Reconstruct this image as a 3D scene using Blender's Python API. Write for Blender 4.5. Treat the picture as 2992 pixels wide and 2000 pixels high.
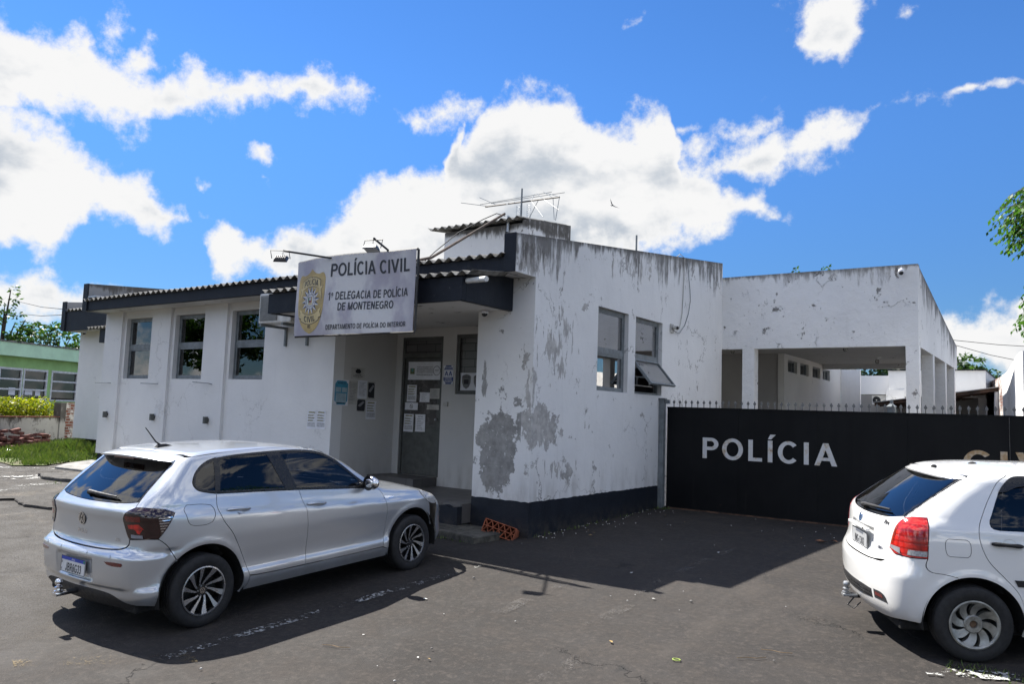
import bpy, bmesh, math, random
import numpy as np
from mathutils import Vector, Matrix, Euler, Quaternion
from mathutils.geometry import delaunay_2d_cdt
R_ = math.radians
for o in list(bpy.data.objects): bpy.data.objects.remove(o)
SC = bpy.context.scene
COL = SC.collection
rng = random.Random(7)

# ------------------------------------------------------------------ camera
CAMH = 1.615
cam = bpy.data.cameras.new("camera"); camo = bpy.data.objects.new("camera", cam); COL.objects.link(camo)
yaw, pitch, roll = R_(35.19), R_(5.215), R_(2.005)
_f = Vector((-math.sin(yaw)*math.cos(pitch), math.cos(yaw)*math.cos(pitch), math.sin(pitch)))
_r = Vector((math.cos(yaw), math.sin(yaw), 0)); _u = _r.cross(_f)
_r2 = math.cos(roll)*_r + math.sin(roll)*_u; _u2 = -math.sin(roll)*_r + math.cos(roll)*_u
M = Matrix((_r2, _u2, -_f)).transposed().to_4x4(); M.translation = Vector((0, 0, CAMH))
camo.matrix_world = M
cam.sensor_fit = 'HORIZONTAL'; cam.sensor_width = 36.0; cam.lens = 36.0*2260.7/2992
cam.clip_start = 0.05; cam.clip_end = 3000
SC.camera = camo

# ------------------------------------------------------------------ light, sky, exposure
SUN_DIR = Vector((-0.600, 0.075, 0.796)).normalized()
SUN_EL = math.asin(SUN_DIR.z); SUN_AZ = math.atan2(SUN_DIR.x, SUN_DIR.y)
sun = bpy.data.lights.new("sun", 'SUN'); suno = bpy.data.objects.new("sun", sun); COL.objects.link(suno)
suno.rotation_euler = SUN_DIR.to_track_quat('Z', 'Y').to_euler(); suno.location = SUN_DIR*60
sun.energy = 5.0; sun.angle = R_(0.53); sun.color = (1.0, 0.955, 0.88)
SC.view_settings.view_transform = 'Standard'; SC.view_settings.look = 'None'
SC.view_settings.exposure = 1.32; SC.view_settings.gamma = 1.0
SC.view_settings.use_curve_mapping = False
SC.render.film_transparent = False
SC.cycles.max_bounces = 8; SC.cycles.diffuse_bounces = 4; SC.cycles.transparent_max_bounces = 16
SC.cycles.caustics_reflective = False; SC.cycles.caustics_refractive = False
SC.cycles.sample_clamp_indirect = 6
SC.cycles.use_denoising = True


class NT:
    """Small helper for node trees."""
    def __init__(s, tree): s.t = tree; s.N = tree.nodes; s.L = tree.links
    def n(s, typ, ins=None, **kw):
        nd = s.N.new(typ)
        for k, v in kw.items(): setattr(nd, k, v)
        for k, v in (ins or {}).items(): s.put(nd.inputs[k], v)
        return nd
    def put(s, sock, v):
        if isinstance(v, bpy.types.NodeSocket): s.L.new(v, sock)
        elif isinstance(v, bpy.types.Node): s.L.new(v.outputs[0], sock)
        else:
            try: sock.default_value = v
            except Exception: sock.default_value = tuple(v)+(1,)
    def math(s, op, a, b=0.5, c=None, clamp=False):
        nd = s.n('ShaderNodeMath', operation=op, use_clamp=clamp)
        s.put(nd.inputs[0], a); s.put(nd.inputs[1], b)
        if c is not None: s.put(nd.inputs[2], c)
        return nd.outputs[0]
    def vm(s, op, a, b=None):
        nd = s.n('ShaderNodeVectorMath', operation=op); s.put(nd.inputs[0], a)
        if b is not None: s.put(nd.inputs[3 if op == 'SCALE' else 1], b)
        return nd.outputs['Value'] if op in ('LENGTH', 'DOT_PRODUCT', 'DISTANCE') else nd.outputs[0]
    def ramp(s, v, a, b, lo=0.0, hi=1.0, smooth=True):
        nd = s.n('ShaderNodeMapRange', interpolation_type='SMOOTHSTEP' if smooth else 'LINEAR')
        nd.clamp = True
        for i, x in enumerate((v, a, b, lo, hi)): s.put(nd.inputs[i], x)
        return nd.outputs[0]
    def noise(s, vec, scale, detail=4, rough=0.55, dist=0.0, out=0, dim='3D'):
        nd = s.n('ShaderNodeTexNoise', noise_dimensions=dim)
        if vec is not None: s.put(nd.inputs['Vector'], vec)
        nd.inputs['Scale'].default_value = scale; nd.inputs['Detail'].default_value = detail
        nd.inputs['Roughness'].default_value = rough; nd.inputs['Distortion'].default_value = dist
        return nd.outputs[out]
    def mix(s, f, a, b, mode='MIX'):
        nd = s.n('ShaderNodeMix', data_type='RGBA', blend_type=mode); nd.clamp_factor = True
        s.put(nd.inputs[0], f); s.put(nd.inputs[6], a); s.put(nd.inputs[7], b)
        return nd.outputs[2]
    def sepxyz(s, v): nd = s.n('ShaderNodeSeparateXYZ'); s.put(nd.inputs[0], v); return nd.outputs
    def comb(s, x, y, z):
        nd = s.n('ShaderNodeCombineXYZ')
        for i, v in enumerate((x, y, z)): s.put(nd.inputs[i], v)
        return nd.outputs[0]
    def mapping(s, v, loc=(0, 0, 0), rot=(0, 0, 0), sc=(1, 1, 1), typ='POINT'):
        nd = s.n('ShaderNodeMapping', vector_type=typ); s.put(nd.inputs[0], v)
        nd.inputs[1].default_value = loc; nd.inputs[2].default_value = rot; nd.inputs[3].default_value = sc
        return nd.outputs[0]


# cloud masses of the real sky: upper and lower outline of each bank, elevation over azimuth (from +Y towards -X),
# both scaled to 0..1 over these ranges in degrees; then small puffs (azimuth, elevation, half sizes, tilt, strength)
AZ0, AZ1, EL0, EL1 = -2.0, 76.0, -3.0, 42.0
BANKS = [([(0.6208, 0.5631), (0.6254, 0.5736), (0.6384, 0.5903), (0.6627, 0.5852), (0.677, 0.5883), (0.6867, 0.5798), (0.698, 0.5644), (0.7172, 0.5533), (0.731, 0.5605), (0.7405, 0.5594), (0.7593, 0.557), (0.7818, 0.5652), (0.8004, 0.5559), (0.8055, 0.533), (0.821, 0.527), (0.8367, 0.5309), (0.8505, 0.5376), (0.8528, 0.5513), (0.8594, 0.5661), (0.8642, 0.5812), (0.8787, 0.5778), (0.9018, 0.5673), (0.9186, 0.5663), (0.9279, 0.5726), (0.9635, 0.5687)], [(0.6208, 0.5631), (0.6304, 0.5403), (0.649, 0.5433), (0.6707, 0.5291), (0.6925, 0.5243), (0.7038, 0.512), (0.7195, 0.5146), (0.7383, 0.5066), (0.7642, 0.4994), (0.7796, 0.473), (0.7942, 0.4781), (0.8099, 0.4733), (0.8178, 0.4553), (0.8328, 0.4474), (0.8513, 0.4505), (0.8682, 0.4626), (0.8836, 0.4525), (0.9207, 0.4338), (0.9547, 0.403)]), ([(0.7568, 0.3395), (0.7618, 0.3516), (0.7694, 0.3582), (0.7741, 0.3424), (0.7819, 0.3569), (0.7983, 0.3691), (0.8061, 0.3863), (0.8169, 0.3961), (0.8343, 0.4067), (0.848, 0.4149), (0.8583, 0.4238), (0.8619, 0.4317), (0.8837, 0.4539), (0.9227, 0.4732), (0.9578, 0.4632)], [(0.7568, 0.3395), (0.7736, 0.3294), (0.7894, 0.3227), (0.7956, 0.3051), (0.8113, 0.3081), (0.8205, 0.3221), (0.8405, 0.3204), (0.8563, 0.3101), (0.8647, 0.2831), (0.8749, 0.2652), (0.8869, 0.2593), (0.8978, 0.2659), (0.9124, 0.2623), (0.9476, 0.2591)]), ([(0.7812, 0.2091), (0.8078, 0.2246), (0.8236, 0.2379), (0.837, 0.2418), (0.8514, 0.2358), (0.8691, 0.2416), (0.8789, 0.2519), (0.8926, 0.2504), (0.9116, 0.2445), (0.9461, 0.2275)], [(0.781, 0.2026), (0.8475, 0.1828), (0.9078, 0.1639), (0.9427, 0.1582)]), ([(0.2305, 0.3727), (0.2365, 0.3921), (0.2462, 0.416), (0.2708, 0.4452), (0.2961, 0.4807), (0.3089, 0.4899), (0.3244, 0.4951), (0.3328, 0.5597), (0.3485, 0.5647), (0.3696, 0.5595), (0.3988, 0.556), (0.412, 0.5436), (0.4232, 0.5684), (0.4317, 0.5889), (0.448, 0.5926), (0.4778, 0.5914), (0.5045, 0.5753), (0.5303, 0.5082), (0.5362, 0.5455), (0.5472, 0.4572), (0.5792, 0.4621), (0.6038, 0.4502), (0.6208, 0.4352), (0.636, 0.4021), (0.6553, 0.3751), (0.6646, 0.3565), (0.6805, 0.3573), (0.7032, 0.3397), (0.7336, 0.3408), (0.7466, 0.3383), (0.7605, 0.3189), (0.7628, 0.3085)], [(0.2305, 0.3727), (0.2582, 0.381), (0.2753, 0.3607), (0.2951, 0.3442), (0.3228, 0.3339), (0.3715, 0.3096), (0.5295, 0.2841), (0.6902, 0.2459), (0.7378, 0.2526), (0.752, 0.2638), (0.7581, 0.3028), (0.7628, 0.3085)]), ([(0.0943, 0.5335), (0.1014, 0.5446), (0.1139, 0.5535), (0.1267, 0.553), (0.142, 0.5416), (0.1643, 0.5292), (0.1894, 0.5281), (0.2081, 0.5175), (0.2368, 0.5176), (0.2711, 0.5033), (0.2962, 0.4932), (0.309, 0.5004), (0.3371, 0.4789)], [(0.0943, 0.5335), (0.1036, 0.5286), (0.1184, 0.5191), (0.1399, 0.526), (0.1576, 0.5027), (0.1758, 0.4626), (0.1987, 0.4458), (0.2222, 0.4529), (0.2463, 0.4431), (0.2708, 0.4327), (0.3364, 0.4148)]), ([(0.1508, 0.6866), (0.156, 0.7102), (0.2153, 0.7255), (0.2249, 0.7276)], [(0.1508, 0.6866), (0.1562, 0.6628), (0.1671, 0.6398), (0.1817, 0.6081), (0.1965, 0.5962), (0.2077, 0.5954), (0.2152, 0.6089), (0.2209, 0.637), (0.2248, 0.6584)]), ([(0.0014, 0.2688), (0.0445, 0.2651), (0.0611, 0.2577), (0.0734, 0.2465), (0.089, 0.2322), (0.1, 0.2284), (0.1147, 0.2051)], [(0.0037, 0.1195), (0.1151, 0.1481)]), ([(0.5096, 0.5604), (0.5209, 0.5801), (0.5398, 0.5803), (0.5635, 0.5631), (0.5843, 0.5438), (0.589, 0.5265)], [(0.5091, 0.5438), (0.5384, 0.5285), (0.5541, 0.5142), (0.5753, 0.5094), (0.589, 0.5265)])]
PUFFS = [(54.07, 17.37, 0.82, 0.6, -167.46, 0.9), (53.93, 15.73, 0.27, 0.53, 172.99, 0.6), (57.59, 14.75, 0.28, 0.29, 172.19, 0.5), (63.75, 23.3, 0.7, 1.03, 167.03, 0.6), (61.74, 23.36, 0.61, 0.68, 167.91, 0.75), (62.16, 21.94, 1.14, 0.55, 140.86, 0.6), (3.97, 21.12, 1.43, 0.24, 177.05, 0.7), (17.47, 21.02, 1.75, 0.59, 165.18, 0.6), (7.6, 26.57, 0.67, 0.3, -169.88, 0.6), (26.29, 28.02, 0.49, 0.24, 156.1, 0.35), (23.05, 20.31, 0.68, 0.43, 163.33, 0.6)]
SKY_GAIN = (0.42, 0.57, 0.725, 1)
CLOUD_K = 3.75
def build_world():
    w = bpy.data.worlds.new("World"); SC.world = w; w.use_nodes = True
    t = NT(w.node_tree)
    for n in list(t.N): t.N.remove(n)
    sky = t.n('ShaderNodeTexSky', sky_type='NISHITA', sun_disc=False)
    sky.sun_elevation = SUN_EL; sky.sun_rotation = SUN_AZ
    sky.air_density = 1.0; sky.dust_density = 0.0; sky.ozone_density = 4.0; sky.altitude = 600
    d = t.n('ShaderNodeTexCoord').outputs['Generated']
    s = t.sepxyz(d)
    az = t.math('ARCTAN2', t.math('MULTIPLY', s[0], -1.0), s[1])
    el = t.math('ARCSINE', s[2])
    warp = t.vm('SCALE', t.vm('SUBTRACT', t.noise(d, 14.0, 3, 0.6, out=1), (0.5, 0.5, 0.5)), 0.055)
    uv = t.vm('ADD', t.comb(az, el, 0.0), warp)
    us = t.sepxyz(uv)
    x = t.ramp(us[0], R_(AZ0), R_(AZ1), smooth=False)
    y = us[1]
    def curve(pts):
        nd = t.n('ShaderNodeFloatCurve', {'Value': x}); c = nd.mapping.curves[0]
        c.points[0].location = (0, pts[0][1]); c.points[1].location = (1, pts[-1][1])
        for p in pts: c.points.new(*p)
        for p in c.points: p.handle_type = 'VECTOR'
        nd.mapping.extend = 'HORIZONTAL'; nd.mapping.update()
        return t.math('MULTIPLY_ADD', nd.outputs[0], R_(EL1-EL0), R_(EL0))
    f = None; low = None
    for top, bot in BANKS:
        tp, bt = curve(top), curve(bot)
        dd = t.math('MINIMUM', t.math('SUBTRACT', tp, y), t.math('SUBTRACT', y, bt))
        x0, x1 = top[0][0]+0.0, top[-1][0]
        edge = t.math('MINIMUM', t.math('SUBTRACT', x, x0), t.math('SUBTRACT', x1, x))
        dd = t.math('MINIMUM', dd, t.math('MULTIPLY', edge, R_(AZ1-AZ0)))
        f = dd if f is None else t.math('MAXIMUM', f, dd)
        rel = t.math('DIVIDE', t.math('SUBTRACT', tp, y), t.math('MAXIMUM', t.math('SUBTRACT', tp, bt), 0.01))
        rel = t.math('MULTIPLY', rel, t.ramp(dd, 0.0, 0.04))
        low = rel if low is None else t.math('MAXIMUM', low, rel)
    f = t.math('MULTIPLY', f, 36.0)
    for (a, e, ra, re, rot, wgt) in PUFFS:
        m = t.mapping(uv, (R_(a), R_(e), 0), (0, 0, R_(rot)), (R_(ra), R_(re), 1), 'TEXTURE')
        b = t.math('MULTIPLY', t.math('SUBTRACT', 1.15, t.vm('LENGTH', t.vm('MULTIPLY', m, (1, 1, 0)))), 0.8*wgt)
        f = t.math('MAXIMUM', f, b)
    f = t.math('MINIMUM', t.math('MAXIMUM', f, -1.2), 2.2)
    # the rest of the sky, outside the photograph, carries broken cloud of its own
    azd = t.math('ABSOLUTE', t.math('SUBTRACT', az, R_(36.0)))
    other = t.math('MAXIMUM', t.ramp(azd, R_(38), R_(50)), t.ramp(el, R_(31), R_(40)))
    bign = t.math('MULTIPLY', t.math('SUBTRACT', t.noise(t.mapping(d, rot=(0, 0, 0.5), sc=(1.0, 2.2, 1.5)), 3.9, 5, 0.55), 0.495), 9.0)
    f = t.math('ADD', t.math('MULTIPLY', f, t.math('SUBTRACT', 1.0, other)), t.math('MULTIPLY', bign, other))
    puff = t.noise(d, 20.0, 10, 0.64, 0.0)
    dens = t.math('ADD', f, t.math('MULTIPLY', t.math('SUBTRACT', puff, 0.515), 3.9))
    alpha = t.ramp(dens, -0.20, 0.85)
    shade = t.noise(t.mapping(d, (0.3, 0, 0), sc=(1, 1, 1.6)), 9.0, 6, 0.55)
    gl = t.math('ADD', t.math('MULTIPLY', low, 0.55), t.math('MULTIPLY', t.math('SUBTRACT', shade, 0.52), 2.3))
    grey = t.math('MULTIPLY', t.ramp(gl, 0.10, 0.62), t.ramp(dens, 0.5, 2.0))
    cl = t.mix(grey, (1.0, 1.0, 1.0, 1), (0.55, 0.61, 0.69, 1))
    skyc = t.n('ShaderNodeHueSaturation', {'Hue': 0.5, 'Saturation': 1.12, 'Value': 1.0, 'Color': sky.outputs[0]}).outputs[0]
    skyc = t.mix(1.0, skyc, SKY_GAIN, 'MULTIPLY')
    skyc = t.vm('SCALE', skyc, t.ramp(el, 0.0, R_(24), 0.52, 1.0))
    # unseen clouds outside the view are brightened, as fill for the shaded walls
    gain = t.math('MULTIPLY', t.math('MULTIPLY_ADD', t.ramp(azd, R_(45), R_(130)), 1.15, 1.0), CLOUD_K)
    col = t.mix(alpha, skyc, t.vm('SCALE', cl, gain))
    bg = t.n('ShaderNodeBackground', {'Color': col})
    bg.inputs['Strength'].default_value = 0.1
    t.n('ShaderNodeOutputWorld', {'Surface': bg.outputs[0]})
    w.cycles.sampling_method = 'MANUAL'; w.cycles.sample_map_resolution = 512
build_world()

# ------------------------------------------------------------------ object helpers
class MB:
    """Collects shapes; build() links them as ONE mesh object."""
    def __init__(s): s.v = []; s.f = []; s.mi = []; s.m = Matrix.Identity(4); s.cur = 0
    def add(s, vs, fs):
        o = len(s.v); s.v += [tuple(s.m @ Vector(v)) for v in vs]
        s.f += [tuple(o+i for i in f) for f in fs]; s.mi += [s.cur]*len(fs); return s
    def box(s, x0, x1, y0, y1, z0, z1, b=0.0):
        if b > 0:
            bm = bmesh.new(); bmesh.ops.create_cube(bm, size=1)
            for v in bm.verts: v.co = Vector(((x0+x1)/2+v.co.x*(x1-x0), (y0+y1)/2+v.co.y*(y1-y0), (z0+z1)/2+v.co.z*(z1-z0)))
            bmesh.ops.bevel(bm, geom=bm.edges[:], offset=b, segments=2, affect='EDGES', profile=0.6)
            s.bm(bm); return s
        vs = [(x, y, z) for z in (z0, z1) for y in (y0, y1) for x in (x0, x1)]
        return s.add(vs, [(0, 2, 3, 1), (4, 5, 7, 6), (0, 1, 5, 4), (2, 6, 7, 3), (0, 4, 6, 2), (1, 3, 7, 5)])
    def bm(s, bm):
        bm.verts.index_update(); s.add([v.co[:] for v in bm.verts], [[v.index for v in f.verts] for f in bm.faces]); bm.free(); return s
    def hexa(s, bot, top):
        return s.add(list(bot)+list(top), [(3, 2, 1, 0), (4, 5, 6, 7), (0, 1, 5, 4), (1, 2, 6, 5), (2, 3, 7, 6), (3, 0, 4, 7)])
    def prism(s, poly, axis, a, b):
        """Extrude a 2D polygon (list of pairs) along an axis from a to b."""
        def p(q, h): return {'x': (h, q[0], q[1]), 'y': (q[0], h, q[1]), 'z': (q[0], q[1], h)}[axis]
        n = len(poly)
        vs = [p(q, a) for q in poly]+[p(q, b) for q in poly]
        fs = [tuple(range(n)), tuple(range(2*n-1, n-1, -1))]+[(i, i+n, (i+1) % n+n, (i+1) % n) for i in range(n)]
        return s.add(vs, fs)
    def tube(s, pts, r, n=8, cap=True):
        pts = [Vector(p) for p in pts]; rs = r if isinstance(r, (list, tuple)) else [r]*len(pts)
        vs = []; fs = []; up = None
        for i, p in enumerate(pts):
            d = (pts[min(i+1, len(pts)-1)]-pts[max(i-1, 0)]).normalized()
            if up is None or abs(up.dot(d)) > .98: up = Vector((0, 0, 1)) if abs(d.z) < .9 else Vector((1, 0, 0))
            a = d.cross(up).normalized(); b = a.cross(d)
            up = b
            vs += [p+(a*math.cos(2*math.pi*k/n)+b*math.sin(2*math.pi*k/n))*rs[i] for k in range(n)]
        for i in range(len(pts)-1):
            for k in range(n): fs.append((i*n+k, i*n+(k+1) % n, (i+1)*n+(k+1) % n, (i+1)*n+k))
        if cap: fs += [tuple(range(n-1, -1, -1)), tuple(range((len(pts)-1)*n, len(pts)*n))]
        return s.add(vs, fs)
    def lathe(s, prof, n=32, axis='y', closed=False):
        """prof: (radius, height along axis)."""
        vs = []; fs = []; m = len(prof)
        for k in range(n):
            a = 2*math.pi*k/n; c, q = math.cos(a), math.sin(a)
            for r, h in prof:
                vs.append({'y': (r*c, h, r*q), 'z': (r*c, r*q, h), 'x': (h, r*c, r*q)}[axis])
        for k in range(n):
            for i in range(m-1 if not closed else m):
                j = (i+1) % m; k2 = (k+1) % n
                fs.append((k*m+i, k*m+j, k2*m+j, k2*m+i))
        return s.add(vs, fs)
    def ball(s, c, r, n=12, sc=(1, 1, 1)):
        prof = [(math.sin(math.pi*i/n), -math.cos(math.pi*i/n)) for i in range(n+1)]
        o = len(s.v); s.lathe([(max(p, 1e-4), h) for p, h in prof], n*2, 'z')
        M0 = s.m
        for i in range(o, len(s.v)):
            v = M0.inverted() @ Vector(s.v[i]); s.v[i] = tuple(M0 @ Vector((c[0]+v.x*r*sc[0], c[1]+v.y*r*sc[1], c[2]+v.z*r*sc[2])))
        return s
    def build(s, name, mat, parent=None, smooth=False, bevel=0.0, auto=None):
        me = bpy.data.meshes.new(name); me.from_pydata(s.v, [], s.f)
        mats = mat if isinstance(mat, (list, tuple)) else [mat]
        for m in mats: me.materials.append(m)
        if len(mats) > 1: me.polygons.foreach_set('material_index', s.mi)
        bm = bmesh.new(); bm.from_mesh(me); bmesh.ops.recalc_face_normals(bm, faces=bm.faces[:])
        if bevel > 0:
            bmesh.ops.remove_doubles(bm, verts=bm.verts[:], dist=1e-5)
            ed = [e for e in bm.edges if len(e.link_faces) == 2 and e.calc_face_angle(0) > 0.6]
            bmesh.ops.bevel(bm, geom=ed, offset=bevel, segments=2, affect='EDGES', clamp_overlap=True)
        bm.to_mesh(me); bm.free()
        if smooth or auto:
            me.polygons.foreach_set('use_smooth', [True]*len(me.polygons))
            me.set_sharp_from_angle(angle=R_(auto or 35))
        o = bpy.data.objects.new(name, me); COL.objects.link(o)
        if parent is not None: o.parent = parent
        return o

def tag(o, label, cat, group=None):
    o['label'] = label; o['category'] = cat
    if group: o['group'] = group
    return o
def thing(name, label, cat, loc=(0, 0, 0), rz=0.0, group=None):
    o = bpy.data.objects.new(name, None); COL.objects.link(o); o.empty_display_size = .1
    o.location = loc; o.rotation_euler = (0, 0, rz)
    return tag(o, label, cat, group)
def structure(o, stuff=False):
    o['kind'] = 'stuff' if stuff else 'structure'; return o
def copy_tree(o, parent=None):
    c = o.copy(); COL.objects.link(c)
    if parent is not None: c.parent = parent
    for ch in o.children: copy_tree(ch, c)
    return c
# a plain bold grotesque of its own: each glyph is a few straight bars and curved bands in a cap height of 1
GT = .165
def g_rect(x0, y0, x1, y1): return [[(x0, y0), (x1, y0), (x1, y1), (x0, y1)]]
def g_sl(x0, y0, x1, y1, w=GT*1.06): return [[(x0-w/2, y0), (x0+w/2, y0), (x1+w/2, y1), (x1-w/2, y1)]]
def g_arc(cx, cy, rx, ry, a0, a1, n=16, t=GT):
    out = []; q = lambda a, k: (cx+(rx-k*t)*math.cos(a), cy+(ry-k*t)*math.sin(a))
    for i in range(n):
        a, b = R_(a0+(a1-a0)*i/n), R_(a0+(a1-a0)*(i+1)/n)
        f = [q(a, 0), q(b, 0), q(b, 1), q(a, 1)]
        out.append(f)
    return out
def g_A(): return .74, g_sl(.085, 0, .37, 1)+g_sl(.655, 0, .37, 1)+g_rect(.20, .215, .54, .355)
def g_C(): return .70, g_arc(.37, .5, .37, .515, 42, 318, 26)
def g_P(): return .66, g_rect(.05, 0, .05+GT, 1)+g_rect(.05+GT, 1-GT, .37, 1)+g_rect(.05+GT, .40, .37, .40+GT)+g_arc(.37, .70, .29, .30, -90, 90)
def g_O(): return .78, g_arc(.39, .5, .39, .515, 0, 360, 36)
GLYPH = {
    'A': g_A, 'C': g_C, 'P': g_P, 'O': g_O, ' ': lambda: (.28, []),
    'I': lambda: (.26, g_rect(.05, 0, .05+GT, 1)), 'L': lambda: (.56, g_rect(.05, 0, .05+GT, 1)+g_rect(.05+GT, 0, .55, GT)),
    'E': lambda: (.63, g_rect(.05, 0, .05+GT, 1)+g_rect(.05+GT, 0, .61, GT)+g_rect(.05+GT, 1-GT, .60, 1)+g_rect(.05+GT, .43, .56, .43+GT*.95)),
    'F': lambda: (.58, g_rect(.05, 0, .05+GT, 1)+g_rect(.05+GT, 1-GT, .58, 1)+g_rect(.05+GT, .42, .53, .42+GT)),
    'T': lambda: (.62, g_rect(.0, 1-GT, .62, 1)+g_rect(.31-GT/2, 0, .31+GT/2, 1-GT)),
    'V': lambda: (.72, g_sl(.36, 0, .085, 1)+g_sl(.36, 0, .635, 1)),
    'N': lambda: (.74, g_rect(.05, 0, .05+GT*.95, 1)+g_rect(.69-GT*.95, 0, .69, 1)+g_sl(.60, 0, .14, 1, GT*1.15)),
    'M': lambda: (.88, g_rect(.05, 0, .05+GT*.92, 1)+g_rect(.83-GT*.92, 0, .83, 1)+g_sl(.44, 0, .14, 1, GT)+g_sl(.44, 0, .74, 1, GT)),
    'D': lambda: (.74, g_rect(.05, 0, .05+GT, 1)+g_rect(.05+GT, 0, .34, GT)+g_rect(.05+GT, 1-GT, .34, 1)+g_arc(.34, .5, .39, .5, -90, 90, 20)),
    'R': lambda: (.73, g_P()[1]+g_sl(.62, 0, .40, .42, GT*1.2)),
    'B': lambda: (.71, g_rect(.05, 0, .05+GT, 1)+g_rect(.05+GT, 0, .40, GT)+g_rect(.05+GT, 1-GT, .38, 1)+g_rect(.05+GT, .44, .39, .44+GT)+g_arc(.38, .72, .26, .28, -90, 90)+g_arc(.40, .30, .29, .30, -90, 90)),
    'G': lambda: (.78, g_arc(.38, .5, .38, .515, 42, 335, 28)+g_rect(.42, .38, .74, .53)+g_rect(.74-GT, .08, .74, .38)),
    'J': lambda: (.56, g_rect(.51-GT, .28, .51, 1)+g_arc(.27, .29, .24, .305, 180, 360, 16)),
    'S': lambda: (.68, g_arc(.34, .73, .30, .285, 20, 270, 20)+g_arc(.34, .29, .32, .305, -160, 90, 20)),
    'U': lambda: (.74, g_rect(.05, .34, .05+GT, 1)+g_rect(.69-GT, .34, .69, 1)+g_arc(.37, .345, .32, .36, 180, 360, 18)),
    '0': lambda: (.56, g_arc(.28, .5, .25, .515, 0, 360, 32)), '1': lambda: (.50, g_rect(.24, 0, .24+GT, 1)+[[(.06, .70), (.24, .82), (.24, 1), (.20, .92), (.06, .83)]]),
    '2': lambda: (.56, g_arc(.28, .71, .25, .30, -25, 175, 18)+g_sl(.13, .10, .41, .58, GT*1.15)+g_rect(.04, 0, .53, GT)),
    '3': lambda: (.56, g_arc(.27, .735, .235, .28, -85, 165, 18)+g_arc(.27, .285, .25, .30, -165, 88, 18)+g_rect(.20, .44, .32, .58)),
    '6': lambda: (.56, g_arc(.28, .315, .25, .33, 0, 360, 28)+g_arc(.33, .42, .30, .59, 62, 185, 18)),
    'ª': lambda: (.40, g_arc(.19, .74, .16, .18, 0, 360, 20, .085)+g_rect(.28, .56, .36, .93)+g_rect(.05, .42, .36, .48)),
    '·': lambda: (.24, g_rect(.05, .40, .19, .56)), '-': lambda: (.36, g_rect(.04, .36, .32, .50)), '!': lambda: (.26, g_rect(.06, .30, .06+GT, 1)+g_rect(.06, 0, .06+GT, .17)),
}
GLYPH['Í'] = lambda: (.26, GLYPH['I']()[1]+[[(.05, 1.06), (.17, 1.06), (.33, 1.28), (.14, 1.28)]])
GLYPH['Ú'] = lambda: (.74, GLYPH['U']()[1]+[[(.29, 1.06), (.41, 1.06), (.55, 1.28), (.38, 1.28)]])
GLYPH['Ç'] = lambda: (.70, g_C()[1]+[[(.33, .03), (.43, .03), (.40, -.22), (.24, -.22), (.24, -.14), (.32, -.14)]])
GLYPH['Ã'] = lambda: (.74, g_A()[1]+[[(.20, 1.07), (.30, 1.12), (.42, 1.07), (.54, 1.14), (.54, 1.24), (.42, 1.18), (.30, 1.23), (.20, 1.17)]])
_gc = {}
def glyph_mesh(ch):
    if ch not in _gc:
        w, polys = GLYPH[ch]()
        if not polys: _gc[ch] = (w, [], []); return _gc[ch]
        V = []; F = []
        for p in polys:
            a = sum(p[i][0]*p[(i+1) % len(p)][1]-p[(i+1) % len(p)][0]*p[i][1] for i in range(len(p)))
            p = p if a > 0 else p[::-1]
            F.append(list(range(len(V), len(V)+len(p)))); V += [Vector(q) for q in p]
        v, e, f, ov, oe, of = delaunay_2d_cdt(V, [], F, 0, 1e-5)
        fs = [tuple(t) for t, k in zip(f, of) if k]
        _gc[ch] = (w, [(q.x, q.y) for q in v], fs)
    return _gc[ch]
def text_mesh(s, size, bold=0.0, sx=1.0, ext=0.0, align='CENTER', spacing=1.0):
    if not all(c in GLYPH for c in s): return text_font(s, size, bold, sx, ext, align, spacing)
    k = size*.728; x = 0; vs = []; fs = []
    for ch in s:
        w, v, f = glyph_mesh(ch); o = len(vs)
        vs += [((x+q[0])*k*sx, q[1]*k, 0.0) for q in v]; fs += [tuple(i+o for i in t) for t in f]
        x += w+.055*spacing
    W = (x-.055*spacing)*k*sx
    if align == 'CENTER': vs = [(a-W/2, b, c) for a, b, c in vs]
    return vs, fs
def text_font(s, size, bold=0.0, sx=1.0, ext=0.0, align='CENTER', spacing=1.0):
    cu = bpy.data.curves.new('lettering', 'FONT'); cu.body = s; cu.size = size; cu.offset = bold; cu.extrude = ext
    cu.align_x = align
    cu.align_y = 'BOTTOM_BASELINE'; cu.resolution_u = 4; cu.space_character = spacing
    ob = bpy.data.objects.new('lettering', cu); COL.objects.link(ob)
    dg = bpy.context.evaluated_depsgraph_get(); dg.update()
    me = bpy.data.meshes.new_from_object(ob.evaluated_get(dg))
    vs = [(v.co.x*sx, v.co.y, v.co.z) for v in me.vertices]; fs = [tuple(p.vertices) for p in me.polygons]
    bpy.data.objects.remove(ob); bpy.data.curves.remove(cu); bpy.data.meshes.remove(me)
    return vs, fs
def place2d(vs, origin, ux, uy, off=0.0):
    """Put flat (x, y) points into the plane spanned by ux, uy at origin, lifted by off along its normal."""
    o = Vector(origin); ux = Vector(ux).normalized(); uy = Vector(uy).normalized(); n = ux.cross(uy)
    return [o+ux*v[0]+uy*v[1]+n*(off+(v[2] if len(v) > 2 else 0)) for v in vs]
def gz(x, y):
    z = .0397*(y-8.5) if y < 8.5 else .02*(min(y, 12.6)-8.5)
    z = max(z, -.496)
    return z+.028*min(max(-x-7.0, 0), 14)

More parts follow.
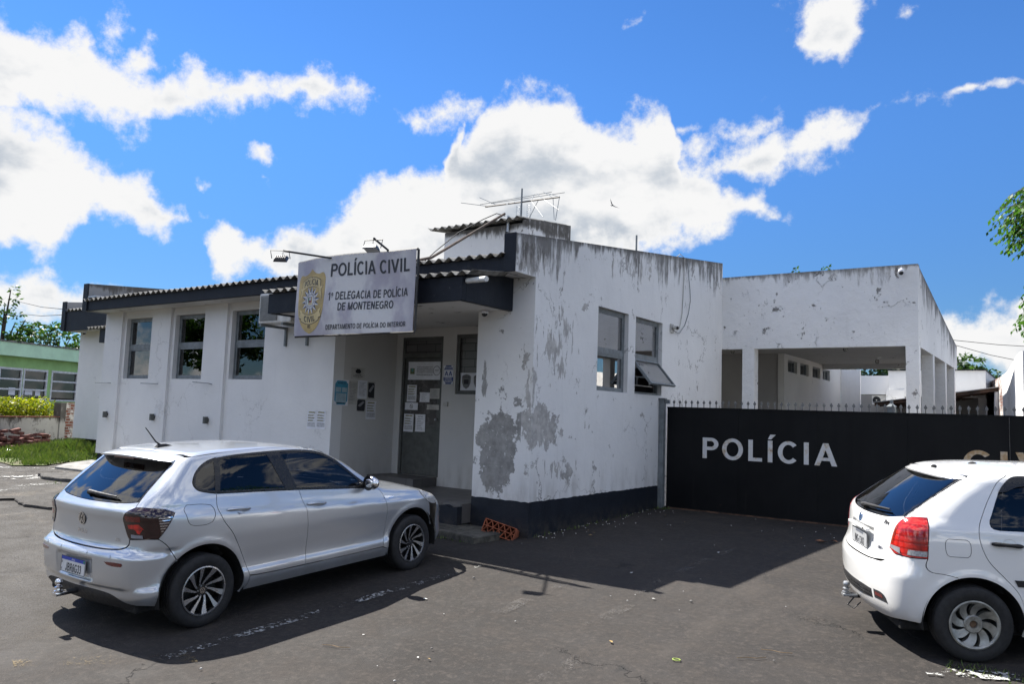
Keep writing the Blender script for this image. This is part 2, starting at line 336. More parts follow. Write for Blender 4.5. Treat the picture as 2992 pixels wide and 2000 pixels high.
# ------------------------------------------------------------------ materials
MATS = {}
def material(name):
    m = bpy.data.materials.new(name); m.use_nodes = True
    t = NT(m.node_tree); p = t.N['Principled BSDF']
    return m, t, p
def plain(name, col, rough=0.6, metal=0.0, var=0.12, scale=9.0, bump=0.0, coat=0.0, spec=None):
    """A surface with soft mottling of its own colour and an uneven gloss."""
    if name in MATS: return MATS[name]
    m, t, p = material(name)
    pos = t.n('ShaderNodeNewGeometry').outputs['Position']
    n = t.noise(pos, scale, 6, 0.6)
    c = tuple(col)+(1,)
    d = tuple(x*(1-var*1.6) for x in col)+(1,); e = tuple(min(1, x*(1+var)) for x in col)+(1,)
    t.put(p.inputs['Base Color'], t.mix(t.ramp(n, 0.3, 0.7), d, e))
    t.put(p.inputs['Roughness'], t.ramp(t.noise(pos, scale*3, 4), 0.3, 0.7, max(rough-.08, 0.02), min(rough+.1, 1)))
    p.inputs['Metallic'].default_value = metal
    if coat: p.inputs['Coat Weight'].default_value = coat; p.inputs['Coat Roughness'].default_value = 0.03
    if spec is not None: p.inputs['Specular IOR Level'].default_value = spec
    if bump:
        b = t.n('ShaderNodeBump', {'Strength': bump, 'Distance': 0.01, 'Height': t.noise(pos, scale*8, 5, 0.65)})
        t.put(p.inputs['Normal'], b)
    MATS[name] = m
    return m
def glass(name, tint=(0.25, 0.28, 0.30), rough=0.0, ior=1.5, boost=0.0):
    if name in MATS: return MATS[name]
    m, t, p = material(name); t.N.remove(p)
    tr = t.n('ShaderNodeBsdfTransparent', {'Color': tuple(tint)+(1,)})
    gl = t.n('ShaderNodeBsdfGlossy', {'Color': (1, 1, 1, 1), 'Roughness': rough})
    fr = t.n('ShaderNodeFresnel', {'IOR': ior}).outputs[0]
    if boost: fr = t.math('ADD', fr, boost, clamp=True)
    t.put(t.N['Material Output'].inputs['Surface'], t.n('ShaderNodeMixShader', {0: fr, 1: tr, 2: gl}))
    MATS[name] = m
    return m
def plaster(name, top=None, topdepth=0.8, peel=0.0, peel_spots=(), cracks=0.0, base=(0.735, 0.732, 0.725), dirt=0.3, foot=None, rough_bump=0.25, streak=1.0, sparse=0.0, flecks=(), cem=(0.27, 0.262, 0.25)):
    """Old white painted render. top: (a, b) gives the wall's top edge z = a + b*y, below which black streaks run down;
    peel_spots: (x, y, z, rx, ry, rz, gain) ellipsoids where the paint has come off; sparse: small chips all over."""
    m, t, p = material(name)
    pos = t.n('ShaderNodeNewGeometry').outputs['Position']
    s = t.sepxyz(pos)
    big = t.noise(pos, 0.8, 5, 0.6); fine = t.noise(pos, 14.0, 8, 0.65)
    c = t.mix(t.ramp(big, 0.3, 0.72), tuple(x*0.94 for x in base)+(1,), tuple(x*1.03 for x in base)+(1,))
    c = t.mix(t.math('MULTIPLY', t.ramp(fine, 0.5, 0.8), 0.10*dirt/0.3), c, (0.42, 0.41, 0.39, 1))
    # vertical grime
    sp = t.mapping(pos, sc=(7.0, 7.0, 0.55))
    st = t.noise(sp, 1.0, 7, 0.66)
    c = t.mix(t.math('MULTIPLY', t.ramp(st, 0.54, 0.85), dirt), c, (0.36, 0.35, 0.33, 1))
    hgt = None
    # fine cracks
    if cracks:
        w = t.vm('ADD', pos, t.vm('SCALE', t.noise(pos, 2.4, 6, 0.65, out=1), 0.9))
        vo = t.n('ShaderNodeTexVoronoi', {'Vector': w, 'Scale': 0.85}, feature='DISTANCE_TO_EDGE').outputs['Distance']
        ck = t.math('MULTIPLY', t.ramp(vo, 0.0, 0.012, 1.0, 0.0), t.ramp(t.noise(pos, 0.9, 3), 0.50, 0.60))
        c = t.mix(t.math('MULTIPLY', ck, cracks), c, (0.17, 0.165, 0.16, 1)); hgt = t.math('MULTIPLY', ck, -0.8)
    # paint lost
    cement = t.mix(t.ramp(t.noise(pos, 6.0, 9, 0.72), 0.34, 0.66), tuple(x*.62 for x in cem)+(1,), tuple(cem)+(1,))
    cement = t.mix(t.ramp(t.noise(pos, 17.0, 6, 0.7), 0.60, 0.68), cement, tuple(x*.96 for x in base)+(1,))
    if peel or peel_spots or sparse or flecks:
        pn = t.math('ADD', t.math('MULTIPLY', t.noise(t.mapping(pos, sc=(1, 1, 0.7)), 3.2, 10, 0.66, 0.3), 1.35), t.math('MULTIPLY', t.math('SUBTRACT', t.noise(pos, 13.0, 6, 0.7), 0.5), 0.60))
        fld = t.math('ADD', pn, peel-0.875)
        if sparse:
            ch = t.ramp(t.noise(t.mapping(pos, sc=(1, 1, 0.55)), 13.0, 7, 0.66), 0.68-0.10*sparse, 0.71-0.10*sparse)
            ch = t.math('MULTIPLY', ch, t.ramp(t.noise(pos, 1.3, 4), 0.50, 0.62))
            c = t.mix(t.math('MULTIPLY', ch, 0.85), c, cement)
        if flecks:
            fm = None
            for (x, y, z, rx, ry, rz, g) in flecks:
                q = t.mapping(pos, (x, y, z), (0, 0, 0), (rx, ry, rz), 'TEXTURE'); b = t.ramp(t.vm('LENGTH', q), 0.3, 1.2, g, 0.0)
                fm = b if fm is None else t.math('MAXIMUM', fm, b)
            fn = t.noise(t.mapping(pos, sc=(8.5, 8.5, 2.6)), 1.0, 8, 0.64, 0.4)
            ff = t.ramp(t.math('ADD', fn, t.math('SUBTRACT', fm, 0.30)), 0.40, 0.425)
            ff = t.math('MULTIPLY', ff, t.ramp(fm, 0.02, 0.08))
            c = t.mix(t.math('MULTIPLY', ff, 0.9), c, cement); hgt = t.math('MULTIPLY', ff, -0.8) if hgt is None else t.math('SUBTRACT', hgt, t.math('MULTIPLY', ff, 0.8))
        wp = t.vm('ADD', pos, t.vm('SCALE', t.vm('SUBTRACT', t.noise(pos, 3.0, 6, 0.65, out=1), (0.5, 0.5, 0.5)), 0.55))
        for (x, y, z, rx, ry, rz, g) in peel_spots:
            q = t.mapping(wp, (x, y, z), (0, 0, 0), (rx, ry, rz), 'TEXTURE')
            fld = t.math('ADD', fld, t.ramp(t.vm('LENGTH', q), 0.35, 1.2, g, 0.0))
        pm = t.ramp(fld, 0.0, 0.02, 0, 1)
        c = t.mix(pm, c, cement)
        rim = t.math('MULTIPLY', t.ramp(fld, -0.016, 0.0), t.math('SUBTRACT', 1.0, pm))
        c = t.mix(t.math('MULTIPLY', rim, 0.5), c, (0.16, 0.155, 0.15, 1))
        h2 = t.math('MULTIPLY', pm, -1.0); hgt = h2 if hgt is None else t.math('ADD', hgt, h2)
    if top:
        below = t.math('SUBTRACT', t.math('MULTIPLY_ADD', s[1], top[1], top[0]), s[2])
        n1 = t.noise(t.mapping(pos, sc=(9, 9, 1.6)), 1.0, 8, 0.68)
        n0 = t.noise(t.mapping(pos, sc=(1.0, 1.0, 0.15)), 1.3, 4, 0.6)
        reach = t.math('MULTIPLY', t.ramp(n0, 0.35, 0.68, 0.12, 1.0), topdepth)
        fall = t.ramp(t.math('DIVIDE', below, reach), 0.0, 1.0, 1.0, 0.0, smooth=False)
        k = t.ramp(t.math('ADD', n1, t.math('MULTIPLY', fall, 0.36)), 0.66, 0.86)
        k = t.math('MULTIPLY', k, t.ramp(fall, 0.02, 0.35))
        c = t.mix(t.math('MULTIPLY', k, 0.82*streak), c, (0.075, 0.068, 0.060, 1))
        edge = t.math('MULTIPLY', t.ramp(below, 0.0, 0.09, 1.0, 0.0), t.ramp(t.noise(pos, 7.0, 5, 0.7), 0.35, 0.6))
        c = t.mix(t.math('MULTIPLY', edge, 0.8*streak), c, (0.09, 0.085, 0.078, 1))
    if foot is not None:
        k = t.math('MULTIPLY', t.ramp(t.math('SUBTRACT', s[2], foot), 0.0, 0.5, 1.0, 0.0), t.ramp(t.noise(t.mapping(pos, sc=(4, 4, 1)), 1.2, 7, 0.65), 0.4, 0.75))
        c = t.mix(t.math('MULTIPLY', k, 0.5), c, (0.27, 0.25, 0.22, 1))
    t.put(p.inputs['Base Color'], c)
    p.inputs['Roughness'].default_value = 0.85; p.inputs['Specular IOR Level'].default_value = 0.25
    bh = t.math('ADD', t.math('MULTIPLY', t.noise(pos, 6.0, 5, 0.6), 1.3), t.math('MULTIPLY', fine, 0.5))
    if hgt is not None: bh = t.math('ADD', bh, hgt)
    t.put(p.inputs['Normal'], t.n('ShaderNodeBump', {'Strength': rough_bump, 'Distance': 0.02, 'Height': bh}))
    MATS[name] = m
    return m
M_WHITE = plaster('white_render', foot=0.4, dirt=0.10, cracks=0.35)
M_WHITE2 = plaster('white_render_rear', dirt=0.35, cracks=0.5)
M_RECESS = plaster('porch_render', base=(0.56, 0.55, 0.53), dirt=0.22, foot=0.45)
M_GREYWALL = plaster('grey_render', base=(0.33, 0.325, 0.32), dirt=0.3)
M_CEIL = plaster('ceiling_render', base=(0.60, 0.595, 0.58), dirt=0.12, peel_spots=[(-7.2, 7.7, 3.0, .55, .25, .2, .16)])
M_SIDE = plaster('side_wall_render', top=(2.92, 0.126), topdepth=1.15, cracks=0.9, dirt=0.22, foot=0.45, sparse=0.10, cem=(.50, .485, .465),
    peel_spots=[(-5.64, 8.72, 1.42, .3, .50, .40, .34), (-5.64, 9.15, 1.38, .3, .28, .24, .22), (-5.64, 8.52, 2.15, .3, .06, .55, .14), (-5.64, 9.35, 0.80, .3, .42, .22, .19), (-5.64, 8.52, 0.8, .3, .07, .4, .14), (-5.64, 8.2, 3.65, .3, .22, .25, .20)],
    flecks=[(-5.64, 9.15, 2.55, .3, .75, .80, .20), (-5.64, 8.45, 3.65, .3, .55, .35, .25), (-5.64, 9.3, .85, .3, .7, .22, .20), (-5.64, 11.2, 4.05, .3, 1.6, .35, .17), (-5.64, 8.55, 2.3, .3, .12, .9, .20)])
M_PILLAR = plaster('pillar_render', cracks=0.5, dirt=0.10, foot=0.45, cem=(.34, .333, .32),
    peel_spots=[(-6.20, 8.5, 1.20, .40, .3, .42, .42), (-6.24, 8.5, 0.86, .34, .3, .34, .36), (-5.80, 8.5, 1.42, .14, .3, .18, .34), (-5.85, 8.5, 1.72, .14, .3, .08, .26), (-6.45, 8.5, 1.95, .08, .3, .5, .10)],
    flecks=[(-6.46, 8.5, 2.0, .10, .3, .4, .15)])
M_CARPORT = plaster('carport_render', top=(4.57, 0.0), topdepth=0.50, cracks=0.7, dirt=0.20, sparse=0.55, streak=0.8, rough_bump=0.8)
M_CARSIDE = plaster('carport_side_render', top=(4.57+15.45*.1405, -0.1405), topdepth=1.6, cracks=0.5, dirt=0.45, sparse=0.35, streak=1.0)
M_TANK = plaster('tank_render', top=(4.70, 0.0), topdepth=0.40, cracks=0.3, dirt=0.15, sparse=0.5, streak=1.1)
M_CONC = plaster('grey_parapet', base=(0.30, 0.30, 0.30), dirt=0.7, top=(4.0, 0.0), topdepth=0.5)
M_NAVY = plain('navy_paint', (0.011, 0.0145, 0.022), 0.6, var=0.3, scale=5, bump=0.25, spec=0.25)
def navy_mat():
    m, t, p = material('navy_paint'); pos = t.n('ShaderNodeNewGeometry').outputs['Position']; s = t.sepxyz(pos)
    n = t.noise(pos, 5, 6, .6)
    c = t.mix(t.ramp(n, .3, .7), (.0085, .0115, .018, 1), (.013, .017, .025, 1))
    k = t.math('MULTIPLY', t.ramp(s[2], .30, -.02), t.ramp(t.noise(pos, 9, 8, .7), .38, .62))
    c = t.mix(t.math('MULTIPLY', k, .7), c, (.06, .052, .044, 1))
    c = t.mix(t.ramp(t.noise(pos, 22, 6, .7), .66, .70, 0, .6), c, (.10, .10, .10, 1))
    c = t.mix(t.math('MULTIPLY', t.ramp(t.noise(t.mapping(pos, sc=(8, 8, .7)), 1, 7, .66), .56, .8), .35), c, (.05, .052, .056, 1))
    t.put(p.inputs['Base Color'], c); p.inputs['Roughness'].default_value = .62; p.inputs['Specular IOR Level'].default_value = .25
    t.put(p.inputs['Normal'], t.n('ShaderNodeBump', {'Strength': .3, 'Distance': .012, 'Height': t.noise(pos, 40, 5, .65)})); return m
M_NAVY = navy_mat()
M_FRAME = plain('grey_window_paint', (0.17, 0.19, 0.20), 0.45, var=0.15)
M_DARKFRAME = plain('dark_door_paint', (0.088, 0.092, 0.086), 0.5, var=0.15, bump=0.1)
M_BLACK = plain('black_metal', (0.012, 0.012, 0.013), 0.45)
M_RUBBER = plain('black_rubber', (0.014, 0.014, 0.015), 0.75, bump=0.2)
M_DARK = plain('dark_interior', (0.02, 0.02, 0.022), 0.8)
M_STEEL = plain('galvanised_steel', (0.45, 0.46, 0.47), 0.42, 0.85)
M_CHROME = plain('chrome', (0.80, 0.80, 0.82), 0.10, 1.0, var=0.02)
M_PAPER = plain('paper', (0.72, 0.73, 0.77), 0.7, var=0.05)
M_PAPER2 = plain('yellowed_paper', (0.46, 0.45, 0.42), 0.7, var=0.12)
M_INK = plain('black_ink', (0.02, 0.02, 0.025), 0.7)
M_GREYINK = plain('grey_print', (0.24, 0.24, 0.26), 0.7)
M_WIN = glass('window_glass', (0.66, 0.68, 0.66), 0.0, 1.62, 0.02)
M_WIN2 = glass('office_glass', (0.62, 0.65, 0.66), 0.0, 1.6, 0.32)
M_BAR = plain('pale_grille_paint', (0.55, 0.56, 0.54), 0.5)
def corr_mat():
    m, t, p = material('fibre_cement_sheet')
    pos = t.n('ShaderNodeNewGeometry').outputs['Position']
    n = t.noise(pos, 5.0, 9, 0.68)
    c = t.mix(t.ramp(n, 0.32, 0.66), (0.045, 0.043, 0.040, 1), (0.24, 0.235, 0.22, 1))
    t.put(p.inputs['Base Color'], c); p.inputs['Roughness'].default_value = 0.9
    t.put(p.inputs['Normal'], t.n('ShaderNodeBump', {'Strength': 0.4, 'Distance': 0.01, 'Height': n}))
    return m
M_CORR = corr_mat()
def corrugated(mb, x0, x1, y0, y1, z0, z1, pitch=0.177, amp=0.026, th=0.009, along='y', seed=0):
    """Wavy sheet; the ribs run along y from (y0, z0) to (y1, z1)."""
    r = random.Random(seed); n = max(8, int((x1-x0)/pitch*12)); vs = []; fs = []
    rows = 3
    for k in range(2):
        for j in range(rows):
            f = j/(rows-1)
            for i in range(n+1):
                x = x0+(x1-x0)*i/n
                sag = 0.006*math.sin(x*1.7+seed)
                vs.append((x, y0+(y1-y0)*f, z0+(z1-z0)*f+amp*math.cos(2*math.pi*(x-x0)/pitch)+sag-k*th))
    W = n+1; H = rows*W
    for j in range(rows-1):
        for i in range(n):
            a = j*W+i; fs.append((a, a+1, a+W+1, a+W)); fs.append((H+a, H+a+W, H+a+W+1, H+a+1))
    for i in range(n):
        fs.append((i, H+i, H+i+1, i+1)); a = (rows-1)*W+i; fs.append((a, a+1, H+a+1, H+a))
    for j in range(rows-1):
        a = j*W; fs.append((a, a+W, H+a+W, H+a)); a = j*W+n; fs.append((a, H+a, H+a+W, a+W))
    return mb.add(vs, fs)

# ------------------------------------------------------------------ ground
def asphalt_mat():
    m, t, p = material('worn_asphalt')
    pos = t.n('ShaderNodeNewGeometry').outputs['Position']; s = t.sepxyz(pos)
    big = t.noise(pos, 0.5, 6, 0.6); mid = t.noise(pos, 3.0, 8, 0.66, 0.4); grit = t.noise(pos, 58.0, 5, 0.75); agg = t.n('ShaderNodeTexVoronoi', {'Vector': pos, 'Scale': 70.0}).outputs['Distance']
    c = t.mix(t.ramp(big, 0.3, 0.7), (0.0215, 0.0190, 0.0174, 1), (0.035, 0.031, 0.0282, 1))
    c = t.mix(t.math('MULTIPLY', t.ramp(mid, 0.45, 0.75), 0.5), c, (0.055, 0.047, 0.041, 1))
    c = t.mix(t.math('MULTIPLY', t.ramp(mid, 0.42, 0.25), 0.5), c, (0.026, 0.024, 0.0235, 1))
    c = t.mix(t.ramp(grit, 0.60, 0.74, 0, 0.8), c, (0.135, 0.122, 0.109, 1))
    c = t.mix(t.ramp(grit, 0.40, 0.27, 0, 0.85), c, (0.012, 0.0115, 0.011, 1))
    md = t.noise(pos, 20.0, 7, 0.72)
    c = t.mix(t.ramp(md, 0.50, 0.66, 0, 0.55), c, (0.066, 0.056, 0.049, 1)); c = t.mix(t.ramp(md, 0.47, 0.33, 0, 0.6), c, (0.018, 0.0168, 0.016, 1))
    # coarser, older surface to the left (towards the street), with worn-away aggregate
    old = t.ramp(t.math('ADD', t.math('MULTIPLY_ADD', s[0], -0.20, -1.28), t.math('ADD', t.math('MULTIPLY', s[1], -0.09), t.math('MULTIPLY', mid, 0.9))), 0.0, 0.45)
    peb = t.ramp(agg, 0.12, 0.5, 1.0, 0.0)
    c = t.mix(t.math('MULTIPLY', old, 0.85), c, t.mix(peb, (0.052, 0.048, 0.044, 1), (0.135, 0.124, 0.110, 1)))
    sand = t.math('MULTIPLY', t.ramp(t.noise(pos, 1.3, 7, 0.65), 0.52, 0.72), old)
    c = t.mix(t.math('MULTIPLY', sand, 0.55), c, (0.135, 0.117, 0.096, 1))
    st = t.noise(t.mapping(pos, (2, 5, 0), sc=(1.0, 0.35, 1)), 0.75, 6, 0.62)
    c = t.mix(t.ramp(st, 0.56, 0.70, 0, 0.55), c, (0.022, 0.021, 0.021, 1)); c = t.mix(t.ramp(st, 0.42, 0.30, 0, 0.40), c, (0.064, 0.055, 0.048, 1))
    oil = t.ramp(t.noise(pos, 1.7, 5, 0.6), 0.66, 0.74, 0, 0.6); c = t.mix(oil, c, (0.012, 0.012, 0.012, 1))
    # hairline cracks
    w = t.vm('ADD', pos, t.vm('SCALE', t.noise(pos, 1.8, 6, 0.65, out=1), 1.1))
    vo = t.n('ShaderNodeTexVoronoi', {'Vector': t.vm('MULTIPLY', w, (1, 1, 0)), 'Scale': 0.45}, feature='DISTANCE_TO_EDGE').outputs['Distance']
    ck = t.math('MULTIPLY', t.ramp(vo, 0.0, 0.006, 1.0, 0.0), t.ramp(t.noise(pos, 0.55, 3), 0.50, 0.62))
    c = t.mix(t.math('MULTIPLY', ck, 0.85), c, (0.018, 0.017, 0.016, 1))
    t.put(p.inputs['Base Color'], c)
    t.put(p.inputs['Roughness'], t.ramp(mid, 0.3, 0.7, 0.78, 0.95)); p.inputs['Specular IOR Level'].default_value = 0.28
    h = t.math('ADD', t.math('ADD', t.math('MULTIPLY', grit, 0.45), t.math('MULTIPLY', md, 0.5)), t.math('MULTIPLY', mid, 0.35))
    h = t.math('ADD', h, t.math('MULTIPLY', peb, t.math('MULTIPLY', old, 1.3)))
    h = t.math('SUBTRACT', h, t.math('MULTIPLY', ck, 1.5))
    t.put(p.inputs['Normal'], t.n('ShaderNodeBump', {'Strength': 0.75, 'Distance': 0.012, 'Height': h}))
    return m
M_ASPH = asphalt_mat()
def sheet(name, poly, zoff, mat, step=0.25):
    """A thin sheet following the sloping ground inside a polygon of (x, y)."""
    xs = [p[0] for p in poly]; ys = [p[1] for p in poly]
    pts = []; n = len(poly)
    for i in range(n):
        a, b = Vector(poly[i]), Vector(poly[(i+1) % n]); k = max(1, int((b-a).length/step))
        pts += [a.lerp(b, j/k) for j in range(k)]
    nb = len(pts)
    def inside(x, y):
        c = False; j = nb-1
        for i in range(nb):
            if (pts[i].y > y) != (pts[j].y > y) and x < (pts[j].x-pts[i].x)*(y-pts[i].y)/(pts[j].y-pts[i].y)+pts[i].x: c = not c
            j = i
        return c
    x = min(xs)
    ex = []
    while x < max(xs):
        y = min(ys)
        while y < max(ys):
            if inside(x, y): ex.append(Vector((x, y)))
            y += step
        x += step
    v, e, f, *_ = delaunay_2d_cdt(pts+ex, [(i, (i+1) % nb) for i in range(nb)], [], 1, 1e-5)
    mb = MB(); mb.add([(q.x, q.y, gz(q.x, q.y)+zoff) for q in v], f)
    return mb.build(name, mat)
def build_ground():
    def axis(lo, hi, fine):
        a = []; x = lo
        while x < hi:
            a.append(x); d = 0.3 if fine[0] < x < fine[1] else min(40, 0.3+0.25*max(fine[0]-x, x-fine[1]))
            x += max(d, .3)
        a.append(hi); return a
    X = axis(-900, 700, (-24, 4)); Y = axis(-700, 900, (-1, 14))
    r = random.Random(3)
    vs = [(x, y, gz(x, y)+(0.004*math.sin(x*2.1+1.3*math.sin(y))+0.003*math.sin(y*3.1+x) if -24 < x < 4 and -1 < y < 8 else 0)) for y in Y for x in X]
    W = len(X); fs = [(j*W+i, j*W+i+1, (j+1)*W+i+1, (j+1)*W+i) for j in range(len(Y)-1) for i in range(W-1)]
    mb = MB(); mb.add(vs, fs); structure(mb.build('ground', M_ASPH, smooth=True))
build_ground()

def worn_paint(name, col, keep=0.5, scale=26.0, thin=1.0):
    m, t, p = material(name)
    pos = t.n('ShaderNodeNewGeometry').outputs['Position']
    n = t.math('ADD', t.math('MULTIPLY', t.noise(pos, scale, 7, 0.72), 0.6), t.math('MULTIPLY', t.noise(pos, 2.6, 4, 0.6), 0.4))
    a = t.math('MULTIPLY', t.ramp(n, 0.56-keep*0.22, 0.60-keep*0.22), thin)
    t.put(p.inputs['Base Color'], t.mix(t.noise(pos, 40, 4), tuple(x*.7 for x in col)+(1,), tuple(col)+(1,)))
    p.inputs['Roughness'].default_value = 0.8
    mx = t.n('ShaderNodeMixShader', {0: a, 1: t.n('ShaderNodeBsdfTransparent'), 2: p.outputs[0]})
    t.put(t.N['Material Output'].inputs['Surface'], mx)
    return m
M_PW = worn_paint('worn_white_paint', (0.40, 0.40, 0.385), 0.13)
M_PW2 = worn_paint('worn_white_paint_fresh', (0.50, 0.50, 0.48), 0.22, 16)
M_PF = worn_paint('faded_white_paint', (0.15, 0.14, 0.13), 0.10, 80, 0.45)
M_PY = worn_paint('faded_yellow_paint', (0.20, 0.14, 0.05), 0.05, 60, 0.5)
structure(sheet('parking_line', [(-5.26, 3.2), (-5.15, 3.2), (-5.14, 6.86), (-5.25, 6.86)], 0.012, M_PW))
structure(sheet('parking_line', [(-0.83, 6.33), (-0.77, 6.19), (.6, 6.80), (.6, 6.95), (-0.30, 6.58)], 0.012, M_PW2))
for q in ([(-4.08, 6.45), (-3.98, 6.45), (-4.02, 7.3), (-4.12, 7.3)], [(-4.05, 5.5), (-3.9, 5.5), (-3.95, 6.1), (-4.08, 6.1)], [(-3.37, 6.85), (-3.27, 6.85), (-3.26, 9.8), (-3.36, 9.8)], [(-3.24, 5.7), (-3.1, 5.7), (-3.12, 6.5), (-3.24, 6.5)], [(-2.9, 4.5), (-2.75, 4.5), (-2.8, 5.3), (-2.92, 5.3)]):
    structure(sheet('faded_line', q, 0.012, M_PF))
for q in ([(-17.6, 6.08), (-17.6, 6.15), (-16.0, 7.44), (-15.2, 7.3), (-15.9, 7.3)], [(-15.6, 6.1), (-15.5, 6.02), (-14.9, 6.75), (-14.2, 7.0), (-14.4, 7.25), (-15.2, 7.0)], [(-15.2, 6.0), (-15.05, 5.95), (-14.7, 6.95), (-14.95, 7.0)], [(-14.4, 5.9), (-14.15, 5.95), (-13.95, 6.6), (-14.2, 6.65)], [(-13.9, 5.5), (-13.7, 5.5), (-13.8, 6.1), (-14.05, 6.05)]):
    structure(sheet('faded_line', q, 0.012, M_PW2 if q[0][0] < -14.8 else M_PW))
structure(sheet('faded_line', [(-6.0, 2.6), (-5.85, 2.55), (-4.95, 3.35), (-5.15, 3.45)], 0.012, M_PY))
# concrete ramp, broken edge of the old paving, low slab by the porch
M_CONCRETE = plain('pale_concrete', (0.24, 0.235, 0.225), 0.9, var=0.25, scale=4, bump=0.4)
def slab(name, poly, z, mat, rag=0.0, seed=1):
    r = random.Random(seed); pts = []; n = len(poly)
    for i in range(n):
        a, b = Vector(poly[i]), Vector(poly[(i+1) % n]); k = max(1, int((b-a).length/.12))
        for j in range(k):
            q = a.lerp(b, j/k); pts.append((q.x+r.uniform(-rag, rag), q.y+r.uniform(-rag, rag)))
    c = (sum(p[0] for p in pts)/len(pts), sum(p[1] for p in pts)/len(pts))
    m = len(pts); vs = [(x, y, gz(x, y)-.05) for x, y in pts]+[(x, y, gz(x, y)+z) for x, y in pts]
    ins = [(c[0]+(x-c[0])*.97, c[1]+(y-c[1])*.97) for x, y in pts]
    vs += [(x, y, gz(x, y)+z+.012) for x, y in ins]
    fs = [(i, (i+1) % m, m+(i+1) % m, m+i) for i in range(m)]+[(m+i, m+(i+1) % m, 2*m+(i+1) % m, 2*m+i) for i in range(m)]+[tuple(range(2*m, 3*m))]
    mb = MB(); mb.add(vs, fs); return mb.build(name, mat)
structure(slab('ramp', [(-16.45, 7.8), (-16.05, 7.42), (-14.6, 7.7), (-13.9, 8.44), (-16.72, 8.44)], 0.035, M_CONCRETE))
M_MOSS = plain('mossy_concrete', (0.085, 0.080, 0.066), 0.95, var=0.4, scale=7, bump=0.8)
structure(slab('pavement', [(-9.4, 7.95), (-6.5, 7.85), (-5.95, 7.78), (-5.86, 8.1), (-5.90, 8.44), (-9.4, 8.44)], 0.075, M_MOSS, 0.025, 4))
M_OLDASPH = plain('broken_asphalt', (0.07, 0.066, 0.062), 0.95, var=0.35, scale=12, bump=1.0)
structure(slab('broken_kerb', [(-15.2, 6.75), (-14.7, 6.62), (-12.9, 7.05), (-13.2, 7.3), (-14.9, 7.1)], 0.05, M_OLDASPH, 0.03, 9))
structure(slab('broken_asphalt', [(-13.1, 5.05), (-12.85, 5.38), (-12.2, 5.25), (-11.8, 5.42), (-10.2, 5.55), (-10.2, 5.75), (-11.7, 5.72), (-12.9, 5.62), (-13.2, 5.4)], 0.022, M_ASPH, 0.03, 12))

# ------------------------------------------------------------------ the police station
XS = -5.64; YF = 8.5
def slope(y): return 3.93+.126*(y-8.02)
bd = thing('police_station', 'low white police station with navy trim, peeling corner and a corrugated roof', 'building', (-11, 10, 0))
def part(mb, name, mat, parent=bd, **k):
    o = mb.build(name, mat, None, **k)
    o.parent = parent; o.matrix_parent_inverse = Matrix.Translation(parent_origin(parent)).inverted()
    return o
def parent_origin(p):
    v = Vector(p.location); q = p.parent
    if p.matrix_parent_inverse != Matrix.Identity(4): v = v + p.matrix_parent_inverse.to_translation()
    while q is not None:
        v += Vector(q.location)
        if q.parent is not None or q.matrix_parent_inverse != Matrix.Identity(4): v += q.matrix_parent_inverse.to_translation()
        q = q.parent
    return v

# side wall (facing +X) with two window openings and a sloping parapet that runs forward over the eave
WIN_S = [(10.24, 11.26, 1.993, 3.27), (11.52, 12.575, 1.993, 3.27)]
mb = MB()
def strip(y0, y1, z0, z1a, z1b, x0=XS-.16, x1=XS):
    mb.prism([(y0, z0), (y1, z0), (y1, z1b), (y0, z1a)], 'x', x0, x1)
strip(8.02, 8.5, 3.43, slope(8.02), slope(8.5))
ys = [8.5, 10.24, 11.26, 11.52, 12.575, 15.54]
for a, b in zip(ys[:-1], ys[1:]):
    w = [q for q in WIN_S if abs(q[0]-a) < 1e-6]
    if w:
        strip(a, b, -.1, w[0][2], w[0][2]); strip(a, b, w[0][3], slope(a), slope(b))
    else: strip(a, b, -.1, slope(a), slope(b))
part(mb, 'side_wall', M_SIDE)
part(MB().box(-6.58, XS-.16, 8.5, 8.66, -.1, 3.43), 'pillar', M_PILLAR)
# navy ends of the parapet, base band
part(MB().box(-5.82, -5.637, 8.0, 8.018, 3.425, 3.935, .004).box(-5.82, -5.80, 8.018, 8.5, 3.425, 3.96), 'parapet_end', M_NAVY)
r_ = random.Random(5)
def band(u0, u1, zt, rag, f):
    n = int((u1-u0)/.06); top = [(u0+(u1-u0)*i/n, zt+r_.uniform(-rag, rag)) for i in range(n+1)]
    return [(u0, -.2), (u1, -.2)]+top[::-1]
m2 = MB(); m2.prism(band(8.5, 12.58, .456, .006, 0), 'x', XS, XS+.005); m2.prism(band(-6.58, -5.635, .456, .005, 0), 'y', 8.494, 8.5)
part(m2, 'base_band', M_NAVY)
# front wall (facing -Y): pilasters and recessed bays with windows
BAYS = [(-16.02, -14.88), (-14.22, -13.08), (-12.395, -11.27)]
mb = MB()
edges = [-16.69]+[e for b in BAYS for e in b]+[-9.47]
for i in range(0, len(edges), 2): mb.box(edges[i], edges[i+1], 8.5, 8.72, .46, 3.44)
for a, b in BAYS:
    o0 = a+.075
    mb.box(a, o0, 8.56, 8.72, .46, 3.44); mb.box(o0, b, 8.56, 8.72, .46, 2.04); mb.box(o0, b, 8.56, 8.72, 3.295, 3.44)
part(mb, 'front_wall', M_WHITE)
part(MB().box(-16.66, -9.50, 8.53, 8.7, -.2, .458), 'front_base', M_NAVY)
part(MB().box(-16.69, -16.5, 8.72, 15.5, .3, 3.44), 'end_wall', M_WHITE)
part(MB().box(-16.5, XS-.17, 15.3, 15.5, 0, 4.5), 'rear_wall', M_WHITE2)
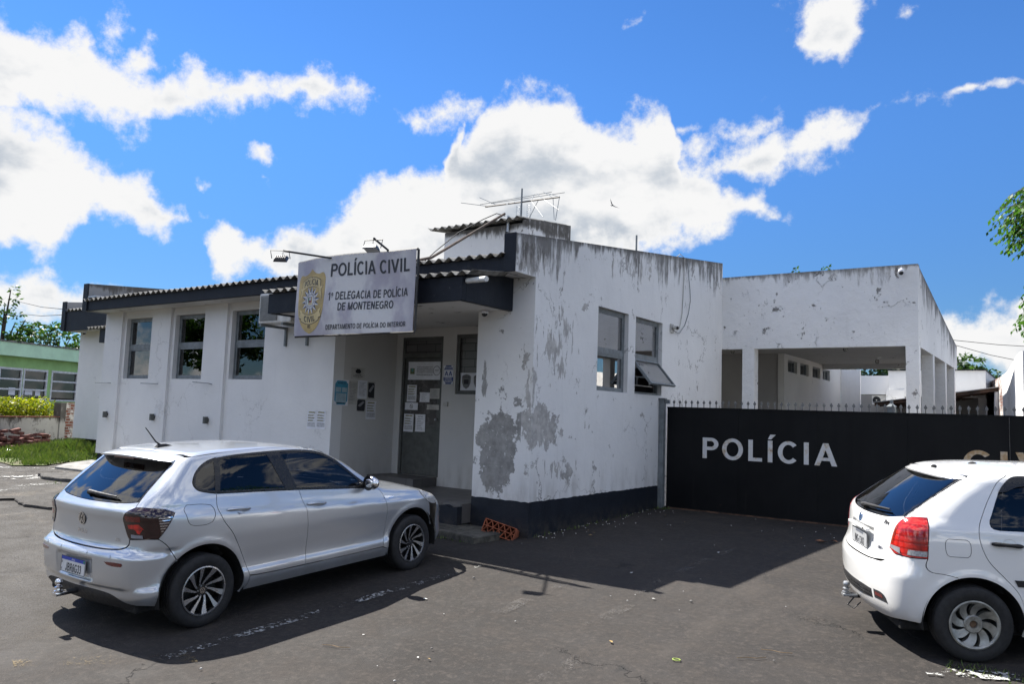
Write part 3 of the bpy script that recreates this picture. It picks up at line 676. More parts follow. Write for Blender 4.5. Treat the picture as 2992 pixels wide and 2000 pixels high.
# porch
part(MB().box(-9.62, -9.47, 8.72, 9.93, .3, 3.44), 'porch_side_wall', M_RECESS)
mb = MB()
mb.box(-9.47, -9.33, 9.93, 10.1, .3, 3.44).box(-9.33, -8.41, 9.93, 10.1, 2.855, 3.44).box(-9.33, -8.41, 9.93, 10.1, .3, .50)
mb.box(-8.41, -8.12, 9.93, 10.1, .3, 3.44).box(-8.12, -7.0, 9.93, 10.1, .3, 1.885).box(-8.12, -7.0, 9.93, 10.1, 2.875, 3.44).box(-7.0, XS-.16, 9.93, 10.1, .3, 3.44)
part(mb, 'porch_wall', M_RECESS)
def tile_mat():
    m, t, p = material('porch_tiles')
    pos = t.n('ShaderNodeNewGeometry').outputs['Position']
    br = t.n('ShaderNodeTexBrick', {'Vector': pos, 'Color1': (.085, .080, .076, 1), 'Color2': (.11, .105, .10, 1), 'Mortar': (.035, .033, .03, 1), 'Scale': 1.0}, offset=0.0)
    br.inputs['Mortar Size'].default_value = .006; br.inputs['Brick Width'].default_value = .33; br.inputs['Row Height'].default_value = .33
    t.put(p.inputs['Base Color'], t.mix(t.ramp(t.noise(pos, 3, 6), .4, .7, 0, .5), br.outputs[0], (.15, .14, .13, 1)))
    p.inputs['Roughness'].default_value = .55
    return m
part(MB().box(-9.47, -6.585, 8.3, 8.5, .1, .36).box(-9.47, -5.81, 8.5 if False else 8.67, 9.93, .1, .36).box(-9.47, -6.585, 8.5, 8.67, .1, .36).box(-9.47, -8.43, 9.35, 9.925, .36, .50), 'porch_floor', tile_mat())
def broken_mat():
    m, t, p = material('broken_brick_edge')
    pos = t.n('ShaderNodeNewGeometry').outputs['Position']
    n = t.noise(pos, 5, 8, .65)
    c = t.mix(t.ramp(n, .42, .5), (.17, .06, .035, 1), (.24, .22, .2, 1)); c = t.mix(t.ramp(t.noise(pos, 11, 6, .7), .5, .62), c, (.06, .05, .045, 1))
    t.put(p.inputs['Base Color'], c); p.inputs['Roughness'].default_value = .95
    t.put(p.inputs['Normal'], t.n('ShaderNodeBump', {'Strength': .9, 'Distance': .03, 'Height': n}))
    return m
mb = MB(); r = random.Random(2)
for i in range(29):
    x = -9.45+i*.085; d = r.uniform(0, .05); mb.box(x, min(x+.083, -7.0), 8.22+d, 8.30, -.1, .33+r.uniform(-.02, .025))
part(mb, 'porch_edge', broken_mat())
mb = MB(); mb.prism([(-6.99, -.1), (-6.58, -.1), (-6.58, .33), (-6.72, .31), (-6.80, .34), (-6.90, .325), (-6.88, .26), (-6.96, .2), (-6.95, .1), (-7.02, .03)], 'y', 8.2, 8.30)
part(mb, 'base_render', M_NAVY)
# entrance door: steel frame, transom light, panels
dr = MB(); x0, x1 = -9.33, -8.41
dr.box(x0, x0+.05, 9.94, 10.02, .50, 2.855).box(x1-.05, x1, 9.94, 10.02, .50, 2.855).box(x0+.05, x1-.05, 9.94, 10.02, 2.80, 2.855).box(x0+.05, x1-.05, 9.94, 10.02, 2.50, 2.57)
frame = part(dr, 'door_frame', M_DARKFRAME, bevel=.004)
dl = MB(); dl.box(x0+.055, x1-.055, 9.965, 10.0, .51, 1.30)
for a, b in ((x0+.055, x0+.12), (x1-.12, x1-.055)): dl.box(a, b, 9.965, 10.0, 1.30, 2.495)
dl.box(x0+.12, x1-.12, 9.965, 10.0, 1.30, 1.36).box(x0+.12, x1-.12, 9.965, 10.0, 2.43, 2.495)
door = part(dl, 'door', M_DARKFRAME, bevel=.004)
M_DGLASS = plain('painted_door_glass', (0.095, 0.090, 0.088), 0.25, var=.2, scale=3)
part(MB().box(x0+.12, x1-.12, 9.975, 9.985, 1.36, 2.43), 'door_pane', M_DGLASS, door)
m2 = MB(); m2.tube([(x1-.09, 9.965, 1.45), (x1-.09, 9.92, 1.45)], .008); m2.ball((x1-.09, 9.915, 1.45), .025, 8)
part(m2, 'handle', M_STEEL, door, smooth=True)
def block_glass_mat():
    m, t, p = material('transom_block_view')
    pos = t.n('ShaderNodeNewGeometry').outputs['Position']; s = t.sepxyz(pos)
    br = t.n('ShaderNodeTexBrick', {'Vector': t.comb(s[0], s[2], 0), 'Color1': (.10, .098, .10, 1), 'Color2': (.13, .125, .125, 1), 'Mortar': (.05, .05, .05, 1), 'Scale': 1.0})
    br.inputs['Mortar Size'].default_value = .008; br.inputs['Brick Width'].default_value = .42; br.inputs['Row Height'].default_value = .13
    t.put(p.inputs['Base Color'], br.outputs[0]); p.inputs['Roughness'].default_value = .2
    return m
M_BLOCKG = block_glass_mat()
part(MB().box(x0+.05, x1-.05, 9.97, 9.98, 2.57, 2.80), 'transom_pane', M_BLOCKG, frame)
wx = MB(); a, b, z0, z1 = -8.12, -7.0, 1.885, 2.875
wx.box(a, a+.06, 9.945, 10.03, z0, z1).box(b-.06, b, 9.945, 10.03, z0, z1).box(a+.06, b-.06, 9.945, 10.03, z0, z0+.06).box(a+.06, b-.06, 9.945, 10.03, z1-.06, z1)
pw = part(wx, 'window', M_DARKFRAME, bevel=.003)
part(MB().box(a+.06, b-.06, 9.985, 9.993, z0+.06, z1-.06), 'pane', M_BLOCKG, pw)

# windows of the front and the side: steel frame with a fixed upper and an awning lower light, grille inside
def window(axis, u0, u1, z0, z1, zt, face, inward, open_low=False, panes=M_WIN):
    """axis 'x': frame lies along X and looks to -Y; 'y': along Y, looks to +X. inward: +1/-1 along the other axis."""
    def bx(mb, a, b, d0, d1, za, zb):
        p, q = sorted((face+inward*d0, face+inward*d1))
        if axis == 'x': mb.box(a, b, p, q, za, zb)
        else: mb.box(p, q, a, b, za, zb)
    fr = MB(); t = .035
    for a, b, za, zb in ((u0, u0+t, z0, z1), (u1-t, u1, z0, z1), (u0+t, u1-t, z0, z0+t), (u0+t, u1-t, z1-t, z1), (u0+t, u1-t, zt-t, zt+t)): bx(fr, a, b, 0, .06, za, zb)
    w = part(fr, 'window', M_FRAME, bevel=.003)
    sa = MB(); s = .032
    for a, b, za, zb in ((u0+t, u0+t+s, zt+t, z1-t), (u1-t-s, u1-t, zt+t, z1-t), (u0+t+s, u1-t-s, zt+t, zt+t+s), (u0+t+s, u1-t-s, z1-t-s, z1-t)): bx(sa, a, b, .008, .048, za, zb)
    part(sa, 'upper_sash', M_FRAME, w)
    pn = MB(); bx(pn, u0+t+s, u1-t-s, .025, .030, zt+t+s, z1-t-s); part(pn, 'pane', panes, w)
    if not open_low:
        sa = MB()
        for a, b, za, zb in ((u0+t, u0+t+s, z0+t, zt-t), (u1-t-s, u1-t, z0+t, zt-t), (u0+t+s, u1-t-s, z0+t, z0+t+s), (u0+t+s, u1-t-s, zt-t-s, zt-t)): bx(sa, a, b, .008, .048, za, zb)
        part(sa, 'lower_sash', M_FRAME, w)
        pn = MB(); bx(pn, u0+t+s, u1-t-s, .025, .030, z0+t+s, zt-t-s); part(pn, 'pane', panes, w)
    else:
        hh = zt-t-z0-t; th = R_(40); L = u1-u0-2*t
        def tilt(mb):
            piv = Vector((face, u0+t, zt-t))
            mb.m = Matrix.Translation(piv) @ Matrix.Rotation(-th, 4, 'Y')
            return mb
        sa = tilt(MB())
        for a, b, za, zb in ((0, s, -hh, 0), (L-s, L, -hh, 0), (s, L-s, -hh, -hh+s), (s, L-s, -s, 0)): sa.box(-.02, .02, a, b, za, zb)
        part(sa, 'lower_sash', M_FRAME, w)
        pn = tilt(MB()); pn.box(-.003, .003, s, L-s, -hh+s, -s); part(pn, 'pane', panes, w)
        ar = MB(); ar.tube([(face-.02, u0+t+.01, z0+.25), (face+math.sin(th)*hh*.7, u0+t+.01, zt-t-math.cos(th)*hh*.7)], .006, 6)
        part(ar, 'stay', M_FRAME, w)
    g = MB(); r = random.Random(int(abs(u0)*100)); rows = 8
    for i in range(1, rows+1):
        z = z0+(z1-z0)*i/(rows+.5); bx(g, u0, u1, .085, .095, z-.008, z+.008)
        for k in range(2):
            u = u0+(u1-u0)*((k+.5*(i % 2)+.35)/2.2)
            if u < u1: bx(g, u-.008, u+.008, .085, .095, z, z+(z1-z0)/(rows+.5))
    part(g, 'grille', M_BAR, w)
    return w
for a, b in BAYS: window('x', a+.085, b-.01, 2.05, 3.288, 2.69, 8.64, +1)
for k, (a, b, z0, z1) in enumerate(WIN_S): window('y', a+.004, b-.004, z0+.004, z1-.004, 2.60, XS-.07, -1, k == 1, M_WIN2)
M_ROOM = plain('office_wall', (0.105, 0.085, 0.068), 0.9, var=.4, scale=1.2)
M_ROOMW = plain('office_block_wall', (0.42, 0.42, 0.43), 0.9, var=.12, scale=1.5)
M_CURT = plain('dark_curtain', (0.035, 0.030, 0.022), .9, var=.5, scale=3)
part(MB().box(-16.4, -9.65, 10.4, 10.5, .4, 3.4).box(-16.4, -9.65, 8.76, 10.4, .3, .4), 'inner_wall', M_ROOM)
for x0, x1 in ((-14.85, -14.3), (-13.35, -13.05), (-12.2, -11.3), (-15.5, -15.2)):
    n = 9; mb = MB(); vs = []
    for k in range(n*4+1): u = x0+(x1-x0)*k/(n*4); vs += [(u, 9.02+.018*math.sin(k*math.pi/2), 1.6), (u, 9.02+.018*math.sin(k*math.pi/2), 3.35)]
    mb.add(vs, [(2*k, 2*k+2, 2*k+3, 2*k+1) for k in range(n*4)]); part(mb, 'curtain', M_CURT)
mb = MB().box(-8.3, -8.2, 10.15, 15.3, .3, 3.5).box(-8.2, -5.8, 13.2, 13.3, .3, 3.5).box(-8.2, -5.8, 10.11, 10.2, .3, 3.5).box(-8.2, -5.8, 10.2, 13.2, .2, .3)
part(mb, 'office_wall', M_ROOMW)

# eaves, fascias, roof sheets, parapets
part(MB().box(-16.65, -5.822, 8.02, 8.10, 3.43, 3.63), 'fascia', M_NAVY, bevel=.003)
part(MB().box(-16.65, -5.80, 8.10, 8.56, 3.436, 3.50), 'soffit', M_CEIL)
part(MB().box(-5.80, XS-.002, 8.022, 8.5, 3.424, 3.43), 'parapet_soffit', M_CEIL)
part(corrugated(MB(), -16.62, -5.80, 7.95, 15.4, 3.655, 3.655+.126*7.45, seed=1), 'roof', M_CORR)
part(MB().prism([(8.02, 3.43), (15.5, 3.43), (15.5, 4.62), (8.02, 4.0)], 'x', -16.72, -16.55), 'parapet', M_CONC)
part(MB().box(-16.725, -16.545, 7.99, 8.018, 3.425, 4.003), 'parapet_end', M_NAVY)
part(MB().box(-16.54, -16.2, 8.0, 14.5, 3.70, 3.73), 'flashing', M_STEEL)
# entrance canopy
mb = MB().box(-9.78, -6.0, 7.40, 7.48, 2.985, 3.285).box(-6.08, -6.0, 7.48, 8.5, 2.985, 3.43).box(-9.78, -9.70, 7.48, 8.5, 2.985, 3.43)
part(mb, 'canopy', M_NAVY, bevel=.003)
part(MB().box(-9.695, -6.085, 7.485, 8.495, 3.0, 3.06).box(-9.47, -6.58, 8.5, 9.93, 3.0, 3.06), 'ceiling', M_CEIL)
part(corrugated(MB(), -9.86, -5.80, 7.33, 8.10, 3.325, 3.425, seed=2), 'canopy_roof', M_CORR)
mb = MB().tube([(-5.60, 7.36, 3.215), (-5.98, 7.47, 3.235)], .035, 14)
part(mb, 'drain_pipe', plain('white_pvc', (.62, .62, .60), .5), smooth=True)

# left wing, set back
mb = MB().box(-19.62, -16.70, 9.4, 9.6, .64, 3.22).box(-19.62, -19.4, 9.6, 14, .64, 3.22)
part(mb, 'wing_wall', M_WHITE)
part(MB().box(-19.4, -16.7, 9.62, 9.8, 0, .64).box(-17.2, -16.7, 9.45, 9.62, .1, .60), 'wing_foundation', plain('dark_foundation', (.045, .038, .032), .95, var=.4, bump=.6))
part(MB().box(-19.66, -16.72, 8.97, 9.05, 3.2, 3.66).box(-19.68, -19.50, 8.94, 8.97, 3.2, 3.91), 'wing_fascia', M_NAVY)
part(MB().box(-19.6, -16.72, 9.05, 9.45, 3.206, 3.25), 'wing_soffit', M_CEIL)
part(corrugated(MB(), -19.48, -16.72, 8.92, 14, 3.69, 4.3, seed=3), 'wing_roof', M_CORR)
part(MB().prism([(8.97, 3.2), (14, 3.2), (14, 4.5), (8.97, 3.9)], 'x', -19.68, -19.51), 'wing_parapet', M_CONC)
part(MB().box(-17.62, -16.72, 8.85, 9.4, 2.86, 3.16), 'wing_canopy', M_NAVY)
part(corrugated(MB(), -18.0, -16.72, 8.75, 9.4, 3.20, 3.26, seed=4, pitch=.15), 'wing_canopy_roof', M_CORR)

# water-tank house on the roof
tk = MB().box(-8.80, -6.99, 10.3, 10.45, 4.0, 4.74).box(-7.14, -6.99, 10.45, 11.5, 4.0, 4.74).box(-8.80, -8.65, 10.45, 11.5, 4.0, 4.74).box(-8.8, -6.99, 11.5, 11.6, 4.0, 4.74)
tk.prism([(10.3, 4.74), (11.6, 4.74), (11.6, 4.96), (10.3, 4.79)], 'x', -7.13, -6.99)
tank = part(tk, 'tank_house', M_TANK)
part(corrugated(MB(), -9.06, -7.10, 10.14, 11.66, 4.80, 4.99, seed=6, pitch=.16), 'tank_roof', M_CORR, tank)

# ------------------------------------------------------------------ carport
cpt = thing('carport', 'white carport with deep peeling front beam and square pillars behind the gate', 'carport', (-3.5, 18, 0))
CX = -2.0
part(MB().box(-5.64, CX-.001, 15.542, 15.74, 3.07, 4.57), 'front_beam', M_CARPORT, cpt)
mb = MB()
mb.prism([(15.742, 3.06), (22.1, 3.06), (22.1, 3.64), (15.742, 4.53)], 'x', CX-.21, CX)
part(mb, 'side_beam', M_CARSIDE, cpt)
M_PIL = plaster('pillar_paint', dirt=.25, sparse=.35, cracks=.4, rough_bump=.7)
part(MB().box(-5.21, -4.97, 15.545, 15.80, 0, 3.07), 'pillar', M_PIL, cpt)
for y0, y1 in ((15.545, 15.76), (17.50, 17.745), (19.59, 19.83), (21.42, 21.66)):
    part(MB().box(CX-.215, CX-.002, y0, y1, 0, 3.068 if y0 < 15.6 else 3.06), 'pillar', M_PIL, cpt)
part(MB().box(-9.5, CX-.22, 15.742, 22.0, 3.20, 3.3), 'ceiling', M_CEIL, cpt)
part(MB().box(-5.13, CX-.22, 21.85, 22.0, 3.075, 3.20), 'rear_beam', M_CEIL, cpt)
part(corrugated(MB(), -9.5, CX-.22, 15.75, 22.3, 4.35, 3.45, seed=8), 'roof', M_CORR, cpt)
M_INW = plaster('carport_inner', base=(.60, .595, .575), dirt=.15, cracks=.5)
mb = MB()
WY = [18.541*1, 19.616, 20.80, 21.868]
yy = [18.26]+[v for w in WY for v in (w, w+.80)]+[24.0]
for i in range(len(yy)-1):
    if i % 2: mb.box(-5.28, -5.134, yy[i], yy[i+1], 0, 2.79); mb.box(-5.28, -5.134, yy[i], yy[i+1], 3.075, 3.2)
    else: mb.box(-5.28, -5.134, yy[i], yy[i+1], 0, 3.2)
part(mb, 'inner_wall', M_INW, cpt)
for w in WY:
    f = MB().box(-5.26, -5.20, w, w+.04, 2.79, 3.075).box(-5.26, -5.20, w+.76, w+.80, 2.79, 3.075).box(-5.26, -5.20, w+.04, w+.76, 2.79, 2.82).box(-5.26, -5.20, w+.04, w+.76, 3.045, 3.075)
    for k in range(1, 8): f.box(-5.245, -5.235, w+k*.1, w+k*.1+.012, 2.82, 3.045)
    f = part(f, 'window', M_FRAME, cpt)
    part(MB().box(-5.27, -5.265, w+.04, w+.76, 2.82, 3.045), 'pane', plain('dark_pane', (.02, .02, .022), .15), f)
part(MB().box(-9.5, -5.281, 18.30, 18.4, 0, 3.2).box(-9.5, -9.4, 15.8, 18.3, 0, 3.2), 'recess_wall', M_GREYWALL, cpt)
part(MB().box(-5.13, -4.61, 24.0, 24.1, 0, 3.2), 'rear_wall', M_WHITE2, cpt)
for i, (x, y) in enumerate(((-3.4, 16.3), (-3.4, 19.64), (-5.69, 16.34))):
    lamp = thing('ceiling_lamp', ['bare bulb lamp under the carport ceiling close behind the front beam', 'bare bulb lamp deeper under the carport ceiling', 'round ceiling lamp in the dark bay beside the long side wall'][i], 'lamp', (x, y, 3.2), group='carport ceiling lamps')
    MB().lathe([(.001, 0), (.09, 0), (.09, -.015), (.03, -.02), (.028, -.05), (.001, -.05)], 16, 'z').build('base', M_CEIL, lamp)
    MB().ball((0, 0, -.10), .045, 8, (1, 1, 1.3)).build('bulb', glass('bulb_glass', (.8, .8, .78), .05), lamp, smooth=True)

# ------------------------------------------------------------------ buildings and wall behind the carport
rb = thing('rear_building', 'plain white flat-topped building behind the carport', 'building', (-2.8, 25.3, 0))
part(MB().box(-4.03, -1.58, 25, 25.2, 2.47, 3.23).box(-4.09, -3.6, 24.96, 25.0, 2.3, 2.67).box(-1.78, -1.58, 25.2, 31, 0, 3.23).box(-4.03, -3.85, 25, 25.2, 0, 2.47), 'wall', M_WHITE2, rb)
part(MB().box(-4.05, -1.56, 24.95, 31, 3.23, 3.26), 'coping', M_NAVY, rb)
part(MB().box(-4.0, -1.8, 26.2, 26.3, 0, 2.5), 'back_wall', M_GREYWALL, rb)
rb2 = thing('rear_annex', 'low white annex with an air conditioner under its overhang behind the carport', 'building', (-4.5, 25, 0))
part(MB().box(-5.1, -4.04, 25.05, 25.25, 2.53, 3.085), 'parapet', M_WHITE, rb2)
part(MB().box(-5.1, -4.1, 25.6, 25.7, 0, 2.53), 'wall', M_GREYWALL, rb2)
lt = thing('lean_to', 'sloping lean-to shed with a dark timber underside against the white boundary wall', 'shed', (-2.5, 24, 0))
M_WOOD = plain('dark_timber', (.075, .045, .03), .8, var=.5, scale=3)
mb = MB(); z = lambda x: 2.235+(x+4.19)*(2.73-2.235)/3.2
mb.hexa([(-4.19, 23.5, z(-4.19)), (-1.0, 23.5, z(-1.0)), (-1.2, 26.5, z(-1.0)-.05), (-4.19, 26.5, z(-4.19)-.05)], [(-4.19, 23.5, z(-4.19)+.02), (-1.0, 23.5, z(-1.0)+.02), (-1.2, 26.5, z(-1.0)-.03), (-4.19, 26.5, z(-4.19)-.03)])
part(mb, 'roof', plain('pale_roof_sheet', (.5, .5, .48), .6), lt)
mb = MB()
for y in (23.53, 24.3, 25.1, 25.9, 26.4):
    mb.hexa([(-4.15, y, z(-4.15)-.09), (-1.02, y, z(-1.02)-.09), (-1.02, y+.05, z(-1.02)-.09), (-4.15, y+.05, z(-4.15)-.09)], [(-4.15, y, z(-4.15)-.005), (-1.02, y, z(-1.02)-.005), (-1.02, y+.05, z(-1.02)-.015), (-4.15, y+.05, z(-4.15)-.015)])
for k in range(9): x = -4.1+k*.37; mb.hexa([(x, 23.55, z(x)-.05), (x+.3, 23.55, z(x+.3)-.05), (x+.3, 26.45, z(x+.3)-.11), (x, 26.45, z(x)-.11)], [(x, 23.55, z(x)-.03), (x+.3, 23.55, z(x+.3)-.03), (x+.3, 26.45, z(x+.3)-.09), (x, 26.45, z(x)-.09)])
part(mb, 'rafters', M_WOOD, lt)
for x, y in ((-1.28, 23.6), (-3.3, 23.6)): part(MB().tube([(x, y, 0), (x+.03, y, z(x)-.1)], [.075, .06], 10), 'post', M_WHITE2, lt)
part(MB().box(-1.9, -1.15, 26.3, 26.4, 0, 2.4), 'back_panel', M_DARK, lt)
bw = thing('boundary_wall', 'tall sunlit white boundary wall with bare brick at its far end', 'wall', (-.5, 16, 0))
LINE = [(12.65, -.362, 2.70), (13.5, -.42, 2.76), (14.6, -.50, 2.79), (16, -.60, 2.80), (18, -.735, 2.82), (20, -.88, 2.86), (21.6, -1.03, 2.90), (24, -1.28, 2.96), (29, -1.83, 3.10)]
def run(mb, a, b, inset=0):
    for (ya, xa, za_), (yb, xb, zb_) in zip(LINE[a:b], LINE[a+1:b+1]):
        mb.hexa([(xa+inset, ya, -.1), (xa+.2, ya, -.1), (xb+.2, yb, -.1), (xb+inset, yb, -.1)], [(xa+inset, ya, za_), (xa+.2, ya, za_), (xb+.2, yb, zb_), (xb+inset, yb, zb_)])
    return mb
part(run(MB(), 0, 6), 'wall', plaster('boundary_render', base=(.76, .755, .745), dirt=.18, sparse=.5, cracks=.5, rough_bump=.8), bw)
def brick_mat(name, c1, c2, mort, whit, sc=1.0, axis=1, thr=.5):
    m, t, p = material(name)
    pos = t.n('ShaderNodeNewGeometry').outputs['Position']; s = t.sepxyz(pos)
    br = t.n('ShaderNodeTexBrick', {'Vector': t.comb(s[axis], s[2], 0), 'Color1': c1+(1,), 'Color2': c2+(1,), 'Mortar': mort+(1,), 'Scale': sc})
    br.inputs['Mortar Size'].default_value = .012; br.inputs['Brick Width'].default_value = .23; br.inputs['Row Height'].default_value = .075
    n = t.noise(t.mapping(pos, sc=(1, 1, 2.2)), 2.2, 8, .65)
    c = t.mix(t.ramp(n, thr, thr+.03), br.outputs[0], whit+(1,))
    c = t.mix(t.ramp(t.noise(pos, 3.5, 8, .7), .56, .72, 0, .85), c, (.05, .048, .04, 1))
    t.put(p.inputs['Base Color'], c); p.inputs['Roughness'].default_value = .95
    t.put(p.inputs['Normal'], t.n('ShaderNodeBump', {'Strength': .7, 'Distance': .02, 'Height': t.math('ADD', br.outputs[1], n)}))
    return m
M_BR1 = brick_mat('weathered_brick', (.19, .07, .045), (.13, .05, .035), (.20, .18, .16), (.52, .50, .47), thr=.50)
part(run(MB(), 6, 8, .03), 'brick_section', M_BR1, bw)

# ------------------------------------------------------------------ sliding gate
gt = thing('sliding_gate', 'black sheet-metal sliding gate with large white lettering and spear points', 'gate', (-3, 12.6, 0))
def gate_mat():
    m, t, p = material('black_gate_paint'); pos = t.n('ShaderNodeNewGeometry').outputs['Position']; s = t.sepxyz(pos)
    st = t.noise(t.mapping(pos, sc=(9, 9, .5)), 1.0, 7, .66)
    c = t.mix(t.ramp(t.noise(pos, 1.6, 5, .6), .35, .7), (.0038, .0042, .0052, 1), (.0068, .0072, .0084, 1))
    c = t.mix(t.math('MULTIPLY', t.ramp(st, .56, .8), t.ramp(s[2], 1.1, .4, .15, .7)), c, (.022, .021, .020, 1))
    c = t.mix(t.math('MULTIPLY', t.ramp(t.noise(pos, 6, 8, .7), .62, .72), t.ramp(s[2], .32, .1)), c, (.05, .026, .014, 1))
    t.put(p.inputs['Base Color'], c); t.put(p.inputs['Roughness'], t.ramp(st, .3, .7, .42, .62)); p.inputs['Specular IOR Level'].default_value = .18
    t.put(p.inputs['Normal'], t.n('ShaderNodeBump', {'Strength': .35, 'Distance': .03, 'Height': t.noise(t.mapping(pos, sc=(1, 1, .6)), 1.5, 3, .5)}))
    return m
M_GATE = gate_mat()
mb = MB()
for k in range(6): x = -5.53+1.25*k; mb.box(x, x+1.247, 12.60, 12.63, .10, 1.79)
part(mb, 'panel', M_GATE, gt)
part(MB().box(-5.53, 1.97, 12.585, 12.64, 1.788, 1.81).box(-5.53, 1.97, 12.585, 12.64, .085, .105), 'rail', M_GATE, gt)
def rusty_white():
    m, t, p = material('rusty_white_lettering')
    pos = t.n('ShaderNodeNewGeometry').outputs['Position']; s = t.sepxyz(pos)
    n = t.math('ADD', t.noise(pos, 9, 8, .7), t.math('MULTIPLY', t.ramp(s[0], -1.4, -.9), .11))
    c = t.mix(t.ramp(n, .50, .66), (.62, .62, .62, 1), (.50, .42, .31, 1)); c = t.mix(t.ramp(n, .59, .72), c, (.26, .11, .045, 1))
    c = t.mix(t.math('MULTIPLY', t.ramp(s[0], -1.5, -1.2), .6), c, (.52, .36, .18, 1))
    t.put(p.inputs['Base Color'], c); p.inputs['Roughness'].default_value = .7
    return m
M_RLET = rusty_white()
for word, x, z, w in (('POLÍCIA', -4.886, .967, 2.135), ('CIVIL', -1.085, .972, 1.52)):
    vs, fs = text_mesh(word, 1.0, 0, 1.0, 0, 'LEFT', 2.6)
    xa, xb = min(v[0] for v in vs), max(v[0] for v in vs); hcap = .728
    sx = w/(xb-xa); sz = .343/hcap
    mb = MB(); mb.add([(x+(v[0]-xa)*sx, 12.5965, z+v[1]*sz) for v in vs], fs)
    part(mb, 'lettering', M_RLET, gt)
M_SPEAR = plain('grey_spear_paint', (.16, .16, .155), .6)
sp = MB().box(-.006, .006, -.006, .006, 0, .075); sp.hexa([(-.003, -.003, .05), (.003, -.003, .05), (.003, .003, .05), (-.003, .003, .05)], [(-.024, -.005, .082), (.024, -.005, .082), (.024, .005, .082), (-.024, .005, .082)])
sp.hexa([(-.024, -.005, .082), (.024, -.005, .082), (.024, .005, .082), (-.024, .005, .082)], [(-.002, -.002, .125), (.002, -.002, .125), (.002, .002, .125), (-.002, .002, .125)])
first = part(sp, 'spear', M_SPEAR, gt)
pinv = first.matrix_parent_inverse.copy()
for k in range(54):
    o = first if k == 0 else first.copy()
    if k: COL.objects.link(o); o.parent = gt; o.matrix_parent_inverse = pinv
    o.location = (-5.416+k*.1075, 12.612, 1.808)
part(MB().box(-5.5, 1.9, 12.55, 12.60, .055, .082).box(-5.5, 1.9, 12.58, 12.583, .082, .10), 'guide_rail', plain('rusty_steel', (.10, .055, .035), .8, var=.4), gt)
pp = thing('gate_post', 'grey-green steel gate post beside the white side wall', 'post', (-5.59, 12.5, 0), group='gate posts')
part(MB().box(-5.636, -5.545, 12.47, 12.57, 0, 1.925, .006), 'post', M_FRAME, pp)
part(MB().box(-5.645, -5.53, 12.46, 12.58, 1.925, 1.955, .004).box(-5.53, -5.46, 12.50, 12.55, 1.86, 1.93), 'cap', M_FRAME, pp)
pp = thing('gate_post', 'grey capped post rising behind the middle of the black gate', 'post', (-2.02, 12.78, 0), group='gate posts')
part(MB().box(-2.07, -1.97, 12.73, 12.83, 0, 1.90), 'post', M_FRAME, pp)
mb = MB(); mb.hexa([(-2.085, 12.715, 1.90), (-1.955, 12.715, 1.90), (-1.955, 12.845, 1.90), (-2.085, 12.845, 1.90)], [(-2.04, 12.76, 1.945), (-2.0, 12.76, 1.945), (-2.0, 12.80, 1.945), (-2.04, 12.80, 1.945)]); mb.box(-2.04, -2.0, 12.76, 12.80, 1.944, 2.0)
part(mb, 'cap', M_FRAME, pp)

# ------------------------------------------------------------------ car bodies: one smooth surface, cut into panels
def spl(pts):
    """Monotone cubic through (x, y) points, vectorised."""
    X = np.array([p[0] for p in pts], float); Y = np.array([p[1] for p in pts], float)
    h = np.diff(X); d = np.diff(Y)/h; m = np.zeros(len(X))
    for i in range(1, len(X)-1):
        if d[i-1]*d[i] > 0:
            w1, w2 = 2*h[i]+h[i-1], h[i]+2*h[i-1]; m[i] = (w1+w2)/(w1/d[i-1]+w2/d[i])
    m[0], m[-1] = d[0], d[-1]
    def f(x):
        x = np.asarray(x, float); i = np.clip(np.searchsorted(X, x)-1, 0, len(h)-1); t = np.clip((x-X[i])/h[i], 0, 1)
        return (2*t**3-3*t**2+1)*Y[i]+(t**3-2*t**2+t)*h[i]*m[i]+(-2*t**3+3*t**2)*Y[i+1]+(t**3-t**2)*h[i]*m[i+1]
    return f
def sstep(a, b, x): t = np.clip((x-a)/(b-a), 0, 1); return t*t*(3-2*t)
def smax(a, b, k): h = np.clip(.5+.5*(a-b)/k, 0, 1); return b+(a-b)*h+k*h*(1-h)

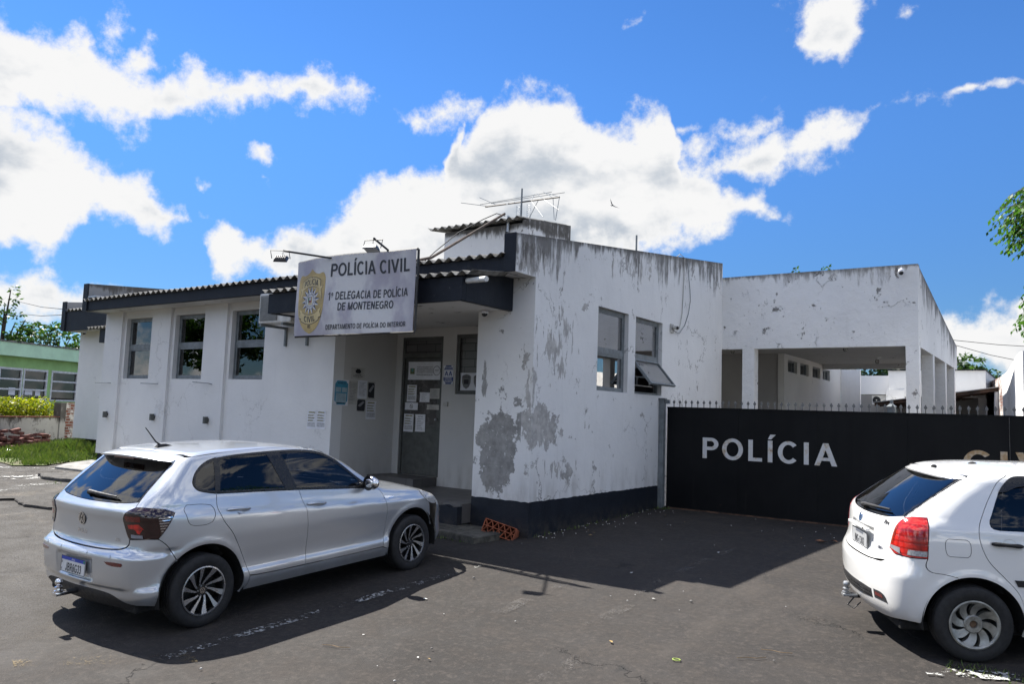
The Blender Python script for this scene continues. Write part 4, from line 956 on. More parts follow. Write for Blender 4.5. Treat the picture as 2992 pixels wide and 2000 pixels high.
class Body:
    def __init__(s, P): s.P = P; s.x0 = .30; s.R = .75
    def F(s, x, y, z):
        P = s.P; y = np.abs(y)
        zz = z+P['tilt']*x*sstep(.55, .85, z)*(1-.6*sstep(1.15, 1.4, z))
        w = P['W'](x)-P['H'](zz)
        w = w-P['cpil']*np.clip((.35-x)/.7, 0, 1.5)**2*sstep(P['belt']-.02, P['belt']+.25, z)
        for (cx, cz, r, g) in P['arches']:
            rr = np.hypot(x-cx, z-cz)
            w = w+g*np.exp(-((rr-r-.03)/.035)**2)*sstep(.2, .35, z)
        for (xa, xb, za, zb, dep) in P.get('dents', ()):
            w = w-dep*sstep(xa, xa+.03, x)*(1-sstep(xb-.03, xb, x))*sstep(za, za+.03, z)*(1-sstep(zb-.03, zb, z))
        Fs = y-w
        T = P['T']; e = .004
        dT = (T(x+e)-T(x-e))/(2*e)
        Ft = (z-T(x)+P['crown'](x)*y*y)/np.sqrt(1+dT*dT)
        Xr = P['Xr']; dX = (Xr(z+e)-Xr(z-e))/(2*e)
        Fr = (Xr(z)+P['rc'](z)*y*y-x)/np.sqrt(1+np.minimum(dX*dX, 9))
        if 'pocket' in P:
            (ya, za, zb, dep) = P['pocket']
            Fr = Fr+dep*(1-sstep(ya-.05, ya, y))*sstep(za, za+.035, z)*(1-sstep(zb-.02, zb, z))
        Xf = P['Xf'](z)-P['fc']*y*y
        Ff = x-Xf
        kz = P['kr'](z)
        f = smax(Fs, Fr, kz); f = smax(f, Ft, .05); f = smax(f, Ff, .22)
        return f
    def cast(s, o, d, L=2.2, n=90):
        """First hit of the surface along rays o + t d, coming from outside."""
        o = np.asarray(o, float); d = np.asarray(d, float)
        t = np.linspace(0, L, n)
        Pn = o[:, None, :]+d[:, None, :]*t[None, :, None]
        v = s.F(Pn[..., 0], Pn[..., 1], Pn[..., 2])
        i = np.argmax(v < 0, axis=1); ok = (v < 0).any(axis=1)
        i = np.where(ok, np.maximum(i, 1), n-1)
        a = t[i-1]; b = t[i]
        for _ in range(26):
            m = (a+b)/2; q = o+d*m[:, None]; neg = s.F(q[:, 0], q[:, 1], q[:, 2]) < 0
            b = np.where(neg, m, b); a = np.where(neg, a, m)
        return o+d*((a+b)/2)[:, None]
    def S(s, pts, sg=1):
        p = np.array(pts, float); z = np.zeros(len(p))
        return s.cast(np.c_[p[:, 0], z+1.3*sg, p[:, 1]], np.c_[z, z-sg, z], 1.3)
    def Rr(s, pts):
        p = np.array(pts, float); z = np.zeros(len(p))
        return s.cast(np.c_[z-1.4, p[:, 0], p[:, 1]], np.c_[z+1, z, z], 2.4)
    def Tt(s, pts):
        p = np.array(pts, float); z = np.zeros(len(p))
        return s.cast(np.c_[p[:, 0], p[:, 1], z+2.0], np.c_[z, z, z-1], 2.0)
    def U(s, pts):
        p = np.array(pts, float); u = p[:, 0]; sg = np.where(u < 0, -1., 1.); a = np.abs(u); lim = s.R*math.pi/2
        ph = np.minimum(a, lim)/s.R; ex = np.maximum(a-lim, 0)
        dx, dy = -np.cos(ph), np.sin(ph)*sg; dx = np.where(a > lim, 0, dx)
        o = np.c_[s.x0+ex, 0*a, p[:, 1]]
        return s.cast(o+np.c_[dx, dy, 0*a]*1.7, -np.c_[dx, dy, 0*a], 1.7)
    def toU(s, P3):
        x, y, z = P3.T; sg = np.where(y < 0, -1., 1.); lim = s.R*math.pi/2
        ph = np.arctan2(np.abs(y), s.x0-x)
        return np.c_[np.where(x > s.x0, lim+x-s.x0, ph*s.R)*sg, z]
    def nrm(s, P3, e=.0025):
        x, y, z = P3.T; F = s.F
        n = np.c_[F(x+e, y, z)-F(x-e, y, z), F(x, y+e, z)-F(x, y-e, z), F(x, y, z+e)-F(x, y, z-e)]
        return n/np.linalg.norm(n, axis=1)[:, None]

def catmull(pts, step):
    """Smooth polyline through 2D points, evenly resampled."""
    p = np.array(pts, float)
    if len(p) > 2:
        q = np.vstack([2*p[0]-p[1], p, 2*p[-1]-p[-2]]); out = []
        for i in range(1, len(q)-2):
            d = [max(np.linalg.norm(q[i+k]-q[i+k-1])**.5, 1e-6) for k in (0, 1, 2)]
            t0, t1, t2, t3 = 0, d[0], d[0]+d[1], d[0]+d[1]+d[2]
            for t in np.linspace(t1, t2, 12, endpoint=False):
                A1 = (t1-t)/(t1-t0)*q[i-1]+(t-t0)/(t1-t0)*q[i]; A2 = (t2-t)/(t2-t1)*q[i]+(t-t1)/(t2-t1)*q[i+1]; A3 = (t3-t)/(t3-t2)*q[i+1]+(t-t2)/(t3-t2)*q[i+2]
                B1 = (t2-t)/(t2-t0)*A1+(t-t0)/(t2-t0)*A2; B2 = (t3-t)/(t3-t1)*A2+(t-t1)/(t3-t1)*A3
                out.append((t2-t)/(t2-t1)*B1+(t-t1)/(t2-t1)*B2)
        out.append(p[-1]); p = np.array(out)
    L = np.r_[0, np.cumsum(np.linalg.norm(np.diff(p, axis=0), axis=1))]
    n = max(1, int(round(L[-1]/step)))
    s = np.linspace(0, L[-1], n+1)
    return np.c_[np.interp(s, L, p[:, 0]), np.interp(s, L, p[:, 1])]
def arc(cx, cz, r, a0, a1, n=28): return [(cx+r*math.cos(math.radians(a0+(a1-a0)*i/n)), cz+r*math.sin(math.radians(a0+(a1-a0)*i/n))) for i in range(n+1)]

class Car:
    def __init__(s, body, root): s.b = body; s.root = root
    def line(s, segs, sg=1, step=.022):
        """segs: list of (chart, points); chart 'S' side (x, z), 'R' rear (y, z), 'T' top (x, y)."""
        out = []
        for ch, pts in segs:
            q = catmull(pts, step)
            if ch == 'S': p = s.b.S(q, 1)
            elif ch == 'R': p = s.b.Rr(q)
            else: p = s.b.Tt(q)
            out.append(p)
        P = np.vstack(out)
        keep = [0]
        for i in range(1, len(P)):
            if np.linalg.norm(P[i]-P[keep[-1]]) > .006: keep.append(i)
        if np.linalg.norm(P[keep[-1]]-P[keep[0]]) < .006: keep.pop()
        P = P[keep]
        if sg < 0: P = P*np.array([1, -1, 1])
        return P
    def half(s, segs, step=.022):
        """Half outline starting and ending on the centre line, mirrored to a full loop."""
        P = s.line(segs, 1, step); Q = P[::-1]*np.array([1, -1, 1])
        if abs(P[-1, 1]) < .01: Q = Q[1:]
        if abs(P[0, 1]) < .01: Q = Q[:-1]
        return np.vstack([P, Q])
    def panel(s, name, P3, mat, parent=None, chart='U', gap=.0024, off=0.0, flange=.012, grid=.026, holes=(), flat=False):
        to = (lambda p: p[:, :2]) if chart == 'T' else s.b.toU
        fr = s.b.Tt if chart == 'T' else s.b.U
        def inset(q, g):
            n = len(q); area = .5*np.sum(q[:, 0]*np.roll(q[:, 1], -1)-np.roll(q[:, 0], -1)*q[:, 1])
            t = np.roll(q, -1, 0)-np.roll(q, 1, 0); t /= np.maximum(np.linalg.norm(t, axis=1), 1e-9)[:, None]
            nn = np.c_[-t[:, 1], t[:, 0]]*(1 if area > 0 else -1)
            return q+nn*g
        loops = []
        for k, L in enumerate([P3]+list(holes)):
            q = to(L); loops.append(inset(q, gap if k == 0 else -gap))
        allp = np.vstack(loops); edges = []; o = 0
        for L in loops:
            n = len(L); edges += [(o+i, o+(i+1) % n) for i in range(n)]; o += n
        lo, hi = allp.min(0), allp.max(0)
        gx, gy = np.meshgrid(np.arange(lo[0]+grid*.5, hi[0], grid), np.arange(lo[1]+grid*.5, hi[1], grid))
        g = np.c_[gx.ravel(), gy.ravel()]
        def inside(pt, L):
            x, y = pt.T; c = np.zeros(len(pt), bool)
            a = L; b = np.roll(L, -1, 0)
            for (ax, ay), (bx, by) in zip(a, b):
                cond = (ay > y) != (by > y)
                with np.errstate(divide='ignore', invalid='ignore'): xi = (bx-ax)*(y-ay)/(by-ay)+ax
                c ^= cond & (x < xi)
            return c
        def dist(pt, L):
            a = L; b = np.roll(L, -1, 0); best = np.full(len(pt), 9.)
            for A, B in zip(a, b):
                d = B-A; t = np.clip(((pt-A)@d)/max(d@d, 1e-12), 0, 1); best = np.minimum(best, np.linalg.norm(pt-A-t[:, None]*d, axis=1))
            return best
        m = inside(g, loops[0])
        for h in loops[1:]: m &= ~inside(g, h)
        g = g[m]
        for L in loops:
            if len(g): g = g[dist(g, L) > grid*.45]
        pts = [Vector(p) for p in allp]+[Vector(p) for p in g]
        v, e, f, ov, oe, of = delaunay_2d_cdt(pts, edges, [], 0, 1e-6)
        V = np.array([(q.x, q.y) for q in v])
        tri = [t for t in f if len(t) >= 3]
        cen = np.array([V[list(t)].mean(0) for t in tri])
        ok = inside(cen, loops[0])
        for h in loops[1:]: ok &= ~inside(cen, h)
        tri = [t for t, k in zip(tri, ok) if k]
        P = fr(V); N = s.b.nrm(P); P = P+N*off
        verts = [tuple(p) for p in P]; norms = [tuple(n) for n in N]; faces = []
        for t in tri:
            a, b, c = P[t[0]], P[t[1]], P[t[2]]
            n = np.cross(b-a, c-a); faces.append(tuple(t) if n @ N[t[0]] > 0 else tuple(t[::-1]))
        if flange:
            cnt = {}
            for t in faces:
                for i in range(len(t)): k = (t[i], t[(i+1) % len(t)]); cnt[k] = cnt.get(k, 0)+1
            for (a, b) in list(cnt):
                if (b, a) in cnt: continue
                i = len(verts)
                A, B = np.array(verts[a]), np.array(verts[b]); tn = np.cross(B-A, N[a]); tn = tn/max(np.linalg.norm(tn), 1e-9)
                verts += [tuple(A), tuple(B), tuple(B-N[b]*flange), tuple(A-N[a]*flange)]; norms += [tuple(tn)]*4
                faces.append((i+1, i, i+3, i+2))
        me = bpy.data.meshes.new(name); me.from_pydata(verts, [], faces); me.materials.append(mat)
        me.polygons.foreach_set('use_smooth', [True]*len(me.polygons))
        me.normals_split_custom_set_from_vertices(norms)
        ob = bpy.data.objects.new(name, me); COL.objects.link(ob); ob.parent = parent or s.root
        return ob
    def both(s, name, segs, mat, **k):
        """A part on each side of the car."""
        holes = k.pop('holesegs', ())
        return [s.panel(name, s.line(segs, sg), mat, holes=[s.line(h, sg) for h in holes], **k) for sg in (-1, 1)]
    def centre(s, name, segs, mat, **k):
        return s.panel(name, s.half(segs), mat, **k)
    def frame(s, p, off=0.0):
        """Point and normal of the surface at a 3D point already on it."""
        p = np.array([p], float); n = s.b.nrm(p)[0]; return Vector(p[0]+n*off), Vector(n)

def paint(name, col, metal=0.0, rough=0.35):
    m, t, p = material(name)
    pos = t.n('ShaderNodeTexCoord').outputs['Object']
    n = t.noise(pos, 2.5, 5); dust = t.noise(pos, 30, 6, .7)
    c = tuple(col)+(1,)
    s = t.sepxyz(pos)
    low = t.math('MULTIPLY', t.ramp(s[2], .60, .22), t.ramp(n, .35, .65))
    c = t.mix(t.math('MULTIPLY', low, .30), c, (.30, .27, .24, 1))
    t.put(p.inputs['Base Color'], c)
    p.inputs['Metallic'].default_value = metal
    t.put(p.inputs['Roughness'], t.math('ADD', t.math('MULTIPLY', dust, .05), rough-.02))
    p.inputs['Coat Weight'].default_value = 1.0; p.inputs['Coat IOR'].default_value = 1.75; t.put(p.inputs['Coat Roughness'], t.ramp(dust, .4, .8, .008, .04))
    if metal:
        fl = t.noise(pos, 1400, 2, .5)
        t.put(p.inputs['Normal'], t.n('ShaderNodeBump', {'Strength': .02, 'Distance': .002, 'Height': fl}))
    return m
M_SILVER = paint('silver_paint', (.55, .58, .62), .66, .28)
M_WPAINT = paint('white_paint', (.78, .78, .77), 0, .32)
M_CGLASS = glass('tinted_car_glass', (.15, .18, .24), 0, 1.52)
M_DGL = glass('dark_car_glass', (.05, .055, .075), 0, 1.52)
M_RGLASS = glass('tinted_rear_glass', (.10, .11, .125), 0, 1.6, .03)
M_TRIM = plain('gloss_black_trim', (.010, .010, .011), .25, var=.1)
M_MATTE = plain('matte_black_plastic', (.022, .022, .024), .6, bump=.15)
def lens_mat():
    m, t, p = material('red_lamp'); pos = t.n('ShaderNodeTexCoord').outputs['Object']; s = t.sepxyz(pos)
    row = t.math('FRACT', t.math('MULTIPLY', s[2], 22.0)); col_ = t.math('FRACT', t.math('MULTIPLY', t.math('ADD', s[0], s[1]), 34.0))
    cell = t.math('MULTIPLY', t.ramp(t.math('ABSOLUTE', t.math('SUBTRACT', row, .5)), .2, .5, 1, .45), t.ramp(t.math('ABSOLUTE', t.math('SUBTRACT', col_, .5)), .2, .5, 1, .6))
    dk = t.ramp(t.noise(pos, 9, 2), .45, .6)
    t.put(p.inputs['Base Color'], t.mix(cell, (.16, .004, .004, 1), t.mix(dk, (.62, .022, .014, 1), (.40, .010, .008, 1))))
    p.inputs['Roughness'].default_value = .12; p.inputs['Coat Weight'].default_value = 1; p.inputs['Coat Roughness'].default_value = .02
    t.put(p.inputs['Normal'], t.n('ShaderNodeBump', {'Strength': .25, 'Distance': .004, 'Height': cell})); return m
M_REDL = lens_mat()
M_DREDL = plain('dark_red_lamp', (.12, .006, .006), .10, var=.2, scale=40, coat=1)
M_SMOKE = plain('smoked_lamp', (.010, .009, .010), .06, var=.1, coat=1)
M_CLEARL = plain('clear_lamp', (.42, .42, .42), .12, var=.3, scale=60, coat=1)
M_ORANGE = plain('orange_red_lamp', (.36, .035, .012), .10, var=.3, scale=50, coat=1)
M_SEAT = plain('dark_seat_cloth', (.035, .035, .038), .85)
M_WELL = plain('wheel_well', (.008, .008, .008), .9)

def tyre_prof(r, rim, w):
    h = w/2
    return [(rim-.012, -h*.80), (rim+.004, -h*.90), (rim+.03, -h*.98), (r-.055, -h*1.02), (r-.022, -h*.97), (r-.006, -h*.84), (r, -h*.70), (r, -h*.42), (r-.007, -h*.40), (r-.007, -h*.35), (r, -h*.33), (r, -h*.04), (r-.007, -h*.03), (r-.007, h*.03), (r, h*.04), (r, h*.33), (r-.007, h*.35), (r-.007, h*.40), (r, h*.42), (r, h*.70), (r-.006, h*.84), (r-.022, h*.97), (r-.055, h*1.02), (rim+.03, h*.98), (rim+.004, h*.90), (rim-.012, h*.80)]
def make_wheel(root, name, x, side, zc, r, rim, width, kind):
    """A wheel whose outer face looks along side (+1 left, -1 right)."""
    w = bpy.data.objects.new(name, None); COL.objects.link(w); w.parent = root
    w.location = (x, 0, zc)
    yo = side
    MB().lathe([(a, b) for a, b in tyre_prof(r, rim, width)], 56, 'y').build('tyre', M_RUBBER, w, smooth=True).location = (0, yo*WHEEL_Y, 0)
    def flip(mb, nm, mat, **k):
        mb.v = [(v[0], yo*(v[1]+WHEEL_Y), v[2]) for v in mb.v]; return mb.build(nm, mat, w, **k)
    h = width/2
    return w, flip, h
def wheel_swirl(root, x, side, zc):
    r, rim, wd = .302, .200, .19
    w, flip, h = make_wheel(root, 'wheel', x, side, zc, r, rim, wd, 0)
    M_ALB = MATS.get('alloy_black') or plain('alloy_black', (.012, .012, .013), .3)
    M_ALC = MATS.get('alloy_cut') or plain('alloy_cut', (.42, .42, .43), .30, .85, var=.02)
    flip(MB().lathe([(rim-.004, h*.86), (rim, h*.80), (rim-.012, h*.55), (rim-.02, -h*.7)], 56, 'y'), 'rim_barrel', M_ALB, smooth=True)
    flip(MB().lathe([(rim+.002, h*.90), (rim+.003, h*.97), (rim-.007, h*.99), (rim-.010, h*.90)], 56, 'y', True), 'rim', M_ALC, smooth=True)
    flip(MB().lathe([(.001, -.02), (rim-.02, -.02), (rim-.02, -.035), (.001, -.035)], 40, 'y'), 'brake_disc', plain('brake_disc', (.02, .02, .02), .6), smooth=True)
    def blade(a0, bend, w0, w1):
        L = []; m = 9
        for k in range(m):
            t = k/(m-1); rr = .040+(rim-.010-.040)*t
            a = a0+bend*(1-(1-t)**2.2)
            hw = w0+(w1-w0)*t**1.5
            L.append((rr, a, hw, t))
        return L
    dark = MB(); cut = MB()
    for i in range(5):
        base = i*2*math.pi/5+.25
        for a0, bd, w0, w1 in ((base, -.50, .0085, .026), (base+.54, -.40, .0075, .021)):
            L = blade(a0, bd, w0, w1); m = len(L)
            def pt(q, sgn, e=0.0, dz=0.0):
                rr, a, hw, t = q; hw = (hw-e)*sgn
                return (rr*math.cos(a)-hw*math.sin(a), h*.50+.026*t+dz, rr*math.sin(a)+hw*math.cos(a))
            for (mbx, e, top) in ((dark, 0, .010), (cut, .0012, .0108)):
                v = []
                for q in L: v += [pt(q, 1, e, top), pt(q, -1, e, top), pt(q, 1, e, -.03), pt(q, -1, e, -.03)]
                if mbx is cut: mbx.add(v, [(4*k, 4*k+1, 4*k+5, 4*k+4) for k in range(m-1)])
                else:
                    f = []
                    for k in range(m-1):
                        o = 4*k; f += [(o, o+1, o+5, o+4), (o+1, o+3, o+7, o+5), (o+3, o+2, o+6, o+7), (o+2, o, o+4, o+6)]
                    mbx.add(v, f)
    dark.lathe([(.001, h*.55+.012), (.048, h*.55+.010), (.055, h*.55-.01), (.055, h*.55-.03)], 32, 'y')
    flip(dark, 'spokes', M_ALB); flip(cut, 'spoke_faces', M_ALC)
    cap = MB(); cap.lathe([(.001, h*.55+.016), (.027, h*.55+.016), (.030, h*.55+.012)], 28, 'y'); flip(cap, 'hub_cap', M_TRIM)
    em = MB()
    vw_mark(em, .024, lambda a, b: (a, h*.55+.0175, b)); flip(em, 'emblem', M_CHROME)
    nuts = MB()
    for i in range(5):
        a = i*2*math.pi/5+.6; nuts.m = Matrix.Translation((.040*math.cos(a), h*.55, .040*math.sin(a))); nuts.lathe([(.001, .014), (.006, .014), (.008, .008)], 8, 'y')
    flip(nuts, 'wheel_nuts', M_STEEL)
    return w
def vw_mark(mb, r, put):
    """Ring with a V over a W, as flat strokes; put(a, b) maps the plane to space."""
    n = 36
    a = [(r*math.cos(2*math.pi*i/n), r*math.sin(2*math.pi*i/n)) for i in range(n)]; q = .86
    mb.add([put(*p) for p in a]+[put(p[0]*q, p[1]*q) for p in a], [(i, (i+1) % n, n+(i+1) % n, n+i) for i in range(n)])
    def st(p0, p1, wd=.15):
        (x0, y0), (x1, y1) = p0, p1; d = math.hypot(x1-x0, y1-y0); nx, ny = -(y1-y0)/d*wd/2, (x1-x0)/d*wd/2
        mb.add([put(r*(x0+nx), r*(y0+ny)), put(r*(x1+nx), r*(y1+ny)), put(r*(x1-nx), r*(y1-ny)), put(r*(x0-nx), r*(y0-ny))], [(0, 1, 2, 3)])
    for sx in (-1, 1):
        st((sx*.38, .80), (0, .12)); st((sx*.72, .50), (sx*.34, -.72)); st((sx*.34, -.72), (0, -.02))
def wheel_turbine(root, x, side, zc):
    r, rim, wd = .283, .180, .17
    w, flip, h = make_wheel(root, 'wheel', x, side, zc, r, rim, wd, 0)
    M_AL = MATS.get('old_alloy') or plain('old_alloy', (.33, .33, .31), .42, .75, var=.2, scale=14)
    flip(MB().lathe([(rim-.004, h*.88), (rim-.004, h*.80), (rim-.014, h*.5), (rim-.022, -h*.7)], 56, 'y'), 'rim_barrel', plain('alloy_shadow', (.05, .05, .05), .5, .4), smooth=True)
    flip(MB().lathe([(rim+.002, h*.90), (rim+.004, h*.99), (rim-.006, h*1.02), (rim-.020, h*.93), (rim-.022, h*.80), (rim-.012, h*.78)], 56, 'y', True), 'rim', M_AL, smooth=True)
    flip(MB().lathe([(.001, .0), (rim-.022, .0), (rim-.022, -.02), (.001, -.02)], 40, 'y'), 'brake_disc', plain('dark_brake', (.015, .015, .015), .7))
    sp = MB()
    for i in range(8):
        a0 = i*2*math.pi/8; P = []
        for sgn in (1, -1):
            ks = range(7) if sgn > 0 else range(6, -1, -1)
            for k in ks:
                t = k/6; rr = .055+(rim-.018-.055)*t; a = a0-.40*t*t
                hw = (.018+.022*t)*sgn
                P.append((rr*math.cos(a)-hw*math.sin(a), rr*math.sin(a)+hw*math.cos(a), t, sgn))
        n = len(P); f = lambda p: h*.70+.022*p[2]*p[2]-.010*(p[3] < 0)
        top = [(p[0], f(p), p[1]) for p in P]; bot = [(p[0], f(p)-.04, p[1]) for p in P]
        sp.add(top+bot, [(k, (k+1), n-2-k, n-1-k) for k in range(6)]+[tuple(range(2*n-1, n-1, -1))]+[(k, k+n, (k+1) % n+n, (k+1) % n) for k in range(n)])
    sp.lathe([(.026, h*.70-.012), (.030, h*.70+.004), (.060, h*.70+.006), (.070, h*.70-.004), (.072, h*.70-.03)], 40, 'y')
    flip(sp, 'spokes', M_AL, auto=40)
    flip(MB().lathe([(.001, h*.70-.012), (.026, h*.70-.010)], 24, 'y'), 'hub_cap', plain('rusty_hub', (.10, .06, .035), .8))
    nb = MB()
    for i in range(4):
        a = i*math.pi/2+.1; nb.m = Matrix.Translation((.047*math.cos(a), h*.70, .047*math.sin(a))); nb.lathe([(.012, .0065), (.011, -.006), (.001, -.006)], 12, 'y')
    flip(nb, 'wheel_nuts', M_DARK)
    return w
def seat(root, x, y, w=.46, h=.60, z=.50):
    o = MB(); o.box(x-.05, x+.42, y-w/2, y+w/2, z-.12, z, .05); o.m = Matrix.Translation((x, y, z-.05)) @ Matrix.Rotation(R_(-16), 4, 'Y')
    o.box(-.09, .05, -w/2, w/2, 0, h, .045); o.box(-.06, .05, -.13, .13, h+.04, h+.22, .04); o.box(-.015, .0, -.06, -.05, h-.02, h+.06); o.box(-.015, .0, .05, .06, h-.02, h+.06)
    return o.build('seat', M_SEAT, root, smooth=False)
def surf_text(car, txt, size, centre, chart, mat, name, parent, bold=.0, off=.003, sx=1.0):
    """Raised letters following the body at the rear (y, z); text reads from behind, so +y is to its left."""
    vs, fs = text_mesh(txt, size, bold, sx)
    P = car.b.Rr([(centre[0]-v[0], centre[1]+v[1]) for v in vs]); N = car.b.nrm(P)
    mb = MB(); mb.add([tuple(p) for p in P+N*off], fs)
    return mb.build(name, mat, parent)
def plate(parent, body, y0, z0, x, tilt, w, h, txt, style):
    o = bpy.data.objects.new('licence_plate', None); COL.objects.link(o); o.parent = parent
    o.location = (x, y0, z0); o.rotation_euler = (0, tilt, 0)
    M_PL = MATS.get('plate_white') or plain('plate_white', (.66, .66, .66) if style == 'new' else (.40, .41, .42), .4, var=.04)
    if style == 'new': MB().box(-.004, 0, -w/2, w/2, -h/2, h/2, .0015).build('base', M_PL, o)
    else: MB().box(-.004, 0, -w/2, w/2, -h/2, h/2, .0015).build('base', plain('plate_grey', (.38, .39, .40), .4, var=.06), o)
    rim = MB()
    for a, b, c, d in ((-w/2, w/2, h/2-.004, h/2), (-w/2, w/2, -h/2, -h/2+.004), (-w/2, -w/2+.004, -h/2+.004, h/2-.004), (w/2-.004, w/2, -h/2+.004, h/2-.004)): rim.box(-.0055, -.0042, a, b, c, d)
    rim.build('border', M_INK, o)
    def text(s, size, cy, cz, mat, bold, sx, nm):
        vs, fs = text_mesh(s, size, bold, sx); mb = MB(); mb.add([(-.0052, cy-v[0], cz+v[1]) for v in vs], fs); mb.build(nm, mat, o)
    if style == 'new':
        MB().box(-.0047, -.0042, -w/2+.004, w/2-.004, h/2-.032, h/2-.004).build('blue_band', plain('plate_blue', (.012, .05, .40), .4), o)
        text('BRASIL', .018, 0, h/2-.025, M_PL, .0006, 1.0, 'country')
        text(txt, .092, -.010, -.054, M_INK, .0042, .82, 'number')
        MB().box(-.0050, -.0047, -w/2+.012, -w/2+.034, h/2-.027, h/2-.010).build('flag', plain('plate_flag', (.05, .25, .06), .5), o)
        MB().box(-.0047, -.0042, w/2-.024, w/2-.010, -.052, -.034).box(-.0047, -.0042, w/2-.024, w/2-.010, .004, .022).build('marks', M_GREYINK, o)
    else:
        text(txt, .086, 0, -.053, M_INK, .002, .86, 'number')
        MB().box(-.0047, -.0042, -.10, .10, h/2-.030, h/2-.012).build('city_strip', plain('plate_strip', (.12, .13, .16), .5), o)
    return o

# ------------------------------------------------------------------ the silver hatchback
def car_root(label, group, origin, fwd, scale):
    o = thing('parked_car', label, 'car', (0, 0, 0), group=group)
    n = Vector((0, -.0397, 1)).normalized(); f = Vector(fwd); f = (f-n*f.dot(n)).normalized(); l = n.cross(f)
    m = Matrix((f, l, n)).transposed().to_4x4(); m.translation = Vector(origin)
    o.matrix_world = m @ Matrix.Diagonal((scale, scale, scale, 1))
    return o
KS = .959
def from_cam(p): c = Vector((0, 0, CAMH)); return c+(Vector(p)-c)*KS
SIL = dict(
    tilt=.066, belt=1.08, cpil=.05,
    W=spl([(-.75, .80), (-.4, .845), (0, .868), (.8, .876), (2.0, .876), (2.6, .868), (3.0, .83), (3.4, .74)]),
    H=spl([(.16, .075), (.20, .055), (.26, .026), (.31, .008), (.35, .004), (.385, .006), (.425, .018), (.47, .020), (.62, .009), (.78, .001), (.90, .003), (.943, .009), (.958, .018), (.99, .029), (1.04, .041), (1.10, .058), (1.2, .100), (1.3, .150), (1.4, .21), (1.47, .27), (1.6, .40)]),
    arches=[(0, .305, .372, .006), (2.565, .305, .372, .006)],
    T=spl([(-.8, 1.20), (-.42, 1.375), (-.26, 1.412), (0, 1.446), (.4, 1.469), (.8, 1.470), (1.2, 1.440), (1.42, 1.398), (1.6, 1.32), (2.0, 1.085), (2.12, 1.015), (2.3, .985), (2.6, .95), (2.9, .885), (3.1, .80), (3.25, .70), (3.36, .56), (3.6, .2)]),
    crown=lambda x: .06+.03*sstep(1.3, 2.2, x),
    Xr=spl([(0, -.50), (.20, -.555), (.26, -.60), (.33, -.635), (.385, -.640), (.40, -.652), (.47, -.664), (.56, -.672), (.63, -.674), (.650, -.668), (.675, -.634), (.700, -.606), (.73, -.596), (.80, -.592), (.90, -.596), (.955, -.606), (.985, -.606), (1.005, -.588), (1.035, -.548), (1.06, -.520), (1.10, -.478), (1.2, -.365), (1.30, -.250), (1.36, -.180), (1.45, -.08), (1.6, .05)]),
    rc=lambda z: .15-.02*sstep(.9, 1.2, z),
    kr=lambda z: .20-.12*sstep(1.0, 1.25, z),
    Xf=spl([(0, 3.22), (.2, 3.30), (.3, 3.37), (.5, 3.39), (.65, 3.36), (.8, 3.26), (1.0, 3.1)]), fc=.28,
    pocket=(.30, .40, .615, .030),
)
WHEEL_Y = .772
c1 = car_root('silver hatchback parked nose-in towards the porch, seen from behind', 'cars parked in front of the station', from_cam((-6.748, 4.008, -.266)), (0, 1, .0397), KS)
B1 = Body(SIL); CR = Car(B1, c1)
S_, R2, T_ = 'S', 'R', 'T'
AR = .383
dlo = [(-.072, 1.185), (-.045, 1.25), (.02, 1.315), (.10, 1.358), (.20, 1.385), (.40, 1.400), (.86, 1.408), (1.15, 1.400), (1.36, 1.370), (1.55, 1.285), (1.81, 1.078), (1.97, .962)]
dlo_b = [(1.97, .962), (1.90, .972), (1.60, .995), (1.07, 1.038), (.89, 1.052), (.50, 1.075), (.125, 1.098), (.02, 1.118), (-.045, 1.142), (-.072, 1.185)]
rail = [(-.085, 1.396), (-.01, 1.404), (.15, 1.418), (.40, 1.428), (.86, 1.434), (1.15, 1.425), (1.38, 1.394), (1.60, 1.298), (1.86, 1.100), (2.06, .985)]
hatch_side = [(.555, 1.372), (.585, 1.25), (.612, 1.12), (.628, 1.050), (.640, 1.030)]
lamp_in = [(.640, 1.030), (.596, .995), (.566, .935), (.585, .860), (.618, .795), (.632, .782)]
lamp_bot = [(-.452, .790), (-.40, .786)]
lamp_side = [(-.40, .786), (-.345, .865), (-.285, .965), (-.272, .982)]
lamp_top = [(-.272, .982), (-.345, 1.012), (-.47, 1.030)]
door_r = [(.120, 1.098), (.115, .98), (.165, .865), (.255, .75), (.36, .55), (.425, .40), (.445, .345)]
bump_side = [(-.40, .786), (-.33, .72), (-.245, .585)]
hatch_low = [(.632, .782), (.626, .735), (.585, .708), (.45, .690), (.16, .684), (.0, .684)]
aQ = [arc(0, .305, AR, -14, 131)]
pq = CR.both('rear_quarter', [(R2, hatch_side[:1]+[(.555, 1.386)]), (S_, [(-.085, 1.396), (-.01, 1.404), (.12, 1.414), (.24, 1.421)]), (S_, [(.24, 1.421), (.22, 1.392)]), (S_, [(.22, 1.392), (.10, 1.362), (.02, 1.318), (-.048, 1.252), (-.078, 1.185), (-.05, 1.138), (.02, 1.113), (.120, 1.092)]), (S_, door_r), (S_, [(.445, .345), (.432, .272)]), (S_, [(.432, .272), (.36, .215)]), (S_, arc(0, .305, AR, -14, 131)), (S_, bump_side[::-1]), (S_, lamp_side), (S_, lamp_top), (R2, [(.640, 1.030), (.628, 1.050)]), (R2, hatch_side[::-1][1:])], M_SILVER)
